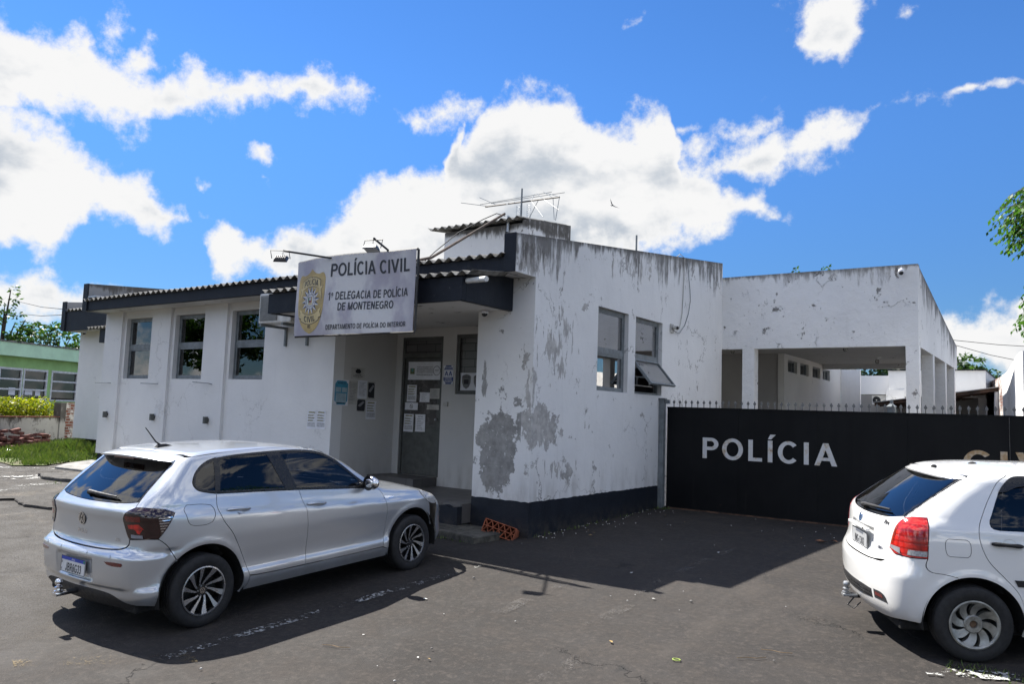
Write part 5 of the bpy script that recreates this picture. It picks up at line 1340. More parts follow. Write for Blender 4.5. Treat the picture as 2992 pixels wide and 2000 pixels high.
CR.both('roof_rail', [(S_, [(.24, 1.421), (.40, 1.428), (.86, 1.434), (1.15, 1.425), (1.38, 1.394), (1.60, 1.298), (1.86, 1.100), (2.06, .985)]), (S_, [(2.06, .985), (2.045, .955)]), (S_, [(2.045, .955), (1.97, .962)]), (S_, dlo[::-1][:-4]), (S_, [(.20, 1.385), (.24, 1.421)])], M_SILVER, gap=.001)
# side glazing: black surround with three panes set into it
qwin = [(-.050, 1.190), (-.025, 1.250), (.035, 1.305), (.11, 1.343), (.172, 1.362)]
win_r = [(.225, 1.368), (.40, 1.383), (.72, 1.390)]
sur = CR.both('window_surround', [(S_, dlo), (S_, dlo_b)], M_TRIM, off=-.003, gap=0.0, flange=.02,
    holesegs=[[(S_, qwin), (S_, [(.172, 1.362), (.118, 1.118)]), (S_, [(.118, 1.118), (.03, 1.137), (-.03, 1.155), (-.050, 1.190)])],
              [(S_, [(.235, 1.368), (.40, 1.383), (.735, 1.390)]), (S_, [(.735, 1.390), (.855, 1.072)]), (S_, [(.855, 1.072), (.5, 1.094), (.165, 1.113)]), (S_, [(.165, 1.113), (.235, 1.368)])],
              [(S_, [(.90, 1.390), (1.14, 1.382), (1.34, 1.353), (1.52, 1.272), (1.77, 1.082), (1.82, 1.035)]), (S_, [(1.82, 1.035), (1.80, .999)]), (S_, [(1.80, .999), (1.4, 1.032), (.995, 1.060)]), (S_, [(.995, 1.060), (.90, 1.390)])]])
for nm, sg in (('rear_quarter_glass', [(S_, qwin), (S_, [(.172, 1.362), (.118, 1.118)]), (S_, [(.118, 1.118), (.03, 1.137), (-.03, 1.155), (-.050, 1.190)])]),
               ('rear_window', [(S_, [(.235, 1.368), (.40, 1.383), (.735, 1.390)]), (S_, [(.735, 1.390), (.855, 1.072)]), (S_, [(.855, 1.072), (.5, 1.094), (.165, 1.113)]), (S_, [(.165, 1.113), (.235, 1.368)])]),
               ('front_window', [(S_, [(.90, 1.390), (1.14, 1.382), (1.34, 1.353), (1.52, 1.272), (1.77, 1.082), (1.82, 1.035)]), (S_, [(1.82, 1.035), (1.80, .999)]), (S_, [(1.80, .999), (1.4, 1.032), (.995, 1.060)]), (S_, [(.995, 1.060), (.90, 1.390)])])):
    CR.both(nm, sg, M_CGLASS, off=-.006, gap=-.002, flange=0)
belt_f = [(1.97, .957), (1.90, .967), (1.60, .990), (1.07, 1.033), (1.005, 1.038)]
bl = [(1.005, 1.038), (1.03, .94), (1.062, .86), (1.083, .66), (1.067, .335)]
rd = CR.both('rear_door', [(S_, [(.120, 1.092), (.5, 1.070), (1.005, 1.038)]), (S_, bl), (S_, [(1.067, .335), (.7, .338), (.50, .345), (.445, .352)]), (S_, door_r[::-1])], M_SILVER)
fdl = [(2.045, .955), (2.10, .90), (2.138, .815), (2.150, .635), (2.115, .42), (2.10, .335)]
fd = CR.both('front_door', [(S_, belt_f[::-1]), (S_, [(1.97, .957), (2.045, .955)]), (S_, fdl), (S_, [(2.10, .335), (1.6, .332), (1.067, .335)]), (S_, bl[::-1])], M_SILVER)
CR.both('sill', [(S_, [(.445, .345), (.50, .340), (1.067, .331), (2.10, .331)]), (S_, [(2.10, .331), (2.18, .30)]), (S_, [(2.18, .30), (2.20, .225)]), (S_, [(2.20, .225), (.40, .225)]), (S_, [(.40, .225), (.432, .272), (.445, .345)])], M_SILVER)
fen_top = [(2.06, .985), (2.3, .965), (2.6, .915), (2.85, .845)]
CR.both('front_fender', [(S_, [(2.045, .955), (2.06, .985)]), (S_, [(2.06, .985), (2.3, .945), (2.6, .890), (2.80, .845)]), (S_, [(2.80, .845), (2.86, .70), (2.905, .46)]), (S_, arc(2.565, .305, AR, 24, 192)), (S_, [(2.20, .228), (2.18, .30)]), (S_, [(2.18, .30), (2.10, .335)]), (S_, fdl[::-1])], M_SILVER)
CR.centre('hood', [(T_, [(2.16, 0), (2.16, .35), (2.08, .66)]), (S_, [(2.06, .985), (2.3, .945), (2.6, .890), (2.80, .845)]), (T_, [(2.93, .66), (3.14, .45), (3.20, .2), (3.21, 0)])], M_SILVER, chart='T', grid=.05)
CR.centre('front_bumper', [(T_, [(3.21, 0), (3.20, .2), (3.14, .45), (2.93, .66)]), (S_, [(2.80, .845), (2.86, .70), (2.905, .46)]), (S_, arc(2.565, .305, AR, 24, -16)), (S_, [(2.94, .215), (3.0, .215)]), (T_, [(3.05, .70), (3.25, .35), (3.30, 0)])], M_SILVER, chart='T', grid=.05, gap=0) if False else None
def front_end(car, mat, zlo, ztop, x_side):
    """Nose between the arches: a grid over height and bearing."""
    b = car.b; vs = []; fs = []; nz, nu = 12, 40
    for j in range(nz+1):
        for i in range(nu+1):
            a = R_(-x_side+2*x_side*i/nu); z = zlo+(ztop-zlo)*j/nz
            o = np.array([[2.2, 0, z]]); d = np.array([[math.cos(a), math.sin(a), 0]])
            p = b.cast(o+d*1.7, -d, 1.7)[0]; vs.append(tuple(p))
    W = nu+1
    fs = [(j*W+i, j*W+i+1, (j+1)*W+i+1, (j+1)*W+i) for j in range(nz) for i in range(nu)]
    return MB().add(vs, fs).build('front_bumper', mat, car.root, smooth=True)
front_end(CR, M_SILVER, .21, .80, 45)
hl = CR.both('headlight', [(S_, [(2.80, .845), (2.72, .862), (2.78, .76), (2.90, .70), (3.0, .70), (2.97, .79)]), (S_, [(2.97, .79), (2.80, .845)])], M_CLEARL, off=.006, flange=.01)
# roof, spoiler, windscreen
ry = [(x, z) for x, z in rail]
CR.centre('roof', [(T_, [(-.095, 0), (-.088, .25), (-.062, .42), (-.03, .535)]), (S_, rail[1:7]), (T_, [(1.37, .555), (1.42, .35), (1.44, 0)])], M_SILVER, chart='T', grid=.05)
CR.centre('windscreen', [(T_, [(1.455, 0), (1.435, .35), (1.39, .545)]), (S_, rail[6:]), (T_, [(2.075, .66), (2.14, .35), (2.15, 0)])], M_CGLASS, chart='T', grid=.06, off=-.003)
def spoiler(root, hw, xf, xt, zt, zb, mat, rise=.055, bow=.13):
    vs = []; fs = []; n = 24; prof = [(xf, 0), (xf-.06, -.004), ((xf+xt)/2, -.012), (xt+.02, -.026), (xt, -.033), (xt+.004, -.047), (xt+.02, -.053), (xt+.09, -.058), (xf+.02, -.062)]
    m = len(prof)
    for i in range(n+1):
        y = -hw+2*hw*i/n; e = abs(y)/hw
        for (x, z) in prof:
            k = (xf-x)/(xf-xt)
            vs.append((x+bow*y*y*(1+.5*k)+.05*e**8*k, y, zt+z-rise*y*y-.010*e**8+(.0 if z > -.04 else .012*e**6)))
    for i in range(n):
        for j in range(m):
            a = i*m+j; b = i*m+(j+1) % m; fs.append((a, b, b+m, a+m))
    fs += [tuple(range(m-1, -1, -1)), tuple(range(n*m, n*m+m))]
    return MB().add(vs, fs).build('spoiler', mat, root, smooth=True, auto=50)
sp1 = spoiler(c1, .562, -.085, -.285, 1.4385, 1.37, M_SILVER, .085, .15)
mb = MB(); mb.hexa([(-.262, -.16, 1.374), (-.262, .16, 1.374), (-.215, .16, 1.370), (-.215, -.16, 1.370)], [(-.267, -.16, 1.392), (-.267, .16, 1.392), (-.215, .16, 1.382), (-.215, -.16, 1.382)]); mb.build('brake_light', M_DREDL, sp1)
# hatch with glass, crease, emblem, lettering
glass_side = [(.520, 1.366), (.548, 1.25), (.575, 1.13), (.590, 1.075)]
gb = [(.590, 1.075), (.50, 1.060), (.25, 1.050), (0, 1.047)]
hatch = CR.centre('tailgate', [(R2, [(0, 1.040), (.25, 1.043), (.50, 1.052), (.622, 1.066)]), (R2, [(.622, 1.066), (.628, 1.050), (.636, 1.034)]), (R2, lamp_in), (R2, hatch_low)], M_SILVER)
CR.both('tailgate_pillar', [(R2, [(.555, 1.384), (.585, 1.25), (.612, 1.12), (.622, 1.066)]), (R2, [(.622, 1.066), (.602, 1.060)]), (R2, [(.602, 1.060), (.575, 1.20), (.540, 1.384)]), (R2, [(.540, 1.384), (.555, 1.384)])], M_TRIM, off=-.002, parent=hatch)
CR.centre('rear_glass', [(R2, [(0, 1.392), (.3, 1.390), (.540, 1.384)]), (R2, [(.540, 1.384), (.575, 1.20), (.602, 1.060)]), (R2, [(.602, 1.060), (.50, 1.052), (.25, 1.043), (0, 1.040)])], M_RGLASS, parent=hatch, off=-.002)
em = MB(); pe, ne = CR.frame(B1.Rr([(0, .895)])[0], .001)
ux = Vector((0, -1, 0)); uy = ne.cross(ux).normalized()
if uy.z < 0: uy = -uy
disc = MB(); disc.m = Matrix((ux, uy, ne)).transposed().to_4x4(); disc.m.translation = pe
disc.lathe([(.001, .006), (.050, .006), (.056, .003), (.057, -.003)], 36, 'z'); badge = disc.build('emblem', M_TRIM, hatch, smooth=True)
vw_mark(em, .054, lambda a, b: tuple(pe+ux*a+uy*b+ne*.0075)); em.build('emblem_mark', M_CHROME, badge)
surf_text(CR, 'POLO', .046, (0, .772), R2, M_CHROME, 'model_lettering', hatch, .0012, sx=1.5)
surf_text(CR, 'TSI', .036, (-.50, .752), R2, M_CHROME, 'engine_lettering', hatch, .0012, sx=1.3)
def wiper(root, p0, p1, body, base=True):
    P = body.Rr([(p0[0]+(p1[0]-p0[0])*k/8, p0[1]+(p1[1]-p0[1])*k/8) for k in range(9)]); N = body.nrm(P)
    mb = MB(); mb.tube([tuple(P[k]+N[k]*(.028 if k else .02)) for k in range(9)], [.017, .016, .014, .012, .011, .009, .008, .007, .006], 8)
    mb.tube([tuple(P[k]+N[k]*.010) for k in range(2, 9)], .005, 6)
    mb.ball(tuple(P[0]+N[0]*.014), .024, 8)
    return mb.build('rear_wiper', M_MATTE, root, smooth=True)
wiper(c1, (.085, 1.085), (-.36, 1.075), B1)
# tail lamps: smoked lens with red and clear cells
lens = [(R2, [(.640, 1.030), (.596, .995), (.566, .935), (.585, .860), (.618, .795), (.632, .782)]), (S_, lamp_bot), (S_, lamp_side), (S_, lamp_top)]
M_SMK2 = plain('smoked_red_lens', (.020, .004, .0045), .07, var=.2, scale=30, coat=1)
for sg in (-1, 1):
    L = CR.panel('tail_light', CR.line(lens, sg), M_SMK2, off=.006, flange=.02)
    for segs, mt, nm in (([(R2, [(.59, .965), (.73, .965)]), (R2, [(.73, .965), (.735, .925)]), (R2, [(.735, .925), (.60, .925)]), (R2, [(.60, .925), (.59, .965)])], M_DREDL, 'brake_cell'),
                         ([(R2, [(.615, .895), (.72, .905)]), (R2, [(.72, .905), (.755, .865)]), (R2, [(.745, .865), (.725, .825)]), (R2, [(.725, .825), (.70, .84), (.69, .86), (.625, .865)]), (R2, [(.625, .865), (.615, .895)])], M_REDL, 'tail_cell'),
                         ([(R2, [(.650, .822), (.745, .818)]), (R2, [(.745, .818), (.75, .793)]), (R2, [(.75, .793), (.655, .793)]), (R2, [(.655, .793), (.650, .822)])], M_GREYINK, 'reverse_cell')):
        CR.panel(nm, CR.line(segs, sg), mt, parent=L, off=.0072, flange=0, gap=0)
    for k in range(7):
        z = .955-k*.021; xa = -.405+.004*k; xb = -.300-.013*k
        P = np.vstack([B1.S([(xa+(xb-xa)*t, z) for t in np.linspace(0, 1, 6)]), B1.S([(xb+(xa-xb)*t, z-.009) for t in np.linspace(0, 1, 6)])]); N = B1.nrm(P)
        P = (P+N*.008)*np.array([1, sg, 1]); MB().add([tuple(p) for p in P], [tuple(range(12))]).build('indicator_bar', M_CHROME, L)
# rear bumper, diffuser, reflectors, plate, tow bar
bump = [(R2, [(0, .680), (.16, .680), (.45, .686), (.588, .703), (.630, .732), (.637, .778)]), (S_, [(-.452, .786), (-.40, .782)]), (S_, bump_side), (S_, arc(0, .305, AR, 131, 183)), (S_, [(-.375, .27), (-.38, .245)]), (R2, [(.72, .262), (.64, .285), (.52, .335), (.36, .352), (0, .352)])]
rb_ = CR.centre('rear_bumper', bump, M_SILVER)
CR.centre('diffuser', [(R2, [(0, .352), (.36, .352), (.52, .335), (.64, .285), (.72, .262)]), (R2, [(.72, .262), (.66, .225), (.4, .215), (0, .215)])], M_MATTE, off=-.004)
for sg in (-1, 1):
    CR.panel('reflector', CR.line([(R2, [(.455, .602), (.56, .608), (.66, .606)]), (R2, [(.66, .606), (.668, .588), (.655, .574)]), (R2, [(.655, .574), (.55, .572), (.49, .580)]), (R2, [(.49, .580), (.455, .602)])], sg), M_DREDL, off=.002, flange=.004, parent=rb_)
    for (y, z) in ((.52, .645), (.215, .650)):
        p, n = CR.frame(B1.Rr([(y, z)])[0], .0); p.y *= sg; n.y *= sg
        q = MB(); q.m = Matrix.Translation(p) @ n.to_track_quat('Z', 'Y').to_matrix().to_4x4()
        q.lathe([(.001, .0022), (.0095, .0022)], 18, 'z'); q.lathe([(.0098, .0015), (.0125, .0015), (.0125, -.001)], 18, 'z'); q.build('parking_sensor', M_STEEL if False else M_SILVER, rb_)
plate(rb_, B1, 0, .508, -.655, R_(4), .40, .13, 'JBR6G33', 'new')
tb = MB(); tb.tube([(-.50, 0, .300), (-.72, 0, .300)], .022, 10); tb.build('tow_bar', M_MATTE, c1)
tb = MB(); tb.box(-.80, -.70, -.035, .035, .285, .312, .006); tb.lathe([(.001, .0)], 8, 'z') if False else None
tb.m = Matrix.Translation((-.765, 0, .312)); tb.lathe([(.001, 0), (.034, 0), (.034, .014), (.020, .018), (.018, .03), (.030, .034), (.030, .044), (.016, .050), (.016, .058), (.024, .064), (.029, .078), (.029, .09), (.020, .106), (.001, .110)], 24, 'z')
tb.build('tow_ball', M_CHROME, c1, auto=40)
# fuel flap, handles, mirrors, antenna, small trim
for sg in (-1,):
    f = CR.line([(S_, [(-.165, 1.030), (-.03, 1.022), (.05, 1.008)]), (S_, [(.05, 1.008), (.080, .975), (.082, .91), (.055, .868)]), (S_, [(.055, .868), (.0, .852), (-.10, .855)]), (S_, [(-.10, .855), (-.15, .875), (-.180, .95), (-.192, 1.0), (-.165, 1.030)])], sg)
    g = np.roll(f, -1, 0); mbx = MB(); N = B1.nrm(f)
    mbx.tube([tuple(p+n*.0005) for p, n in zip(f, N)]+[tuple(f[0]+N[0]*.0005)], .0022, 5, False); mbx.build('fuel_flap_seam', M_MATTE, c1)
def handle(door, x0, x1, z0, sg, mat):
    P = B1.S([(x0+(x1-x0)*k/10, z0-.066*(x1-x0)*k/10) for k in range(11)]); N = B1.nrm(P); P = P*np.array([1, sg, 1]); N = N*np.array([1, sg, 1])
    h = MB(); h.tube([tuple(P[k]+N[k]*(.030-.022*abs(k-5)**4/625)) for k in range(11)], [.008, .012, .014, .0145, .0145, .0145, .0145, .0145, .014, .012, .009], 10)
    h.build('handle', mat, door, smooth=True)
    d = MB(); c, n = Vector(P[6]), Vector(N[6])
    d.m = Matrix.Translation(c-n*.004) @ n.to_track_quat('Z', 'Y').to_matrix().to_4x4()
    d.lathe([(.001, .0005), (.03, .002), (.046, .0055)], 24, 'z'); d.build('handle_cup', M_SILVER, door, smooth=True)
for (ra, fa, sg) in ((rd[0], fd[0], -1), (rd[1], fd[1], 1)):
    handle(ra, .205, .43, .945, sg, M_SILVER); handle(fa, 1.08, 1.305, .895, sg, M_SILVER)
for sg in (-1, 1):
    mr = MB(); mr.m = Matrix.Translation((1.87, sg*.915, 1.030)) @ Matrix.Rotation(R_(8*sg), 4, 'Z')
    mr.ball((0, 0, 0), .1, 12, (.62, 1.05, .72)); mm = mr.build('mirror', M_CHROME, c1, smooth=True)
    g = MB(); g.m = Matrix.Translation((1.82, sg*.915, 1.030)); g.lathe([(.001, 0), (.075, 0)], 24, 'x'); gg = g.build('mirror_glass', M_TRIM, mm)
    a = MB().tube([(1.88, sg*.79, .975), (1.88, sg*.87, 1.0)], .022, 8); a.build('mirror_arm', M_TRIM, mm)
an = MB().tube([(.09, 0, 1.46), (.03, 0, 1.50), (-.075, 0, 1.635)], [.010, .007, .0045], 8); an.hexa([(.03, -.03, 1.447), (.19, -.02, 1.458), (.19, .02, 1.458), (.03, .03, 1.447)], [(.05, -.012, 1.478), (.12, -.012, 1.480), (.12, .012, 1.480), (.05, .012, 1.478)])
an.build('antenna', M_RUBBER, c1)
for sg in (-1, 1):
    P = B1.S([(2.12+.17*t, .865-.02*t) for t in np.linspace(0, 1, 8)]); Q = B1.S([(2.14+.10*t, .838-.008*t) for t in np.linspace(1, 0, 8)])
    A = np.vstack([P, Q]); A = (A+B1.nrm(A)*.003)*np.array([1, sg, 1]); MB().add([tuple(p) for p in A], [tuple(range(16))]).build('fender_badge', M_CHROME, c1)
# running gear and cabin
for x in (0, 2.565):
    for sg in (-1, 1):
        wheel_swirl(c1, x, sg, .302)
        wl_ = MB()
        for i in range(25):
            pass
        A = arc(x, .305, AR+.012, -12, 192, 30); vs = [(a, sg*y, z) for a, z in A for y in (.855, .50)]
        wl_.add(vs, [(2*i, 2*i+1, 2*i+3, 2*i+2) for i in range(30)]); wl_.add([(a, sg*.50, z) for a, z in A], [tuple(range(31))]); wl_.build('wheel_well', M_WELL, c1)
MB().box(-.50, 3.15, -.70, .70, .19, .27, .02).build('underbody', M_WELL, c1)
MB().box(.40, 2.10, -.80, .80, .27, .40).box(-.42, .42, -.50, .50, .27, .62).box(2.0, 2.15, -.75, .75, .4, .92).build('cabin_floor', M_WELL, c1)
seat(c1, .35, .38, .52, .60, .62); seat(c1, .35, -.38, .52, .60, .62); seat(c1, 1.12, .37, .48, .66, .60); seat(c1, 1.12, -.37, .48, .66, .60)
mb = MB(); mb.box(1.80, 2.1, -.72, .72, .80, .94, .05); mb.build('dashboard', M_SEAT, c1)
sw = MB(); sw.m = Matrix.Translation((1.62, .37, .90)) @ Matrix.Rotation(R_(65), 4, 'Y')
sw.tube([(.18*math.cos(t), .18*math.sin(t), 0) for t in np.linspace(0, 2*math.pi, 28)], .013, 8, False); sw.box(-.02, .02, -.17, .17, -.01, .01); sw.build('steering_wheel', M_MATTE, c1, smooth=True)

# ------------------------------------------------------------------ the white hatchback
WHT = dict(
    tilt=.03, belt=.99, cpil=.03,
    W=spl([(-.75, .74), (-.4, .785), (0, .806), (.7, .817), (1.9, .817), (2.4, .806), (2.8, .77), (3.2, .68)]),
    H=spl([(.16, .07), (.22, .045), (.30, .014), (.40, .003), (.52, .000), (.66, .002), (.80, .008), (.90, .016), (.97, .028), (1.02, .048), (1.1, .075), (1.2, .112), (1.3, .155), (1.38, .195), (1.44, .24), (1.6, .38)]),
    arches=[(-.02, .285, .335, .007), (2.373, .285, .335, .007)],
    T=spl([(-.8, 1.20), (-.4, 1.335), (-.15, 1.375), (.1, 1.408), (.5, 1.432), (.9, 1.432), (1.2, 1.405), (1.42, 1.34), (1.6, 1.245), (1.9, 1.035), (2.05, .95), (2.2, .925), (2.5, .885), (2.8, .80), (3.0, .70), (3.15, .5), (3.4, .2)]),
    crown=lambda x: .060+.02*sstep(1.2, 2.0, x),
    Xr=spl([(0, -.50), (.18, -.54), (.24, -.595), (.30, -.632), (.36, -.648), (.50, -.660), (.58, -.662), (.63, -.652), (.68, -.628), (.73, -.608), (.78, -.599), (.90, -.590), (.96, -.580), (1.00, -.562), (1.03, -.540), (1.06, -.500), (1.15, -.375), (1.25, -.230), (1.35, -.080), (1.42, .025), (1.6, .20)]),
    rc=lambda z: .22-.02*sstep(.9, 1.2, z),
    kr=lambda z: .17-.05*sstep(.95, 1.2, z),
    Xf=spl([(0, 2.95), (.2, 3.05), (.3, 3.12), (.5, 3.15), (.65, 3.1), (.8, 3.0), (1.0, 2.8)]), fc=.30,
    pocket=(.30, .685, .900, .020),
)
WHEEL_Y = .722
c2 = car_root('white hatchback at the right edge with red upright tail lights and a dusty alloy wheel', 'cars parked in front of the station', from_cam((-.895, 7.675, -.115)), (math.sin(R_(62.5)), math.cos(R_(62.5)), 0), KS)
B2 = Body(WHT); CW = Car(B2, c2)
AW = .352; ax_ = -.02
lamp_v = [(-.335, .760), (-.325, .90), (-.305, 1.058)]
lamp_i = [(.545, .795), (.572, .89), (.600, .985), (.618, 1.040)]
door_w = [(.325, 1.392), (.245, 1.345), (.165, 1.24), (.085, 1.10), (.040, .99), (.040, .90), (.09, .765), (.20, .640), (.285, .54), (.325, .44), (.340, .33)]
railw = [(.065, 1.374), (.17, 1.385), (.36, 1.398), (.8, 1.402), (1.1, 1.385), (1.35, 1.305), (1.6, 1.155), (1.85, .985), (1.97, .925)]
bsl = [(-.335, .760), (-.350, .700), (-.320, .663), (-.22, .648), (-.13, .630)]
CW.both('rear_quarter', [(R2, [(.618, 1.040), (.607, 1.12), (.588, 1.25), (.565, 1.360)]), (S_, [(.065, 1.374), (.17, 1.385), (.325, 1.395)]), (S_, door_w), (S_, [(.340, .33), (.338, .30)]), (S_, arc(ax_, .285, AW, 3, 108)), (S_, bsl[::-1]), (S_, lamp_v), (R2, [(.640, 1.055), (.618, 1.040)])], M_WPAINT)
w1 = [(.300, 1.335), (.245, 1.285), (.205, 1.215), (.150, 1.10), (.125, 1.045), (.135, 1.005), (.19, .990)]
wtop = [(.300, 1.335), (.34, 1.350), (.5, 1.360), (.83, 1.362)]
wdef = [(S_, wtop), (S_, [(.83, 1.362), (.86, .982)]), (S_, [(.86, .982), (.5, .986), (.19, .990)]), (S_, w1[::-1])]
rdw = CW.both('rear_door', [(S_, [(.325, 1.395), (.6, 1.402), (.865, 1.402)]), (S_, [(.865, 1.402), (.905, .98), (.92, .6), (.90, .33)]), (S_, [(.90, .33), (.340, .33)]), (S_, door_w[::-1])], M_WPAINT, holesegs=[wdef])
CW.both('rear_window', wdef, M_DGL, off=-.010, gap=-.003, flange=0)
CW.both('window_seal', [(S_, [(.285, 1.345), (.34, 1.364), (.5, 1.374), (.845, 1.376)]), (S_, [(.845, 1.376), (.875, .968)]), (S_, [(.875, .968), (.5, .973), (.185, .977)]), (S_, [(.185, .977), (.120, .992), (.108, 1.04), (.135, 1.105), (.192, 1.222), (.232, 1.296), (.285, 1.345)])], M_TRIM, off=-.0045, gap=0, flange=0, holesegs=[wdef])
fwd = [(S_, [(.95, 1.362), (1.12, 1.350), (1.34, 1.275), (1.56, 1.135), (1.72, 1.015)]), (S_, [(1.72, 1.015), (1.70, .975)]), (S_, [(1.70, .975), (.985, .981)]), (S_, [(.985, .981), (.95, 1.362)])]
fdw = CW.both('front_door', [(S_, [(.865, 1.402), (1.1, 1.386), (1.35, 1.303), (1.6, 1.153), (1.85, .980)]), (S_, [(1.85, .980), (1.90, .8), (1.92, .6), (1.90, .33)]), (S_, [(1.90, .33), (.90, .33)]), (S_, [(.90, .33), (.92, .6), (.905, .98), (.865, 1.402)])], M_WPAINT, holesegs=[fwd])
CW.both('front_window', fwd, M_DGL, off=-.010, gap=-.003, flange=0)
CW.both('sill', [(S_, [(.342, .322), (1.0, .322), (1.93, .322)]), (S_, [(1.93, .322), (1.99, .29)]), (S_, [(1.99, .29), (2.0, .20)]), (S_, [(2.0, .20), (.33, .20)]), (S_, [(.33, .20), (.335, .27), (.342, .322)])], M_WPAINT)
CW.both('front_fender', [(S_, [(1.85, .980), (1.97, .925), (2.2, .905), (2.45, .86), (2.62, .80)]), (S_, [(2.62, .80), (2.68, .66), (2.70, .46)]), (S_, arc(2.373, .285, AW, 28, 190)), (S_, [(2.01, .23), (1.95, .31), (1.90, .33)]), (S_, [(1.90, .33), (1.92, .6), (1.90, .8), (1.85, .980)])], M_WPAINT)
CW.centre('hood', [(T_, [(2.06, 0), (2.04, .4), (1.98, .62)]), (S_, [(1.97, .925), (2.2, .905), (2.45, .86), (2.62, .80)]), (T_, [(2.72, .60), (2.92, .4), (3.0, 0)])], M_WPAINT, chart='T', grid=.06)
front_end(CW, M_WPAINT, .19, .76, 50)
CW.both('headlight', [(S_, [(2.60, .80), (2.55, .79), (2.60, .69), (2.68, .63), (2.80, .63), (2.78, .74)]), (S_, [(2.78, .74), (2.60, .80)])], M_CLEARL, off=.006, flange=.01)
CW.centre('roof', [(T_, [(-.035, 0), (-.025, .25), (.012, .42), (.065, .535)]), (S_, railw[:6]), (T_, [(1.33, .52), (1.40, .3), (1.43, 0)])], M_WPAINT, chart='T', grid=.05)
CW.centre('windscreen', [(T_, [(1.445, 0), (1.415, .3), (1.35, .52)]), (S_, railw[5:]), (T_, [(1.98, .62), (2.03, .4), (2.04, 0)])], M_CGLASS, chart='T', grid=.06, off=-.003)
sp2 = spoiler(c2, .555, -.02, -.135, 1.394, 1.37, M_WPAINT, .070, .22)
MB().ball((-.0, -.05, 1.400), .018, 8, (1.4, .7, .9)).build('washer_nozzle', M_RUBBER, c2, smooth=True)
an = MB(); an.ball((.33, 0, 1.424), .03, 8, (1.2, .9, .6)); an.build('antenna_base', M_RUBBER, c2, smooth=True)
gsw = [(.540, 1.350), (.566, 1.25), (.585, 1.13), (.592, 1.050)]
gbw = [(.592, 1.050), (.45, 1.022), (.2, 1.010), (0, 1.007)]
htw = CW.centre('tailgate', [(R2, gbw[::-1]), (R2, [(.592, 1.050), (.618, 1.040)]), (R2, lamp_i[::-1]), (R2, [(.545, .795), (.535, .745), (.515, .690)]), (R2, [(.515, .690), (.35, .668), (0, .664)])], M_WPAINT)
CW.centre('rear_glass', [(R2, [(0, 1.352), (.3, 1.350), (.540, 1.350)]), (R2, gsw), (R2, gbw)], M_RGLASS, parent=htw, off=-.002)
CW.both('glass_edge', [(R2, [(.565, 1.355), (.588, 1.25), (.607, 1.13), (.618, 1.042)]), (R2, [(.618, 1.042), (.592, 1.050)]), (R2, gsw[::-1]), (R2, [(.540, 1.350), (.565, 1.355)])], M_TRIM, parent=htw, off=-.004, gap=.001)
lw = [(R2, [(.618, 1.042), (.640, 1.056)]), (S_, lamp_v[::-1]), (S_, [(-.335, .760), (-.45, .755)]), (R2, [(.62, .760), (.545, .791)]), (R2, lamp_i)]
for sg in (-1, 1):
    L = CW.panel('tail_light', CW.line(lw, sg), M_REDL, off=.004, flange=.02)
    for segs, mt, nm in (([(R2, [(.562, .835), (.580, .90), (.605, .985)]), (R2, [(.605, .985), (.622, .985)]), (R2, [(.622, .985), (.600, .90), (.585, .835)]), (R2, [(.585, .835), (.562, .835)])], M_ORANGE, 'indicator_cell'),
                         ([(R2, [(.560, .822), (.66, .815)]), (R2, [(.66, .815), (.665, .770)]), (R2, [(.665, .770), (.555, .796)]), (R2, [(.555, .796), (.560, .822)])], M_GREYINK, 'reverse_cell'),
                         ([(S_, [(-.452, .812), (-.336, .812)]), (S_, [(-.336, .812), (-.340, .772)]), (S_, [(-.340, .772), (-.46, .772)]), (S_, [(-.46, .772), (-.452, .812)])], M_CLEARL, 'clear_cell')):
        CW.panel(nm, CW.line(segs, sg), mt, parent=L, off=.0055, flange=0, gap=0)
pe, ne = CW.frame(B2.Rr([(0, .945)])[0], .001); ux = Vector((0, -1, 0)); uy = ne.cross(ux).normalized()
if uy.z < 0: uy = -uy
dm = Matrix((ux, uy, ne)).transposed().to_4x4(); dm.translation = pe
q = MB(); q.m = dm; q.lathe([(.034, .005), (.040, .006), (.043, .003), (.044, -.003)], 32, 'z'); bdg = q.build('emblem', M_CHROME, htw, smooth=True)
q = MB(); q.m = dm; q.lathe([(.001, .004), (.035, .0045)], 32, 'z'); q.build('emblem_field', plain('blue_grey_enamel', (.05, .10, .20), .3), bdg)
vs, fs = text_mesh('FIAT', .028, .0006, .9)
q = MB(); q.m = dm @ Matrix.Translation((0, -.009, .0055)); q.add([(v[0], v[1], 0) for v in vs], fs); q.build('emblem_lettering', M_CHROME, bdg)
surf_text(CW, 'Fire', .042, (-.47, .965), R2, M_INK, 'trim_lettering', htw, .002, sx=1.1)
q = MB(); P = B2.Rr([(-.415+.045*math.cos(t), .765+.014*math.sin(t)) for t in np.linspace(0, 2*math.pi, 20, endpoint=False)]); N = B2.nrm(P)
q.add([tuple(p) for p in P+N*.002], [tuple(range(20))]); q.build('flex_badge', M_GREYINK, htw)
surf_text(CW, 'flex', .020, (-.415, .760), R2, M_CHROME, 'badge_lettering', htw, .003, sx=1.2)
pl = plate(htw, B2, 0, .775, -.597, R_(1), .40, .13, 'ING·1302', 'old')
q = MB(); q.box(-.622, -.588, -.25, .25, .862, .888, .006); q.build('plate_lamp_bar', M_WPAINT, htw)
q = MB(); q.m = Matrix.Translation((-.618, -.17, .876)) @ Matrix.Rotation(R_(-90), 4, 'Y'); q.lathe([(.001, .008), (.009, .008), (.010, 0)], 14, 'z'); q.build('lock', M_INK, htw)
wiper(c2, (.06, 1.035), (-.42, 1.055), B2)
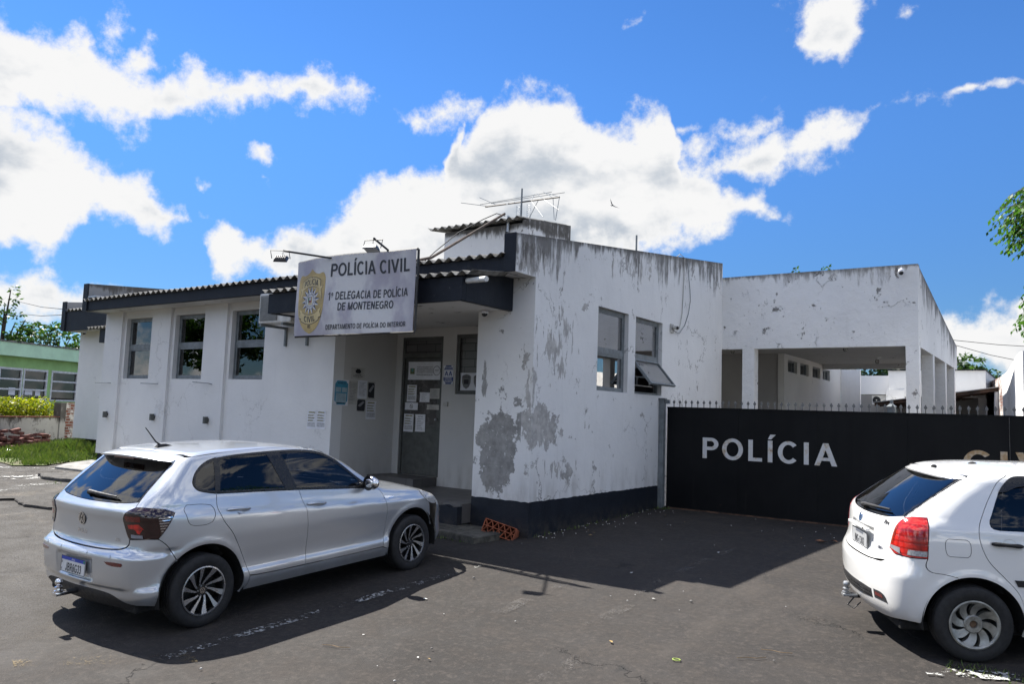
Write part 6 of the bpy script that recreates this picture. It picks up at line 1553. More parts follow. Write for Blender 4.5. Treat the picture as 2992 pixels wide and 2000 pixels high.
b2 = [(R2, [(0, .658), (.35, .662), (.515, .684), (.532, .742), (.542, .790), (.60, .756)]), (S_, [(-.45, .752), (-.338, .756)]), (S_, bsl), (S_, arc(ax_, .285, AW, 108, 178)), (S_, [(-.375, .29), (-.385, .262)]), (R2, [(.66, .262), (.45, .235), (0, .228)])]
rbw = CW.centre('rear_bumper', b2, M_WPAINT)
CW.centre('bumper_grille', [(R2, [(0, .430), (.2, .430), (.375, .424)]), (R2, [(.375, .424), (.385, .352)]), (R2, [(.385, .352), (.2, .338), (0, .334)])], M_MATTE, off=.002, flange=.004, parent=rbw)
for zz_ in (.40, .375):
    P = np.vstack([B2.Rr([(-.36+.72*t, zz_) for t in np.linspace(0, 1, 30)]), B2.Rr([(.36-.72*t, zz_-.008) for t in np.linspace(0, 1, 30)])]); P = P+B2.nrm(P)*.006
    MB().add([tuple(p) for p in P], [(k, k+1, 58-k, 59-k) for k in range(29)]).build('grille_bar', M_TRIM, rbw)
for sg in (-1, 1):
    fg = CW.panel('fog_recess', CW.line([(R2, [(.405, .432), (.52, .432), (.575, .410), (.60, .362)]), (R2, [(.60, .362), (.41, .362)]), (R2, [(.41, .362), (.405, .432)])], sg), M_MATTE, off=.002, flange=.004, parent=rbw)
    CW.panel('reflector', CW.line([(R2, [(.430, .416), (.53, .414)]), (R2, [(.53, .414), (.545, .388)]), (R2, [(.545, .388), (.432, .388)]), (R2, [(.432, .388), (.430, .416)])], sg), M_DREDL, off=.004, flange=0, gap=0, parent=fg)
tb = MB(); tb.tube([(-.50, 0, .27), (-.69, 0, .27)], .022, 10); tb.tube([(-.66, -.03, .26), (-.72, -.05, .20), (-.68, -.09, .18), (-.62, -.07, .23)], .006, 6); tb.build('tow_bar', M_MATTE, c2)
tb = MB(); tb.box(-.75, -.63, -.035, .035, .262, .285, .006); tb.m = Matrix.Translation((-.715, 0, .285)); tb.lathe([(.001, 0), (.034, 0), (.034, .014), (.018, .018), (.018, .03), (.030, .034), (.030, .044), (.016, .050), (.024, .060), (.029, .076), (.028, .088), (.020, .100), (.001, .104)], 24, 'z'); tb.build('tow_ball', M_STEEL, c2, auto=40)
for sg in (-1,):
    f = CW.line([(S_, [(-.185, .915), (-.06, .912)]), (S_, [(-.06, .912), (-.035, .895), (-.035, .80), (-.055, .782)]), (S_, [(-.055, .782), (-.18, .784)]), (S_, [(-.18, .784), (-.2, .80), (-.205, .895), (-.185, .915)])], sg); N = B2.nrm(f)
    MB().tube([tuple(p) for p in f]+[tuple(f[0])], .0022, 5, False).build('fuel_flap_seam', plain('seam_grey', (.10, .10, .10), .7), c2)
def handle2(door, x0, x1, z0, sg):
    P = B2.S([(x0+(x1-x0)*k/10, z0-.012*k/10) for k in range(11)]); N = B2.nrm(P); P = P*np.array([1, sg, 1]); N = N*np.array([1, sg, 1])
    MB().tube([tuple(P[k]+N[k]*(.028-.020*abs(k-5)**4/625)) for k in range(11)], [.010, .015, .016, .015, .014, .014, .014, .015, .017, .016, .010], 10).build('handle', M_RUBBER, door, smooth=True)
    c, n = Vector(P[6]), Vector(N[6]); d = MB(); d.m = Matrix.Translation(c-n*.004) @ n.to_track_quat('Z', 'Y').to_matrix().to_4x4()
    d.lathe([(.001, .0005), (.035, .002), (.050, .0052)], 24, 'z'); d.build('handle_cup', M_WPAINT, door, smooth=True)
for k, sg in ((0, -1), (1, 1)):
    handle2(rdw[k], .115, .33, .893, sg); handle2(fdw[k], .97, 1.18, .875, sg)
    CW.panel('side_moulding', CW.line([(S_, [(.262, .632), (.90, .632)]), (S_, [(.90, .632), (.90, .578)]), (S_, [(.90, .578), (.285, .582)]), (S_, [(.285, .582), (.262, .632)])], sg), M_RUBBER, off=.008, flange=.009, gap=.002, parent=rdw[k])
    CW.panel('side_moulding', CW.line([(S_, [(.925, .632), (1.86, .632)]), (S_, [(1.86, .632), (1.86, .578)]), (S_, [(1.86, .578), (.925, .578)]), (S_, [(.925, .578), (.925, .632)])], sg), M_RUBBER, off=.008, flange=.009, gap=.002, parent=fdw[k])
    CW.panel('wind_deflector', CW.line([(S_, [(.225, 1.262), (.262, 1.312), (.34, 1.372), (.5, 1.382), (.85, 1.384)]), (S_, [(.85, 1.384), (.855, 1.325)]), (S_, [(.855, 1.325), (.5, 1.318), (.36, 1.302), (.28, 1.268), (.225, 1.262)])], sg), M_TRIM, off=.012, flange=.004, gap=0, parent=rdw[k])
    mr = MB(); mr.m = Matrix.Translation((1.62, sg*.87, .985)); mr.ball((0, 0, 0), .09, 10, (.6, 1.05, .72)); mr.build('mirror', M_RUBBER, c2, smooth=True)
for x, zc in ((ax_, .283), (2.373, .283)):
    for sg in (-1, 1):
        wheel_turbine(c2, x, sg, zc)
        A = arc(x, .285, AW+.012, -10, 190, 30); wl_ = MB(); wl_.add([(a, sg*y, z) for a, z in A for y in (.795, .46)], [(2*i, 2*i+1, 2*i+3, 2*i+2) for i in range(30)]); wl_.add([(a, sg*.46, z) for a, z in A], [tuple(range(31))]); wl_.build('wheel_well', M_WELL, c2)
MB().box(-.50, 2.95, -.65, .65, .18, .25, .02).build('underbody', M_WELL, c2)
MB().box(.37, 1.9, -.74, .74, .25, .36).box(-.44, .40, -.45, .45, .25, .55).build('cabin_floor', M_WELL, c2)
seat(c2, .30, .35, .50, .55, .58); seat(c2, .30, -.35, .50, .55, .58); seat(c2, 1.02, .34, .46, .60, .56); seat(c2, 1.02, -.34, .46, .60, .56)
MB().box(1.62, 1.95, -.68, .68, .74, .88, .05).build('dashboard', M_SEAT, c2)

# ------------------------------------------------------------------ the hanging sign
sg_ = thing('station_sign', 'large printed banner sign with a golden shield emblem above the porch canopy', 'sign', (-7.75, 7.2, 3.1))
def BN(u, v):
    """Banner surface: u across 0..1, v up 0..1; the cloth sags and bends at its left third."""
    x = -8.947+2.375*u; zt = 3.668-.032*u+.045*math.sin(math.pi*min(max((u-.05)/.75, 0), 1))*(1-u*.3); zb = 2.598-.012*u
    y = 7.17+.035*math.sin(3.1*u+.4)+.010*math.sin(9*u+4*v)-.012*math.sin(5*v+2*u)
    if u < .3: y += .10*((.3-u)/.3)**2*0.6
    return Vector((x, y, zb+(zt-zb)*v))
def bmesh_uv(fn, nu, nv):
    vs = [fn(i/nu, j/nv) for j in range(nv+1) for i in range(nu+1)]; W = nu+1
    return vs, [(j*W+i, j*W+i+1, (j+1)*W+i+1, (j+1)*W+i) for j in range(nv) for i in range(nu)]
def banner_mat():
    m, t, p = material('printed_banner')
    pos = t.n('ShaderNodeNewGeometry').outputs['Position']; s = t.sepxyz(pos)
    n = t.noise(t.mapping(pos, sc=(1.2, 1, .9)), 1.9, 4, .55)
    c = t.mix(t.ramp(n, .42, .66), (.56, .55, .54, 1), (.37, .345, .39, 1))
    side = t.math('MAXIMUM', t.ramp(s[0], -8.45, -8.9), t.ramp(s[0], -6.85, -6.6))
    c = t.mix(t.math('MULTIPLY', side, .55), c, (.26, .24, .30, 1))
    rib = t.n('ShaderNodeTexWave', {'Vector': pos, 'Scale': 26.0, 'Distortion': 1.5}, bands_direction='Z')
    c = t.mix(t.math('MULTIPLY', t.ramp(rib.outputs[1], .3, .9), t.math('MULTIPLY', t.ramp(n, .4, .6), .14)), c, (.16, .15, .20, 1))
    t.put(p.inputs['Base Color'], c); p.inputs['Roughness'].default_value = .38
    t.put(p.inputs['Normal'], t.n('ShaderNodeBump', {'Strength': .35, 'Distance': .02, 'Height': t.noise(pos, 4.5, 5, .6)}))
    return m
vs, fs = bmesh_uv(BN, 48, 20)
bk = [v+Vector((0, .006, 0)) for v in vs]
ban = part(MB().add(vs+bk, fs+[tuple(i+len(vs) for i in f[::-1]) for f in fs]), 'banner', banner_mat(), sg_, smooth=True)
fr = MB()
for pts in ([BN(i/24, 1)+Vector((0, .03, .005)) for i in range(25)], [BN(i/24, 0)+Vector((0, .03, -.008)) for i in range(25)], [BN(1, j/8)+Vector((.012, .03, 0)) for j in range(9)], [BN(0, j/8)+Vector((-.004, .03, 0)) for j in range(9)], [BN(.5, j/8)+Vector((0, .05, 0)) for j in range(9)]):
    fr.tube(pts, .017, 6)
for x in (-8.6, -7.0): fr.tube([(x, 7.24, 3.0), (x, 7.42, 3.0)], .016, 6); fr.tube([(x, 7.24, 3.5), (x, 7.42, 3.28)], .016, 6)
part(fr, 'frame', M_BLACK, sg_)
def onb(pts, off):
    """Map points in metres on the banner (x right from its left edge, y up from its bottom) to space."""
    out = []
    for q in pts:
        u, v = q[0]/2.375, q[1]/1.07
        p = BN(u, v); a = BN(u+.004, v)-BN(u-.004, v); b = BN(u, v+.004)-BN(u, v-.004); n = a.cross(b).normalized()
        if n.y > 0: n = -n
        out.append(p+n*off)
    return out
def decal(name, shapes, mat, off, parent=ban):
    mb = MB()
    for poly in shapes:
        if isinstance(poly, tuple): vs, fs = poly; mb.add(onb(vs, off), fs)
        else: mb.add(onb(poly, off), [tuple(range(len(poly)))])
    return part(mb, name, mat, parent)
M_GOLD = plain('gold_print', (.42, .31, .12), .45, var=.15, scale=6)
M_GOLDL = plain('pale_gold_print', (.54, .43, .21), .45, var=.1)
M_SINK = plain('black_print', (.018, .018, .022), .45)
M_NPR = plain('navy_print', (.03, .04, .09), .45)
M_WPR = plain('white_print', (.62, .62, .64), .45)
def textpoly(s, x0, x1, y, cap, bold):
    vs, fs = text_mesh(s, 1.0, bold, 1.0, 0, 'LEFT'); a, b = min(v[0] for v in vs), max(v[0] for v in vs)
    return [(x0+(v[0]-a)/(b-a)*(x1-x0), y+v[1]/.728*cap) for v in vs], fs
lx = lambda x: x+8.947
ly = lambda z: z-2.598
for txt, xa, xb, z, cap in (('POLÍCIA CIVIL', -8.20, -6.675, 3.385, .178), ('1ª DELEGACIA DE POLÍCIA', -8.205, -6.69, 3.062, .108), ('DE MONTENEGRO', -8.00, -6.95, 2.915, .104), ('DEPARTAMENTO DE POLÍCIA DO INTERIOR', -8.225, -6.70, 2.665, .066)):
    vs, fs = textpoly(txt, lx(xa), lx(xb), 0, cap, .030)
    sl = .028/1.5
    vs = [(v[0], ly(z)-(v[0]-lx(xa))*sl*0+v[1]) for v in vs]
    decal('lettering', [(vs, fs)], M_SINK, .004)
# shield
cx = lx(-8.585); cy = ly(3.075)
out = []
for sx in (1, -1):
    P = [(0, .455), (.07, .40), (.155, .375), (.235, .39), (.285, .33), (.295, .20), (.290, .0), (.270, -.17), (.215, -.30), (.12, -.40), (0, -.455)]
    P = catmull(P, .03).tolist(); out += [(cx+sx*p[0], cy+p[1]) for p in (P if sx == 1 else P[::-1])]
q = [out[0]]
for p in out[1:]:
    if math.dist(p, q[-1]) > 1e-4: q.append(p)
def fan(poly, c):
    nb = len(poly); ex = []
    xs = [q[0] for q in poly]; ys = [q[1] for q in poly]
    def ins(x, y):
        k = False; j = nb-1
        for i in range(nb):
            if (poly[i][1] > y) != (poly[j][1] > y) and x < (poly[j][0]-poly[i][0])*(y-poly[i][1])/(poly[j][1]-poly[i][1])+poly[i][0]: k = not k
            j = i
        return k
    for i in range(40):
        for j in range(40):
            x, y = min(xs)+(i+.5)/40*(max(xs)-min(xs)), min(ys)+(j+.5)/40*(max(ys)-min(ys))
            if ins(x, y): ex.append(Vector((x, y)))
    v, e, fc, *_ = delaunay_2d_cdt([Vector(q) for q in poly]+ex, [(i, (i+1) % nb) for i in range(nb)], [], 1, 1e-6)
    return [(q.x, q.y) for q in v], [tuple(k) for k in fc]
def fan0(poly, c): return [c]+poly, [(0, i+1, (i+1) % len(poly)+1) for i in range(len(poly))]
shd = decal('shield', [fan(q, (cx, cy))], M_GOLD, .003)
def ring(r0, r1, c=(0, 0), n=40):
    v = [(cx+c[0]+r*math.cos(2*math.pi*i/n), cy+c[1]+r*math.sin(2*math.pi*i/n)) for r in (r0, r1) for i in range(n)]
    return v, [(i, (i+1) % n, n+(i+1) % n, n+i) for i in range(n)]
def ribbon(yc, bend, wd, ht, tail):
    n = 14; v = []
    for i in range(n+1):
        t = -1+2*i/n; y = yc-bend*t*t
        v += [(cx+t*wd, cy+y-ht/2), (cx+t*wd, cy+y+ht/2)]
    f = [(2*i, 2*i+1, 2*i+3, 2*i+2) for i in range(n)]; o = len(v)
    for sx in (-1, 1):
        y = yc-bend; k = len(v)
        v += [(cx+sx*wd*.93, cy+y-ht*.55+tail*.03), (cx+sx*(wd+.055), cy+y-ht*.85+tail*.09), (cx+sx*(wd+.025), cy+y-ht*.1+tail*.06), (cx+sx*(wd+.06), cy+y+ht*.35+tail*.06), (cx+sx*wd*.93, cy+y+ht*.2+tail*.05)]
        f += [(k, k+1, k+2), (k, k+2, k+4), (k+2, k+3, k+4)]
    return v, f
for yc, bend, txt, cap, tl in ((.275, .055, 'POLÍCIA', .085, -1), (-.255, -.055, 'CIVIL', .082, 1)):
    rbv = ribbon(yc, bend, .195, .125, tl); big = ribbon(yc, bend, .203, .140, tl)
    decal('ribbon_edge', [big], M_SINK, .0042, shd); decal('ribbon', [rbv], M_GOLDL, .0054, shd)
    vs, fs = text_mesh(txt, 1.0, .03, 1.0, 0, 'CENTER'); a, b = min(v[0] for v in vs), max(v[0] for v in vs); wdt = .31 if txt[0] == 'P' else .25
    P = []
    for v in vs:
        X = (v[0]-(a+b)/2)/(b-a)*wdt; P.append((cx+X, cy+yc-bend*(X/.195)**2-cap*.5+v[1]/.728*cap))
    decal('ribbon_lettering', [(P, fs)], M_SINK, .0066, shd)
vs, fs = text_mesh('RS', 1.0, .03, 1.0, 0, 'CENTER'); decal('state_lettering', [([(cx-.005+v[0]*.062, cy-.375+v[1]*.062) for v in vs], fs)], M_SINK, .0055, shd)
st1 = []; st2 = []
for i in range(14):
    a = 2*math.pi*i/14+.1; r1, r0 = .205, .125
    tip = (cx+r1*math.cos(a), cy+.01+r1*math.sin(a)); L = (cx+r0*math.cos(a-.224), cy+.01+r0*math.sin(a-.224)); Rr_ = (cx+r0*math.cos(a+.224), cy+.01+r0*math.sin(a+.224)); c0 = (cx, cy+.01)
    st1.append([c0, L, tip]); st2.append([c0, tip, Rr_])
decal('star_light', st1, M_WPR, .0045, shd); decal('star_dark', st2, M_NPR, .0045, shd)
decal('medallion', [ring(.001, .118, (0, .01))], M_WPR, .0056, shd); decal('medallion_ring', [ring(.080, .086, (0, .01)), ring(.118, .123, (0, .01))], M_SINK, .0066, shd)
def arc_text(s, r, cap, a0, a1, up, size):
    P = []; F = []
    for i, ch in enumerate(s):
        if ch == ' ': continue
        a = math.radians(a0+(a1-a0)*i/max(len(s)-1, 1)); vs, fs = text_mesh(ch, 1.0, .02, 1.0); o = len(P)
        for v in vs:
            X, Y = v[0]*size, v[1]*size
            rr = r+Y if up else r-Y; an = a-X/r if up else a+X/r
            P.append((cx+rr*math.cos(an), cy+.01+rr*math.sin(an)))
        F += [tuple(k+o for k in f) for f in fs]
    return P, F
decal('medallion_lettering', [arc_text('ESTADO DO RIO GRANDE DO SUL', .090, .02, 205, -25, True, .026), arc_text('POLÍCIA CIVIL', .112, .02, 222, 318, False, .026)], M_SINK, .0068, shd)
crest = [(( -.052, .045), (-.015, .060), (-.015, -.02), (-.045, -.03), (.0, .0)), ]
decal('crest_green', [[(cx-.050, cy+.055), (cx-.030, cy+.065), (cx-.022, cy-.02), (cx-.045, cy-.02)]], plain('green_print', (.05, .17, .07), .5), .0066, shd)
decal('crest_red', [[(cx-.028, cy+.065), (cx+.010, cy+.055), (cx+.012, cy-.02), (cx-.022, cy-.02)], [(cx+.015, cy+.06), (cx+.03, cy+.065), (cx+.03, cy-.02), (cx+.016, cy-.02)]], plain('red_print', (.28, .03, .03), .5), .0066, shd)
decal('crest_gold', [[(cx+.030, cy+.065), (cx+.050, cy+.055), (cx+.045, cy-.02), (cx+.030, cy-.02)], [(cx-.055, cy-.025), (cx+.055, cy-.025), (cx+.035, cy-.05), (cx-.035, cy-.05)]], M_GOLDL, .0068, shd)
decal('crest_oval', [ring(.001, .026, (0, .035))], M_WPR, .0072, shd); decal('crest_oval_ring', [ring(.024, .029, (0, .035)), ring(.010, .013, (0, .035))], M_SINK, .0078, shd)
# tie strings along the upper edge
mb = MB(); r = random.Random(4)
for i in range(1, 24):
    p = BN(i/24, .985); mb.tube([p+Vector((0, -.004, -.012)), p+Vector((r.uniform(-.01, .01), -.008, .012)), p+Vector((0, .03, .022))], .0025, 4)
part(mb, 'ties', M_PAPER2, sg_)

# floodlights on arms over the sign
def flood(label, base, tip, lamp, yawz, tilt):
    o = thing('floodlight', label, 'floodlight', base, group='floodlights over the sign')
    part(MB().tube([base, tip], .014, 8), 'arm', M_BLACK, o)
    b = Vector(lamp); m = Matrix.Translation(b) @ Matrix.Rotation(yawz, 4, 'Z') @ Matrix.Rotation(tilt, 4, 'X')
    bod = MB(); bod.m = m @ Matrix.Scale(.85, 4); bod.hexa([(-.11, -.075, 0), (.11, -.075, 0), (.11, .075, 0), (-.11, .075, 0)], [(-.09, -.055, .05), (.09, -.055, .05), (.09, .055, .05), (-.09, .055, .05)])
    for k in range(6): bod.box(-.08+k*.03, -.07+k*.03, -.05, .05, .05, .066)
    hd = part(bod, 'housing', plain('grey_lamp_housing', (.07, .07, .075), .4, .3), o)
    gl = MB(); gl.m = m @ Matrix.Scale(.85, 4); gl.box(-.10, .10, -.065, .065, -.006, -.001); part(gl, 'lens', plain('lamp_lens', (.45, .47, .5), .1), hd)
    br = MB(); br.m = m; t = m.inverted() @ Vector(tip)
    br.tube([(-.125, 0, .02), (-.125, 0, .14), (.125, 0, .14), (.125, 0, .02)], .006, 6); part(br, 'bracket', M_BLACK, o)
    cb = MB(); a = Vector(tip); e = b+Vector((0, .02, .05)); cb.tube([a.lerp(e, k/8)+Vector((0, -.0, .05*math.sin(math.pi*k/8))) for k in range(9)], .004, 5); part(cb, 'cable', M_RUBBER, o)
flood('black floodlight hanging from a long arm at the left end of the sign', (-8.20, 7.25, 3.67), (-8.56, 6.68, 3.70), (-8.585, 6.66, 3.575), R_(35), R_(38))
flood('black floodlight on a short arm over the middle of the sign', (-7.16, 7.25, 3.69), (-6.87, 6.70, 3.705), (-6.865, 6.66, 3.555), R_(15), R_(-20))

# ------------------------------------------------------------------ fittings of the facade
WL = ['first', 'second', 'third']
for i, (x, nm) in enumerate(((-16.32, 'beside the far end of the front wall'), (-14.54, 'between the far and middle windows'), (-12.76, 'between the middle and near windows'))):
    o = thing('wall_light', 'small dark box light low on the wall '+nm, 'wall light', (x, 8.5, 1.28), group='wall lights under the windows')
    MB().box(-.032, .032, -.09, -.02, -.064, .064, .006).build('housing', M_DARKFRAME, o)
    MB().box(-.02, .02, -.02, 0, -.03, .03).build('bracket', M_BLACK, o)
    b = MB().tube([(.06, -.012, .66), (.04, -.08, .655+.02*(i == 2)), (-.40+.0*i, -.11, .66+.035*(i == 2))], .008, 6)
    k = tag(b.build('wall_hook', M_FRAME), 'thin bent rod above the wall light '+nm, 'hook', 'metal rods above the wall lights'); k.location = (x, 8.5, 1.28)
ac = thing('air_conditioner', 'white air conditioner outdoor unit on brackets between the near window and the sign', 'air conditioner', (-10.4, 8.2, 2.9))
part(MB().box(-10.76, -9.95, 7.97, 8.26, 2.93, 3.43, .02), 'casing', plain('cream_plastic', (.62, .61, .57), .45), ac)
mb = MB(); n = 15
for k in range(n): z = 2.985+k*.026; mb.box(-10.72, -10.28, 7.955, 7.968, z, z+.012)
mb.box(-10.72, -10.28, 7.962, 7.966, 2.97, 3.39); part(mb, 'grille', plain('grey_grille', (.20, .20, .19), .5), ac)
part(MB().box(-10.70, -10.66, 7.95, 8.5, 2.885, 2.925).box(-10.15, -10.11, 7.95, 8.5, 2.885, 2.925).box(-10.70, -10.66, 8.46, 8.5, 2.6, 2.885).box(-10.15, -10.11, 8.46, 8.5, 2.6, 2.885), 'bracket', M_FRAME, ac)
part(MB().tube([(-10.1, 8.2, 3.0), (-9.95, 8.35, 2.95), (-9.9, 8.48, 3.05)], .02, 8), 'pipe', M_PAPER2, ac)
ac2 = thing('air_conditioner', 'small outdoor air conditioner unit under the overhang of the rear annex', 'air conditioner', (-4.3, 25, 2.3))
part(MB().box(-4.50, -4.10, 25.1, 25.35, 2.22, 2.50, .015), 'casing', plain('cream_plastic', (.62, .61, .57), .45), ac2)
mb = MB(); mb.m = Matrix.Translation((-4.37, 25.095, 2.36)); mb.lathe([(.02, 0), (.11, 0), (.11, .004), (.02, .004)], 20, 'y', True); part(mb, 'fan_grille', M_DARK, ac2)
def dome(label, loc, down=True):
    o = thing('dome_camera', label, 'camera', loc, group='dome cameras')
    MB().lathe([(.001, .03), (.05, .03), (.055, 0), (.05, -.01), (.001, -.01)], 20, 'z').build('mount', M_PAPER, o, smooth=True, auto=40)
    MB().ball((0, 0, -.01), .042, 8).build('dome', plain('smoked_dome', (.01, .01, .012), .08), o, smooth=True)
dome('dark dome camera under the fascia at the far left wing', (-19.05, 9.2, 3.17)); dome('dome camera under the porch canopy beside the peeling pillar', (-6.40, 8.40, 2.965))
dc = thing('security_camera', 'white camera on a short stalk near the top corner of the carport beam', 'camera', (-2.26, 15.5, 4.45))
part(MB().tube([(-2.26, 15.54, 4.52), (-2.26, 15.47, 4.52), (-2.26, 15.46, 4.47)], .012, 6), 'stalk', M_STEEL, dc); part(MB().ball((-2.26, 15.45, 4.44), .05, 8), 'housing', M_PAPER, dc, smooth=True); part(MB().ball((-2.26, 15.44, 4.405), .042, 8), 'lens', M_DARK, dc, smooth=True)
bc = thing('security_camera', 'weathered bullet camera on the peeling side wall with cables looping down to it', 'camera', (-5.6, 12.95, 3.2))
part(MB().box(-5.64, -5.61, 12.89, 13.0, 3.14, 3.30).tube([(-5.60, 12.95, 3.24), (-5.50, 12.90, 3.22)], .035, 10), 'housing', M_PAPER2, bc); part(MB().tube([(-5.50, 12.90, 3.22), (-5.492, 12.896, 3.218)], .028, 10), 'lens', M_DARK, bc)
for label, pts in (('white cable hanging over the parapet of the side wall', [(-5.75, 13.25, 4.55), (-5.66, 13.35, 4.66), (-5.62, 13.48, 4.60), (-5.625, 13.46, 4.2), (-5.625, 13.44, 3.89), (-5.625, 13.40, 3.54), (-5.615, 13.27, 3.26), (-5.61, 13.1, 3.17), (-5.60, 12.97, 3.20)]),
                   ('thin grey cable looping from the parapet to the camera on the side wall', [(-5.62, 13.62, 4.62), (-5.625, 13.68, 4.33), (-5.625, 13.76, 4.05), (-5.625, 13.79, 3.84), (-5.625, 13.70, 3.58), (-5.625, 13.53, 3.34), (-5.615, 13.25, 3.16), (-5.60, 12.98, 3.18)])):
    tag(MB().tube(pts, .009 if 'white' in label else .006, 6).build('cable', M_PAPER2 if 'white' in label else M_FRAME, smooth=True), label, 'cable', 'cables on the side wall')
sw_ = MB().box(-8.34, -8.25, 9.90, 9.93, 1.68, 1.75, .006); tag(sw_.build('doorbell', M_PAPER2), 'small beige doorbell box beside the entrance door', 'doorbell')

# antenna, stay, masts on the roof
an_ = thing('tv_antenna', 'old television antenna with long boom on the roof tank house', 'antenna', (-7.65, 11, 4.9))
part(MB().tube([(-7.655, 11.0, 4.75), (-7.655, 11.0, 5.575)], .016, 8), 'mast', M_FRAME, an_)
bdir = Vector((1.0, .25, 0)).normalized()
part(MB().tube([(-8.456, 11.0, 5.345), (-6.867, 11.0, 5.315)], .014, 8), 'boom', plain('aged_aluminium', (.13, .12, .11), .5, .5), an_)
mb = MB()
for (a, b) in (((-8.40, 11, 5.35), (-9.037, 11.0, 5.497)), ((-8.2, 11, 5.345), (-8.68, 11.1, 5.575)), ((-8.35, 10.7, 5.30), (-7.35, 11.5, 5.60)), ((-8.1, 10.7, 5.29), (-7.2, 11.7, 5.62)), ((-7.45, 11, 5.33), (-7.03, 10.75, 4.93)), ((-7.45, 11, 5.33), (-7.72, 11.5, 5.62)),
               ((-7.2, 11, 5.325), (-6.75, 10.8, 5.03)), ((-7.2, 11, 5.325), (-7.6, 11.4, 5.58)), ((-7.0, 11, 5.32), (-6.9, 10.9, 4.90)), ((-6.87, 11, 5.32), (-6.905, 10.95, 4.90)), ((-6.88, 11, 5.32), (-7.28, 11.2, 5.50)), ((-7.0, 11, 5.32), (-7.4, 11.3, 5.56)), ((-7.3, 11, 5.32), (-7.5, 11, 4.99)), ((-7.9, 11, 5.34), (-8.15, 11.2, 5.42)), ((-8.0, 11, 5.34), (-7.8, 10.8, 5.26))):
    mb.tube([a, b], .0055, 5)
part(mb, 'elements', M_FRAME, an_)
mb = MB()
for x in (-7.80, -7.72, -7.57, -7.49): mb.tube([(x, 11.05, 4.99), (x, 11.05, 5.30)], .003, 4)
for k in range(8): z = 5.03+k*.034; mb.tube([(-7.80, 11.05, z), (-7.72, 11.05, z-.008)], .0025, 4); mb.tube([(-7.57, 11.05, z), (-7.49, 11.05, z-.008)], .0025, 4)
part(mb, 'reflector_grid', M_STEEL, an_)
st = thing('stay_rod', 'long rusty rod slanting from the sign up to the roof tank house', 'rod', (-7.4, 9, 4))
part(MB().tube([(-7.15, 7.25, 3.48), (-7.33, 8.3, 3.80), (-7.434, 10.2, 4.905)], .022, 8), 'rod', plain('rusty_rod', (.085, .06, .045), .7, var=.4), st)
part(MB().tube([(-7.40, 10.26, 4.50), (-7.40, 10.26, 4.88)], .022, 8), 'socket', M_STEEL, st)
tag(MB().tube([(-7.35, 8.15, 3.70), (-7.6, 8.7, 4.0), (-7.75, 9.4, 4.45), (-7.72, 10.0, 4.80), (-7.6, 10.2, 4.93), (-7.45, 10.24, 4.88)], .008, 6).build('cable', M_RUBBER, smooth=True), 'black cable arching beside the slanting rod up to the tank house', 'cable')
tag(MB().tube([(-8.8+.05, 10.28, 3.9), (-8.3, 8.6, 3.75), (-7.9, 7.9, 3.40), (-7.2, 7.38, 3.30)], .008, 6).build('cable', M_PAPER2, smooth=True), 'pale cable running from the tank house foot over the roof edge to the canopy', 'cable')
tag(MB().tube([(-6.2, 12.62, 4.3), (-6.2, 12.62, 4.92)], .018, 8).build('pipe', M_FRAME), 'short upright grey pipe on the roof behind the side parapet', 'pipe')

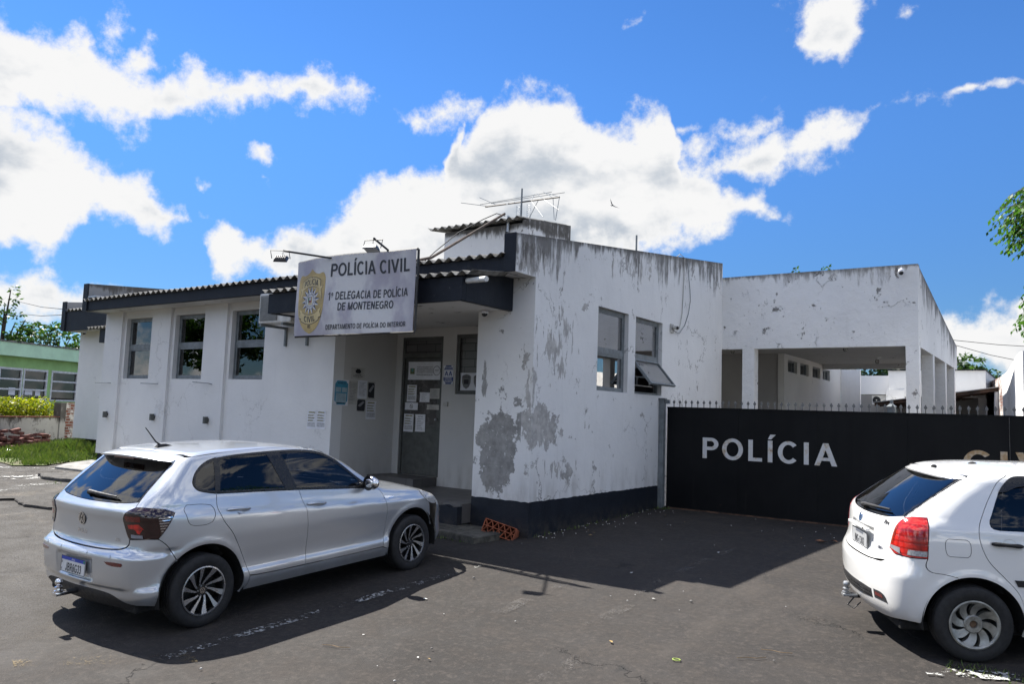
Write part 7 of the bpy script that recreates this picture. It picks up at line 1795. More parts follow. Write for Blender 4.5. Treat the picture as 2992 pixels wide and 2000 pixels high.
# ------------------------------------------------------------------ papers taped to the walls, door and window
def paper(label, plane, u0, u1, z0, z1, kind, tilt=0.0, sheet_mat=None, seed=0):
    """plane: ('x', pos) facing +X or ('y', pos) facing -Y. u runs left to right as seen."""
    r = random.Random(seed); w, h = abs(u1-u0), z1-z0
    o = thing('notice', label, 'notice', (0, 0, 0), group=None)
    ax, pos = plane; uc, zc = (u0+u1)/2, (z0+z1)/2
    o.location = (pos, uc, zc) if ax == 'x' else (uc, pos, zc)
    rot = Matrix.Rotation(tilt, 4, 'Y')
    base = Matrix(((0, 1, 0), (1, 0, 0), (0, 0, 1))).to_4x4() if ax == 'x' else Matrix(((1, 0, 0), (0, -1, 0), (0, 0, 1))).to_4x4()
    def P(x, y, d): # sheet coords: x right, y up, d out of the wall
        v = rot @ Vector((x, 0, y)); return base @ Vector((v.x, d, v.z))
    if ax == 'x':
        def P(x, y, d): v = rot @ Vector((x, 0, y)); return Vector((d, v.x, v.z))
    else:
        def P(x, y, d): v = rot @ Vector((x, 0, y)); return Vector((v.x, -d, v.z))
    nx, ny = 8, 8; vs = []
    for j in range(ny+1):
        for i in range(nx+1):
            x = -w/2+w*i/nx; y = -h/2+h*j/ny; cu = .010*(abs(i/nx-.5)*2)**4*(abs(j/ny-.5)*2)**4*r.uniform(.3, 1.4)
            vs.append(P(x, y, .0035+cu))
    W = nx+1; fs = [(j*W+i, j*W+i+1, (j+1)*W+i+1, (j+1)*W+i) for j in range(ny) for i in range(nx)]
    bs = [P(-w/2+w*i/nx, -h/2+h*j/ny, .001) for j in range(ny+1) for i in range(nx+1)]
    sh = MB().add(vs+bs, fs+[tuple(k+len(vs) for k in f[::-1]) for f in fs]).build('sheet', sheet_mat or M_PAPER, o)
    def rect(mb, a, b, c, d, off=.0052): mb.add([P(a, c, off), P(b, c, off), P(b, d, off), P(a, d, off)], [(0, 1, 2, 3)])
    def words(mb, x0, x1, y, ht):
        x = x0
        while x < x1: l = r.uniform(.008, .03); rect(mb, x, min(x+l, x1), y, y+ht); x += l+.006
    def lettering(s, x0, x1, y, cap, mat, bold=.03):
        v, f = text_mesh(s, 1.0, bold, 1.0, 0, 'LEFT'); a, b = min(q[0] for q in v), max(q[0] for q in v)
        MB().add([P(x0+(q[0]-a)/(b-a)*(x1-x0), y+q[1]/.728*cap, .0056) for q in v], f).build('lettering', mat, o)
    t = MB()
    if kind == 'atencao':
        hl = MB(); rect(hl, -w*.38, w*.38, h*.36, h*.44, .0047)
        for y in (.24, .10, -.04): rect(hl, -w*.40, w*(.1+.2*r.random()), h*y-.004, h*y+.010, .0047)
        hl.build('highlighter', plain('yellow_marker', (.50, .48, .28), .7), o)
        lettering('ATENÇÃO!', -w*.36, w*.36, h*.365, h*.062, M_INK)
        for y in (.24, .20, .10, .06, -.04, -.08, -.18, -.22, -.27, -.32, -.37): words(t, -w*.42, w*(.42 if y < -.1 else r.uniform(.15, .4)), h*y, h*.022)
    elif kind == 'text':
        for k in range(12): words(t, -w*.38, w*r.uniform(.1, .38), h*(.38-k*.065), h*.025)
    elif kind == 'bold':
        lettering('AVISO', -w*.25, w*.25, h*.34, h*.06, M_INK)
        for k in range(7): words(t, -w*.30, w*r.uniform(.05, .34), h*(.22-k*.10), h*.035)
    elif kind == 'crest':
        rect(t, -w*.13, w*.13, h*.0, h*.40); rect(t, -w*.2, w*.2, h*.05, h*.3); lettering('POLÍCIA CIVIL', -w*.36, w*.36, -h*.32, h*.10, M_INK); words(t, -w*.25, w*.25, -h*.15, h*.05)
    elif kind == 'blue':
        b = MB(); rect(b, -w*.46, w*.46, -h*.46, h*.46, .0047); rect(b, -w*.46, w*.46, h*.3, h*.46, .0048); b.build('print', plain('cyan_print', (.06, .28, .42), .5), o)
        q = MB(); rect(q, -w*.40, -w*.02, .02*h, .20*h); rect(q, .04*w, w*.40, .02*h, .20*h); rect(q, -w*.38, w*.38, -.38*h, -.02*h); q.build('boxes', plain('pale_print', (.34, .46, .52), .5), o)
        lettering('NOVA CI', -w*.28, w*.28, h*.34, h*.06, M_INK); words(t, -w*.3, w*.3, -h*.42, h*.05)
    elif kind == 'dark':
        rect(t, -w*.45, w*.45, -h*.44, h*.44); lt_ = MB(); lt_.add([P(-w*.40, -h*.05, .0058), P(-w*.1, -h*.12, .0058), P(w*.40, h*.25, .0058), P(w*.2, h*.34, .0058)], [(0, 1, 2, 3)]); lt_.build('picture', M_GREYINK, o)
    elif kind == 'board':
        for k, ln in enumerate(('ESTADO DO RIO GRANDE DO SUL', 'SECRETARIA DA SEGURANÇA PÚBLICA', 'INSTITUTO-GERAL DE PERÍCIAS', 'DEPARTAMENTO DE IDENTIFICAÇÃO')): lettering(ln, -w*.23, w*.27, h*(.18-k*.10), h*.055, M_INK, .01)
        lettering('POSTO DE IDENTIFICAÇÃO', -w*.23, w*.27, -h*.26, h*.07, M_INK)
        c = MB(); rect(c, -w*.44, -w*.30, -h*.18, h*.14, .005); c.build('crest', plain('olive_print', (.16, .19, .08), .5), o)
        c = MB(); rect(c, -w*.40, -w*.34, -h*.06, h*.12, .006); c.build('crest_centre', plain('teal_print', (.10, .30, .30), .5), o)
        rg = MB(); n = 20; R1, R0 = h*.26, h*.235
        rg.add([P(w*.39+rr*math.cos(2*math.pi*k/n), rr*math.sin(2*math.pi*k/n), .0052) for rr in (R1, R0) for k in range(n)], [(k, (k+1) % n, n+(k+1) % n, n+k) for k in range(n)]); rg.build('seal', M_INK, o); lettering('PERÍCIA', w*.33, w*.45, h*.0, h*.05, M_INK)
    elif kind == 'aa':
        b = MB(); rect(b, -w/2, w/2, h*.27, h*.5, .0047); rect(b, -w/2, w/2, -h*.5, -h*.13, .0047); b.build('print', plain('royal_blue_print', (.02, .05, .22), .45), o)
        lettering('AA', -w*.40, w*.40, -h*.06, h*.25, plain('royal_blue_print', (.02, .05, .22), .45), .06)
        wh = MB()
        for y in (.40, .32, -.20, -.27, -.34, -.42):
            x = -w*.38
            while x < w*.36: l = r.uniform(.008, .03); wh.add([P(x, h*y, .0056), P(min(x+l, w*.4), h*y, .0056), P(min(x+l, w*.4), h*(y+.035), .0056), P(x, h*(y+.035), .0056)], [(0, 1, 2, 3)]); x += l+.006
        wh.build('small_print', M_PAPER, o)
    elif kind == 'nosmoke':
        rg = MB(); n = 24; R1, R0 = h*.30, h*.24
        rg.add([P(rr*math.cos(2*math.pi*k/n), rr*math.sin(2*math.pi*k/n), .0052) for rr in (R1, R0) for k in range(n)], [(k, (k+1) % n, n+(k+1) % n, n+k) for k in range(n)])
        rg.add([P(-h*.19, h*.15, .0052), P(-h*.15, h*.19, .0052), P(h*.19, -h*.15, .0052), P(h*.15, -h*.19, .0052)], [(0, 1, 2, 3)]); rect(rg, -h*.17, h*.16, -h*.03, h*.03); rg.build('sign', M_INK, o)
    elif kind == 'shields':
        for cxx in (-w*.25, w*.25):
            q = [(cxx+sx*w*.19*k, h*yy) for sx, k, yy in ((1, 0, .42), (1, .6, .38), (1, 1, .30), (1, .95, -.05), (1, .6, -.30), (1, 0, -.42), (-1, .6, -.30), (-1, .95, -.05), (-1, 1, .30), (-1, .6, .38))]
            MB().add([P(a, b, .005) for a, b in q], [tuple(range(len(q)))]).build('shield', plain('grey_shield_print', (.16, .16, .16), .5), o)
            lettering('PERÍCIAS', cxx-w*.15, cxx+w*.15, h*.22, h*.07, M_INK); rect(t, cxx-w*.10, cxx+w*.10, -h*.14, h*.12)
    if t.f: t.build('print_pattern', M_INK if kind in ('atencao', 'dark', 'crest', 'shields', 'nosmoke', 'blue') else M_GREYINK, o)
    return o
PW = ('x', -9.468)
paper('white notice with yellow-marked lines, left of the pair on the white wall before the porch', ('y', 8.498), -10.03, -9.815, 1.235, 1.535, 'atencao', 0, None, 1)
paper('white notice with yellow-marked lines, right of the pair on the white wall before the porch', ('y', 8.498), -9.805, -9.59, 1.24, 1.54, 'atencao', .01, None, 2)
paper('blue poster in a plastic sleeve on the shaded porch side wall', PW, 8.53, 8.83, 1.63, 2.05, 'blue', .01, None, 3)
paper('white sheet with a black crest topping the cluster on the porch side wall', PW, 8.88, 9.18, 2.08, 2.265, 'crest', -.01, M_PAPER2, 4)
paper('typed sheet beside the blue poster on the porch side wall', PW, 8.845, 9.03, 1.66, 2.04, 'text', 0, M_PAPER2, 5)
paper('long typed sheet under the crest sheet on the porch side wall', PW, 9.04, 9.245, 1.76, 2.06, 'text', 0, M_PAPER, 6)
paper('dark photocopied leaflet hanging lowest in the middle of the porch side wall cluster', PW, 9.03, 9.23, 1.54, 1.755, 'dark', .02, M_PAPER2, 7)
paper('faded leaflet at the right of the cluster on the porch side wall', PW, 9.265, 9.43, 1.76, 2.05, 'dark', 0, M_PAPER2, 8)
paper('white notice with yellow-marked lines on the porch side wall below the faded leaflet', PW, 9.25, 9.475, 1.42, 1.725, 'atencao', 0, None, 9)
DY = ('y', 9.962)
paper('wide white office nameplate across the top of the entrance door', DY, -9.20, -8.475, 2.12, 2.43, 'board', 0, None, 10)
paper('white notice with yellow-marked lines on the door glass above the no-smoking sign', DY, -9.205, -8.99, 1.74, 2.03, 'atencao', 0, None, 11)
paper('no smoking sign on the left of the entrance door', DY, -9.24, -8.95, 1.60, 1.725, 'nosmoke', 0, None, 12)
paper('small square notice in the middle of the door glass', DY, -8.91, -8.69, 1.74, 1.905, 'bold', .01, M_PAPER, 13)
paper('small torn notice at the right edge of the door glass', DY, -8.685, -8.47, 1.80, 1.975, 'text', -.02, M_PAPER2, 14)
paper('pale strip notice by the door lock', DY, -8.74, -8.47, 1.615, 1.70, 'bold', 0, M_PAPER2, 15)
paper('white notice with yellow-marked lines on the lower door panel', DY, -9.25, -9.035, 1.225, 1.53, 'atencao', .01, None, 16)
paper('plain white notice with a torn corner on the lower door panel', DY, -8.985, -8.765, 1.235, 1.53, 'bold', -.01, M_PAPER, 17)
paper('blue and white meeting sign with large letters AA right of the entrance door', ('y', 9.928), -8.37, -8.165, 2.05, 2.36, 'aa', 0, None, 18)
paper('two grey shield prints taped inside the porch window', ('y', 9.984), -8.05, -7.56, 1.95, 2.24, 'shields', 0, M_PAPER, 19)

# ------------------------------------------------------------------ plants
def leaf_mat(name, c1, c2, trans=.35, rough=.5):
    m, t, p = material(name)
    g = t.n('ShaderNodeNewGeometry'); pos = g.outputs['Position']
    rnd = g.outputs['Random Per Island']
    c = t.mix(rnd, c1+(1,), c2+(1,)); c = t.mix(t.ramp(t.noise(pos, 1.6, 3), .35, .65, 0, .45), c, tuple(x*.55 for x in c1)+(1,))
    t.put(p.inputs['Base Color'], c); p.inputs['Roughness'].default_value = rough; p.inputs['Specular IOR Level'].default_value = .35
    tl = t.n('ShaderNodeBsdfTranslucent', {'Color': t.mix(1.0, c, (1.15, 1.25, .55, 1), 'MULTIPLY')})
    t.put(t.N['Material Output'].inputs['Surface'], t.n('ShaderNodeMixShader', {0: trans, 1: p.outputs[0], 2: tl.outputs[0]}))
    return m
M_LEAF = leaf_mat('tree_leaves', (.035, .085, .018), (.075, .15, .03))
M_LEAFD = leaf_mat('dark_conifer_leaves', (.016, .045, .016), (.035, .075, .022), .15)
M_HEDGE = leaf_mat('golden_hedge_leaves', (.11, .17, .012), (.50, .47, .03), .4)
M_GRASS = leaf_mat('grass_blades', (.060, .115, .022), (.155, .185, .06), .3)
M_BARK = plain('tree_bark', (.07, .055, .042), .95, var=.4, scale=12, bump=.8)
def leaves(mb, centre, rad, n, size, r, droop=0.0, narrow=.45):
    for _ in range(n):
        while True:
            v = Vector((r.uniform(-1, 1), r.uniform(-1, 1), r.uniform(-1, 1)))
            if .15 < v.length < 1: break
        v = v*(v.length**-.35)
        p = Vector(centre)+Vector((v.x*rad[0], v.y*rad[1], v.z*rad[2]))
        d = Vector((r.gauss(0, 1), r.gauss(0, 1), r.gauss(0, .6)-droop)).normalized(); q = d.cross(Vector((r.gauss(0, 1), r.gauss(0, 1), r.gauss(0, 1)))).normalized()
        L = size*r.uniform(.7, 1.3); w = L*narrow
        mb.add([p, p+d*L*.5+q*w*.5, p+d*L, p+d*L*.5-q*w*.5], [(0, 1, 2, 3)])
def tree(label, base, height, clumps, size, dens, mat, seed, group='trees beyond the buildings'):
    r = random.Random(seed); o = thing('tree', label, 'tree', base, group=group)
    b = Vector(base); tr = MB(); top = b+Vector((r.uniform(-.3, .3), r.uniform(-.3, .3), height*.75))
    tr.tube([b, b.lerp(top, .4)+Vector((r.uniform(-.1, .1), r.uniform(-.1, .1), 0)), top], [height*.030, height*.022, height*.010], 9)
    fol = MB()
    for (c, rad) in clumps:
        c = Vector(c); k = b.lerp(top, min(.95, max(.3, (c.z-b.z)/height-.15)))
        tr.tube([k, k.lerp(c, .5)+Vector((0, 0, .1*rad[0])), c], [height*.012, height*.008, height*.003], 6)
        m = max(3, int(3.2*rad[0]*rad[1]*rad[2]/max(.08, (rad[0]*.42)**3)*.5)); m = min(m, 14)
        for _ in range(m):
            a = Vector((r.gauss(0, .5)*rad[0], r.gauss(0, .5)*rad[1], r.gauss(0, .5)*rad[2])); s = r.uniform(.28, .5)
            leaves(fol, c+a, (rad[0]*s, rad[1]*s, rad[2]*s*.8), int(dens*rad[0]*rad[2]), size, r)
    part(tr, 'trunk', M_BARK, o, smooth=True); part(fol, 'foliage', mat, o)
    return o
rr = random.Random(11)
tree('slender open-crowned tree with bare twig tips at the far left', (-38.9, 15.2, .5), 6.2, [((-38.9, 15.2, 5.6), (.45, .45, .7)), ((-38.4, 15.5, 4.9), (.7, .6, .5)), ((-39.6, 14.9, 4.6), (.8, .8, .6)), ((-38.3, 15.5, 4.1), (.8, .8, .5)), ((-38.55, 15.25, 6.35), (.22, .22, .4)), ((-37.9, 15.7, 5.0), (.35, .35, .3))], .22, 55, M_LEAF, 21)
tree('dark pointed conifer standing behind the green building', (-39.6, 14.9, .5), 5, [((-39.6, 14.9, 4.9), (.25, .25, .5)), ((-39.6, 14.9, 4.2), (.5, .5, .5)), ((-39.6, 14.9, 3.5), (.75, .75, .5))], .16, 190, M_LEAFD, 22)
tree('broad bushy tree behind the green building next to the station', (-37.4, 16.6, .5), 4.8, [((-37.3, 16.4, 4.5), (.85, .85, .6)), ((-36.6, 17.1, 4.3), (.7, .7, .6)), ((-38.0, 16.0, 4.1), (.9, .8, .6)), ((-36.2, 17.5, 3.9), (.8, .8, .6)), ((-37.2, 16.5, 3.6), (1.2, 1.1, .6)), ((-38.7, 15.6, 3.6), (1, 1, .6))], .22, 75, M_LEAF, 23)
tree('tree whose top leaves just show over the corrugated roof behind the sign', (-22.4, 27.0, .5), 7.6, [((-22.6, 27, 7.5), (.35, .35, .3)), ((-22.0, 27.3, 7.75), (.3, .3, .35)), ((-22.3, 27, 6.8), (1.0, 1.0, .6))], .2, 80, M_LEAF, 24)
tree('tall tree whose tips show just above the front beam of the carport', (-10.0, 41.0, 0), 9.8, [((-11.05, 40.4, 9.1), (.5, .5, .25)), ((-9.5, 41.5, 9.35), (.7, .7, .35)), ((-10.2, 41, 8.2), (1.6, 1.5, .9)), ((-8.6, 41.5, 7.4), (1.4, 1.4, .9)), ((-11.8, 40.5, 7.2), (1.4, 1.4, .9))], .24, 60, M_LEAF, 25)
tree('leafy tree beside the rear corner of the carport', (-4.0, 46, 0), 5.6, [((-4.1, 45.8, 5.2), (.7, .7, .5)), ((-4.5, 45.6, 4.6), (.9, .9, .6)), ((-3.5, 46, 4.7), (.8, .8, .5)), ((-3.7, 46, 3.9), (1.1, 1, .6)), ((-5.4, 45.4, 4.4), (1, 1, .7))], .22, 85, M_LEAF, 26)
tree('leafy tree behind the white rear building by the boundary wall', (-2.6, 46.8, 0), 5.0, [((-2.95, 46.6, 4.6), (.55, .55, .5)), ((-2.4, 46.9, 4.1), (.6, .6, .5)), ((-2.2, 47, 3.5), (.6, .6, .5)), ((-3.1, 46.5, 3.8), (.8, .8, .6))], .22, 95, M_LEAF, 27)
tree('dark dense tree seen through the open back of the carport', (-7.4, 36, 0), 4.8, [((-7.0, 36, 3.9), (1.6, 1.2, .9)), ((-5.4, 36.5, 3.7), (1.4, 1.2, .8)), ((-8.4, 36, 3.6), (1.4, 1.2, .9)), ((-6.2, 36, 2.9), (1.8, 1.2, .8))], .22, 85, M_LEAFD, 28)

# across the street, behind the viewer: what the window panes and the cars mirror
rs = random.Random(51)
for i, (x, y, hh) in enumerate(((-46, -14, 8), (-37, -17, 9.5), (-29, -15, 7.5), (-21.5, -18, 9), (-13, -16, 8), (-5, -19, 9.5), (4, -17, 8.5), (12, -12, 8), (15, -3, 8), (20, -8, 9), (25, 0, 9))):
    z0 = -.5; cl = [((x+rs.gauss(0, 1.3), y+rs.gauss(0, .9), z0+hh*rs.uniform(.5, .92)), (rs.uniform(1.1, 1.9), rs.uniform(1.1, 1.9), rs.uniform(.8, 1.3))) for _ in range(7)]
    tree('street tree across the road, mirrored in the window panes', (x, y, z0), hh, cl, .42, 34, M_LEAF, 60+i, 'trees across the street')
# overhanging tree at the right: trunk outside the picture, drooping feathery leaves inside
ot = thing('overhanging_tree', 'tree leaning in from the right edge with drooping feathery green leaves', 'tree', (2.2, 10.8, 0))
tr = MB(); tr.tube([(2.2, 10.8, -.1), (2.05, 10.75, 2.2), (1.5, 10.7, 4.2), (1.0, 10.65, 5.6)], [.16, .13, .10, .06], 10)
fol = MB(); r = random.Random(8)
tips = []
for (px, py, pz) in ((-.52, 10.40, 4.05), (-.42, 10.46, 4.18), (-.44, 10.5, 3.86), (-.32, 10.55, 4.34), (-.33, 10.5, 3.76), (-.2, 10.6, 4.2), (-.16, 10.6, 3.92), (.0, 10.6, 4.45), (.1, 10.7, 4.1), (-.28, 10.52, 4.25), (-.25, 10.5, 4.02), (-.36, 10.5, 4.0), (-.15, 10.5, 3.8), (-.12, 10.55, 4.3), (.2, 10.6, 4.4), (-.05, 10.6, 4.05), (-.315, 10.68, 3.0), (-.27, 10.7, 3.2), (-.27, 10.7, 2.86), (-.2, 10.7, 3.05), (-.1, 10.7, 2.9), (0, 10.7, 3.2), (.3, 10.7, 3.4)):
    for _ in range(10): tips.append(Vector((px+r.gauss(0, .055), py+r.gauss(0, .20), pz-.07+r.gauss(0, .055))))
for tp in tips:
    st = Vector((tp.x+r.uniform(.25, .42), tp.y+r.uniform(-.12, .12), tp.z+r.uniform(.12, .28))); mid = st.lerp(tp, .55)+Vector((0, 0, .06))
    tr.tube([st, mid, tp], [.004, .003, .0015], 4)
    n = 9
    for k in range(1, n+1):
        t = k/n; a = st.lerp(mid, t/.55) if t < .55 else mid.lerp(tp, (t-.55)/.45); d = (tp-st).normalized()
        for sd in (-1, 1):
            s = Vector((d.y, -d.x, 0)).normalized()*sd; q = (d*r.uniform(.2, .8)+s*r.uniform(.4, .9)+Vector((r.gauss(0, .2), r.gauss(0, .2), -.55-.5*r.random()))).normalized(); L = r.uniform(.045, .085)
            nn = q.cross(Vector((r.gauss(0, .5), r.gauss(0, .5), 1))).normalized()
            fol.add([a, a+q*L*.45+nn*L*.24, a+q*L, a+q*L*.45-nn*L*.24], [(0, 1, 2, 3)])
for (a, b) in (((1.45, 10.7, 4.3), (.25, 10.6, 4.55)), ((1.8, 10.72, 3.2), (.2, 10.7, 3.35)), ((1.5, 10.7, 4.2), (.15, 10.55, 4.15))):
    tr.tube([a, Vector(a).lerp(Vector(b), .5)+Vector((0, 0, .12)), b], [.05, .03, .012], 6)
for c_ in ((1.3, 10.7, 5.6), (1.7, 11.2, 5.9), (1.9, 10.2, 5.4), (1.5, 10.7, 6.3)): leaves(fol, c_, (.75, .8, .5), 420, .11, r)
part(tr, 'trunk', M_BARK, ot, smooth=True); part(fol, 'foliage', leaf_mat('feathery_leaves', (.040, .12, .016), (.10, .23, .035), .45), ot)

# ------------------------------------------------------------------ left side: lawn, low wall, hedge, bricks, green building
def soil_mat():
    m, t, p = material('grassy_soil'); pos = t.n('ShaderNodeNewGeometry').outputs['Position']
    c = t.mix(t.ramp(t.noise(pos, 2.0, 7, .65), .4, .62), (.085, .12, .028, 1), (.11, .095, .06, 1)); t.put(p.inputs['Base Color'], c); p.inputs['Roughness'].default_value = 1
    t.put(p.inputs['Normal'], t.n('ShaderNodeBump', {'Strength': .8, 'Distance': .03, 'Height': t.noise(pos, 25, 5)})); return m
lawn = [(-17.9, 6.0), (-17.55, 7.05), (-16.9, 7.0), (-16.55, 7.45), (-16.8, 7.95), (-16.72, 8.44), (-16.74, 9.35), (-19.3, 9.7), (-22.5, 12.5), (-22.6, 9.5), (-20.2, 4.5), (-18.4, 4.6)]
structure(sheet('lawn', lawn, .018, soil_mat()))
gb_ = MB(); r = random.Random(17)
def inlawn(x, y):
    c = False; j = len(lawn)-1
    for i in range(len(lawn)):
        (xi, yi), (xj, yj) = lawn[i], lawn[j]
        if (yi > y) != (yj > y) and x < (xj-xi)*(y-yi)/(yj-yi)+xi: c = not c
        j = i
    return c
n = 0
while n < 15000:
    x, y = r.uniform(-22, -16.5), r.uniform(5.2, 11.5)
    if not inlawn(x, y): continue
    edge = math.sin(x*3.1)*math.sin(y*2.7+x)
    if y < 7.3+.25*edge and r.random() < .80: continue
    n += 1
    tall = 1.0+2.0*max(0, 1-abs(y-(-x-11.6)/1.0)/.8) if False else 1.0
    if abs((x+19.4)*.9+(y-8.9)*.43) < .5: tall = 1.5
    if x > -19.5 and y > 8.9: tall = 2.3
    h = r.uniform(.04, .13)*tall; a = r.uniform(0, 6.283); z = gz(x, y)+.015; w = r.uniform(.006, .014); lean = Vector((r.gauss(0, .35), r.gauss(0, .35), 1))*h
    dx, dy = w*math.cos(a), w*math.sin(a)
    gb_.add([(x-dx, y-dy, z), (x+dx, y+dy, z), (x+lean.x*.5+dx*.6, y+lean.y*.5+dy*.6, z+h*.6), (x+lean.x, y+lean.y, z+h)], [(0, 1, 2, 3)])
structure(gb_.build('grass', M_GRASS), True)
# weeds along the foot of the walls and moss by the white line
wd = MB()
for (x0, x1, y0, y1, k) in ((-5.62, -5.4, 12.3, 12.55, 60), (-5.63, -5.55, 8.5, 12.4, 90), (-7.0, -5.9, 7.75, 7.9, 70), (-15.2, -12.9, 6.9, 7.2, 90), (-14.4, -14.0, 6.5, 6.9, 40), (-.7, .3, 6.35, 6.62, 260)):
    for _ in range(k):
        x, y = r.uniform(x0, x1), r.uniform(y0, y1); z = gz(x, y); h = r.uniform(.008, .04) if x > -1 or x < -8 else r.uniform(.015, .06); a = r.uniform(0, 6.28)
        wd.add([(x, y, z), (x+.012*math.cos(a), y+.012*math.sin(a), z), (x+.02*math.cos(a+1), y+.02*math.sin(a+1), z+h)], [(0, 1, 2)])
structure(wd.build('weeds', M_GRASS), True)
U_ = Vector((-.431, .902, 0)); N_ = Vector((.902, .431, 0))
def wallframe(o, s, n): v = Vector(o)+U_*s+N_*n; return v
LW = (-20.66, 8.26, 0)
def seg(mb, s0, s1, n0, n1, z0, z1, z1b=None):
    a = [wallframe(LW, s0, n0), wallframe(LW, s1, n0), wallframe(LW, s1, n1), wallframe(LW, s0, n1)]; zb = z1b if z1b is not None else z1
    mb.hexa([(p.x, p.y, z0) for p in a], [(a[0].x, a[0].y, z1), (a[1].x, a[1].y, zb), (a[2].x, a[2].y, zb), (a[3].x, a[3].y, z1)])
lw_ = thing('garden_wall', 'low mouldy white wall with a red coping and an exposed brick pier', 'wall', (-21, 9, .4))
M_MOULD = plaster('mouldy_render', base=(.40, .39, .36), dirt=.95, sparse=1.0, peel=.10, foot=.5, top=(1.12, 0), topdepth=.7, streak=1.2)
mb = MB(); seg(mb, -3.5, 1.82, -.15, 0, .1, 1.08, 1.06); part(mb, 'wall', M_MOULD, lw_)
mb = MB(); seg(mb, -3.5, 1.82, -.17, .03, 1.08, 1.125, 1.10); part(mb, 'coping', plain('red_coping', (.17, .055, .04), .9, var=.3), lw_)
mb = MB(); seg(mb, 1.83, 2.02, -.18, .03, .2, 1.46); part(mb, 'pier', M_MOULD, lw_)
mb = MB(); seg(mb, 2.02, 4.5, -.16, .01, .2, 1.46); part(mb, 'brick_section', brick_mat('old_brick', (.22, .07, .04), (.15, .05, .03), (.30, .28, .25), (.50, .48, .44), 1.0, 1, .53), lw_)
hd = thing('hedge', 'yellow-green clipped hedge behind the low mouldy wall', 'hedge', (-21.7, 9, .5)); fol = MB(); r = random.Random(31)
for k in range(46):
    s = -3.2+5.1*k/45; c = wallframe(LW, s, -.62); leaves(fol, (c.x, c.y, 1.20+.04*math.sin(k*1.3)), (.44, .44, .36), 300, .085, r, narrow=.55)
part(fol, 'foliage', M_HEDGE, hd); mb = MB()
for k in range(12): c = wallframe(LW, -3+5*k/11, -.6); mb.tube([(c.x, c.y, .3), (c.x+.05, c.y, 1.1)], .012, 5)
part(mb, 'stems', M_BARK, hd)
M_BRICK = plain('loose_red_brick', (.155, .062, .05), .95, var=.35, scale=7, bump=.5)
r = random.Random(6); first = None
for lay, (cnt, zz) in enumerate(((17, .03), (16, .098), (14, .165), (12, .232), (9, .30), (6, .365))):
    for k in range(cnt):
        s = -2.3+2.9*(k+r.uniform(.1, .9))/cnt*(1 if lay < 4 else .8)+lay*.03; nn = .62-lay*.065+r.uniform(-.10, .14)
        if s > .35 and lay > 3: continue
        p = wallframe(LW, s+.2, nn)
        if first is None:
            first = MB().box(-.115, .115, -.055, .055, -.032, .032, .004).build('brick', M_BRICK); o = first
        else: o = first.copy(); COL.objects.link(o)
        o.location = (p.x, p.y, gz(p.x, p.y)+zz+.03+r.uniform(0, .02)); o.rotation_euler = (r.gauss(0, .13), r.gauss(0, .13), math.atan2(U_.y, U_.x)+r.gauss(0, .28)+(1.57 if r.random() < .25 else 0))
        tag(o, 'loose dark red brick in the heap against the low mouldy wall', 'brick', 'bricks heaped by the low wall')
# green building
GB = (-30.07, 11.72, 0)
gbd = thing('green_building', 'low light-green building with white-framed windows behind the hedge', 'building', (-31, 13.5, 0))
def gseg(mb, s0, s1, n0, n1, z0, z1):
    a = [wallframe(GB, s0, n0), wallframe(GB, s1, n0), wallframe(GB, s1, n1), wallframe(GB, s0, n1)]
    mb.hexa([(p.x, p.y, z0) for p in a], [(p.x, p.y, z1) for p in a])
M_GREEN = plain('green_wall_paint', (.34, .56, .22), .8, var=.1, scale=2); M_GREENL = plain('pale_green_paint', (.55, .80, .55), .7, var=.06, scale=2)
mb = MB(); W3 = [(-1.15, 0.05), (.1, 1.15), (1.2, 2.36), (2.55, 3.95), (4.2, 5.4)]
gseg(mb, -6, 9, -.25, -.05, .3, 1.44); gseg(mb, -6, 9, -.25, -.05, 2.60, 3.0)
e = [-6]+[v for w in W3 for v in w]+[9]
for i in range(0, len(e), 2): gseg(mb, e[i], e[i+1], -.25, -.05, 1.44, 2.60)
part(mb, 'wall', M_GREEN, gbd)
mb = MB(); gseg(mb, -6, 9, -.3, .30, 2.99, 3.46); part(mb, 'fascia', M_GREENL, gbd)
mb = MB()
for k in range(70):
    s = -6+15*k/70; gseg(mb, s, s+.12, -4, .34, 3.46, 3.50+.02*(k % 2)); gseg(mb, s+.12, s+.214, -4, .34, 3.46, 3.49)
part(mb, 'roof', M_CORR, gbd)
mb = MB(); gseg(mb, -6, 9, -4.2, -4, .2, 3.4); gseg(mb, -6, 9, -4, -.3, .2, .25); part(mb, 'inner_wall', M_ROOM, gbd)
M_WFR = plain('white_frame', (.66, .67, .68), .5)
for k, (a, b) in enumerate(W3):
    f = MB(); gseg(f, a, a+.06, -.12, -.02, 1.44, 2.60); gseg(f, b-.06, b, -.12, -.02, 1.44, 2.60)
    for z in (1.44, 1.80, 2.16, 2.52): gseg(f, a+.06, b-.06, -.12, -.02, z, z+.055+.02*(z > 2.5))
    f = part(f, 'window', M_WFR, gbd)
    g = MB(); gseg(g, a+.06, b-.06, -.08, -.075, 1.49, 2.53); part(g, 'pane', M_WIN, f)
    if k in (0, 1, 2): g = MB(); gseg(g, a+.07, b-.07, -.20, -.19, 1.50, 1.95-.1*(k % 2)); part(g, 'blind', plain('tan_blind', (.22, .19, .14), .9), f)
for (s, z, w_, h_) in ((.62, 1.62, .30, .26), (1.36, 1.64, .36, .20), (1.86, 1.62, .24, .24)):
    g = MB(); gseg(g, s, s+w_, -.070, -.066, z, z+h_); g.build('poster', M_PAPER)
    o = COL.objects[-1] if False else bpy.context.scene.objects[-1]
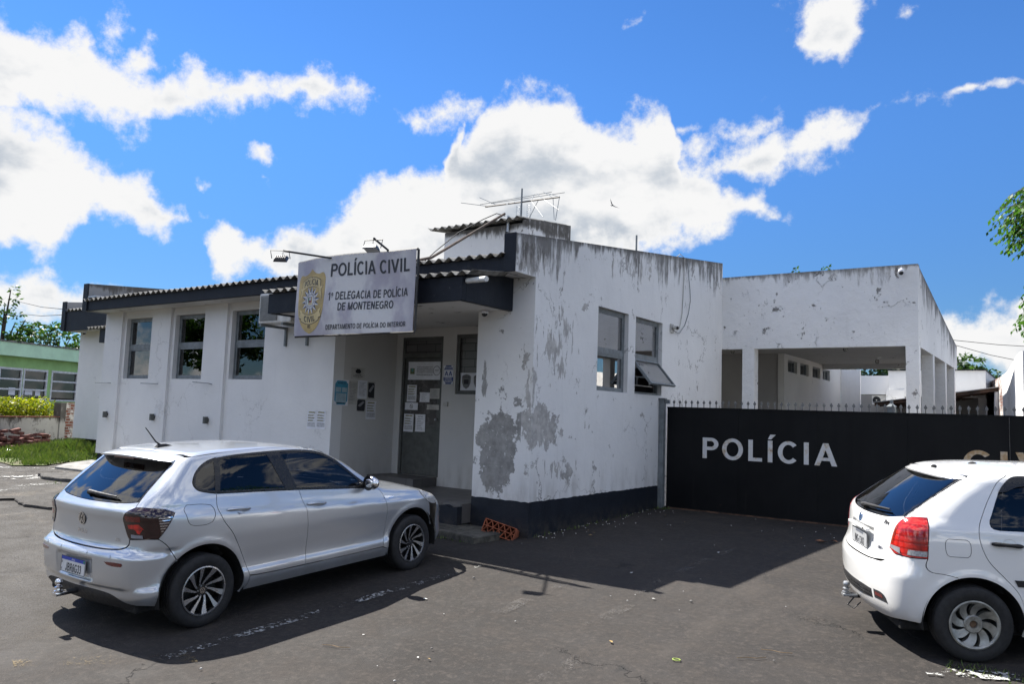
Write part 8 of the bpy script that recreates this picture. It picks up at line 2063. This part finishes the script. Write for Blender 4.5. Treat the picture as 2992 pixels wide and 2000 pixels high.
for i, o in enumerate([q for q in COL.objects if q.name.startswith('poster')]): tag(o, ['white poster in the left green-building window nearest the hedge', 'pale poster on the left side of the second green-building window', 'dark-lined poster on the right side of the second green-building window'][i], 'poster', 'posters in the green building windows')

# ------------------------------------------------------------------ wires, bird
for lab, pts in (('thin overhead wire at the far left running to the station', [(-33.2, 13.5, 5.27), (-26, 11.2, 4.40), (-19.6, 9.0, 3.73)]), ('lower overhead wire at the far left running to the station', [(-33.2, 13.5, 4.80), (-26, 11.2, 4.12), (-19.6, 9.0, 3.60)]),
                 ('upper overhead wire at the right behind the carport', [(-3.2, 28.3, 4.50), (-1.5, 29.4, 4.35), (.2, 30.4, 4.28)]), ('lower overhead wire sloping down at the right behind the carport', [(-3.2, 28.2, 4.46), (-1.7, 29.2, 4.0), (.2, 30.4, 3.60)])):
    tag(MB().tube(pts, .010, 5).build('wire', M_RUBBER), lab, 'wire', 'overhead wires')
bird = MB(); c = Vector((0, 0, 0))
bird.ball((0, 0, 0), .06, 8, (.5, 2.2, .5)); bird.add([(0, .06, 0), (-.32, .02, .10), (-.10, -.08, .02), (0, -.06, 0)], [(0, 1, 2, 3)]); bird.add([(0, .06, 0), (.30, .06, .16), (.10, -.06, .03), (0, -.06, 0)], [(0, 1, 2, 3)]); bird.add([(0, -.12, 0), (-.05, -.26, 0), (.05, -.26, 0)], [(0, 1, 2)])
bo = tag(bird.build('bird', M_INK), 'tiny dark bird flying in front of the big middle cloud', 'bird'); bo.location = (-20.85, 39.23, 13.83); bo.rotation_euler = (.5, .9, .6); bo.scale = (1.3, 1.3, 1.3)

# ------------------------------------------------------------------ hollow brick, litter, twigs
hb = MB(); W_, H_, D_ = .42, .165, .20; t_ = .009
hb.box(-W_/2, W_/2, 0, D_, 0, t_).box(-W_/2, W_/2, 0, D_, H_-t_, H_).box(-W_/2, -W_/2+t_, 0, D_, t_, H_-t_).box(W_/2-t_, W_/2, 0, D_, t_, H_-t_).box(-W_/2+t_, W_/2-t_, 0, D_, H_/2-t_/2, H_/2+t_/2)
for row in range(2):
    za, zb = (t_, H_/2-t_/2) if row == 0 else (H_/2+t_/2, H_-t_)
    k = 10; xs = [-W_/2+t_+(W_-2*t_)*i/k for i in range(k+1)]
    for i in range(k):
        a, b = (za, zb) if i % 2 == row else (zb, za)
        hb.prism([(xs[i]-.004, a), (xs[i]+.004, a), (xs[i+1]+.004, b), (xs[i+1]-.004, b)], 'y', .002, D_-.002)
hb.box(-W_/2+t_, W_/2-t_, D_*.7, D_*.72, t_, H_-t_)
o = tag(hb.build('hollow_brick', plain('terracotta', (.32, .095, .045), .9, var=.2, scale=12, bump=.3)), 'orange hollow clay brick leaning against the navy foot of the peeling pillar', 'brick')
o.location = (-5.92, 8.20, .030); o.rotation_euler = (R_(-20), R_(14), R_(17)); o.scale = (1.05, 1.05, 1.05)
r = random.Random(77); base = {}
def scrap(kind, x, y, s, col, lab, grp, cat):
    if kind == 'paper': mb = MB().add([(-.02, -.012, .003), (.02, -.014, .006), (.022, .012, .003), (-.018, .014, .008)], [(0, 1, 2, 3)])
    elif kind == 'stone': mb = MB().ball((0, 0, .006), .011, 4, (1.2, .9, .7))
    elif kind == 'leaf': mb = MB().add([(-.03, 0, .004), (0, .014, .010), (.03, 0, .004), (0, -.014, .007)], [(0, 1, 2, 3)])
    else: mb = MB().tube([(-.10, 0, .006), (-.02, .012, .008), (.04, .0, .006), (.12, .02, .008)], .0028, 5)
    key = (kind, col)
    if key in base: o = base[key].copy(); COL.objects.link(o)
    else: o = mb.build({'paper': 'paper_scrap', 'stone': 'pebble', 'leaf': 'dry_leaf', 'twig': 'twig'}[kind], plain('litter_'+kind+str(len(base)), col, .8)); base[key] = o
    o.location = (x, y, gz(x, y)+.012); o.rotation_euler = (0, 0, r.uniform(0, 6.28)); o.scale = (s, s, s)
    tag(o, lab, cat, grp)
for _ in range(70):
    if r.random() < .55: x, y = r.uniform(-5.5, -1.2), r.uniform(8.0, 12.3)
    else: x, y = r.uniform(-5.0, -1.0), r.uniform(3.2, 8.0)
    if -1.9 < x and y > 6.2: continue
    k = r.random()
    if k < .45: scrap('stone', x, y, r.uniform(.35, .8), (.40, .39, .37), 'white pebble lying on the dark asphalt', 'white pebbles on the asphalt', 'pebble')
    elif k < .72: scrap('stone', x, y, r.uniform(.6, 1.4), (.16, .15, .14), 'grey pebble lying on the dark asphalt', 'grey pebbles on the asphalt', 'pebble')
    elif k < .80: scrap('paper', x, y, r.uniform(.4, 1.0), (.62, .62, .60), 'white paper scrap lying on the asphalt', 'paper scraps on the asphalt', 'litter')
    else: scrap('leaf', x, y, r.uniform(.5, 1.1), (.30, .20, .07), 'dry brown leaf lying on the asphalt', 'dry leaves on the asphalt', 'leaf')
for _ in range(60):
    y = r.uniform(8.6, 12.3); x = -5.62+abs(r.gauss(0, .18))
    scrap('stone', x, y, r.uniform(.35, .9), (.50, .49, .46), 'pale flake of render fallen along the foot of the side wall', 'flakes of fallen render by the side wall', 'flake')
for x, y in ((-4.42, 4.12), (-1.85, 5.75), (-1.75, 6.0), (-1.6, 8.4)): scrap('twig', x, y, 1.0, (.22, .15, .085), 'thin brown twig lying on the asphalt', 'twigs on the asphalt', 'twig')
for x, y in ((-2.6, 10.9), (-2.45, 11.0), (-2.55, 10.85), (-1.9, 9.8), (-1.85, 9.7), (-2.0, 9.75)): scrap('leaf', x, y, 2.2, (.26, .11, .05), 'curled reddish leaf lying near the gate', 'reddish leaves near the gate', 'leaf')
o = tag(MB().tube([(.028*math.cos(t), .022*math.sin(t), .006) for t in np.linspace(0, 2*math.pi, 20)], .004, 6, False).build('ring', plain('lime_plastic', (.30, .38, .08), .5), smooth=True), 'small lime-green plastic ring lying on the asphalt', 'ring'); o.location = (-2.27, 5.40, gz(-2.27, 5.4)+.01)
o = tag(MB().add([(-.09, -.04, .02), (.09, -.05, .03), (.10, .05, .07), (-.08, .05, .05), (0, 0, .09)], [(0, 1, 4), (1, 2, 4), (2, 3, 4), (3, 0, 4)]).build('plastic_bag', plain('bluish_plastic', (.55, .62, .66), .4)), 'crumpled pale plastic bag in the grass before the brick heap', 'bag'); o.location = (-19.05, 7.75, gz(-19.05, 7.75)+.03)
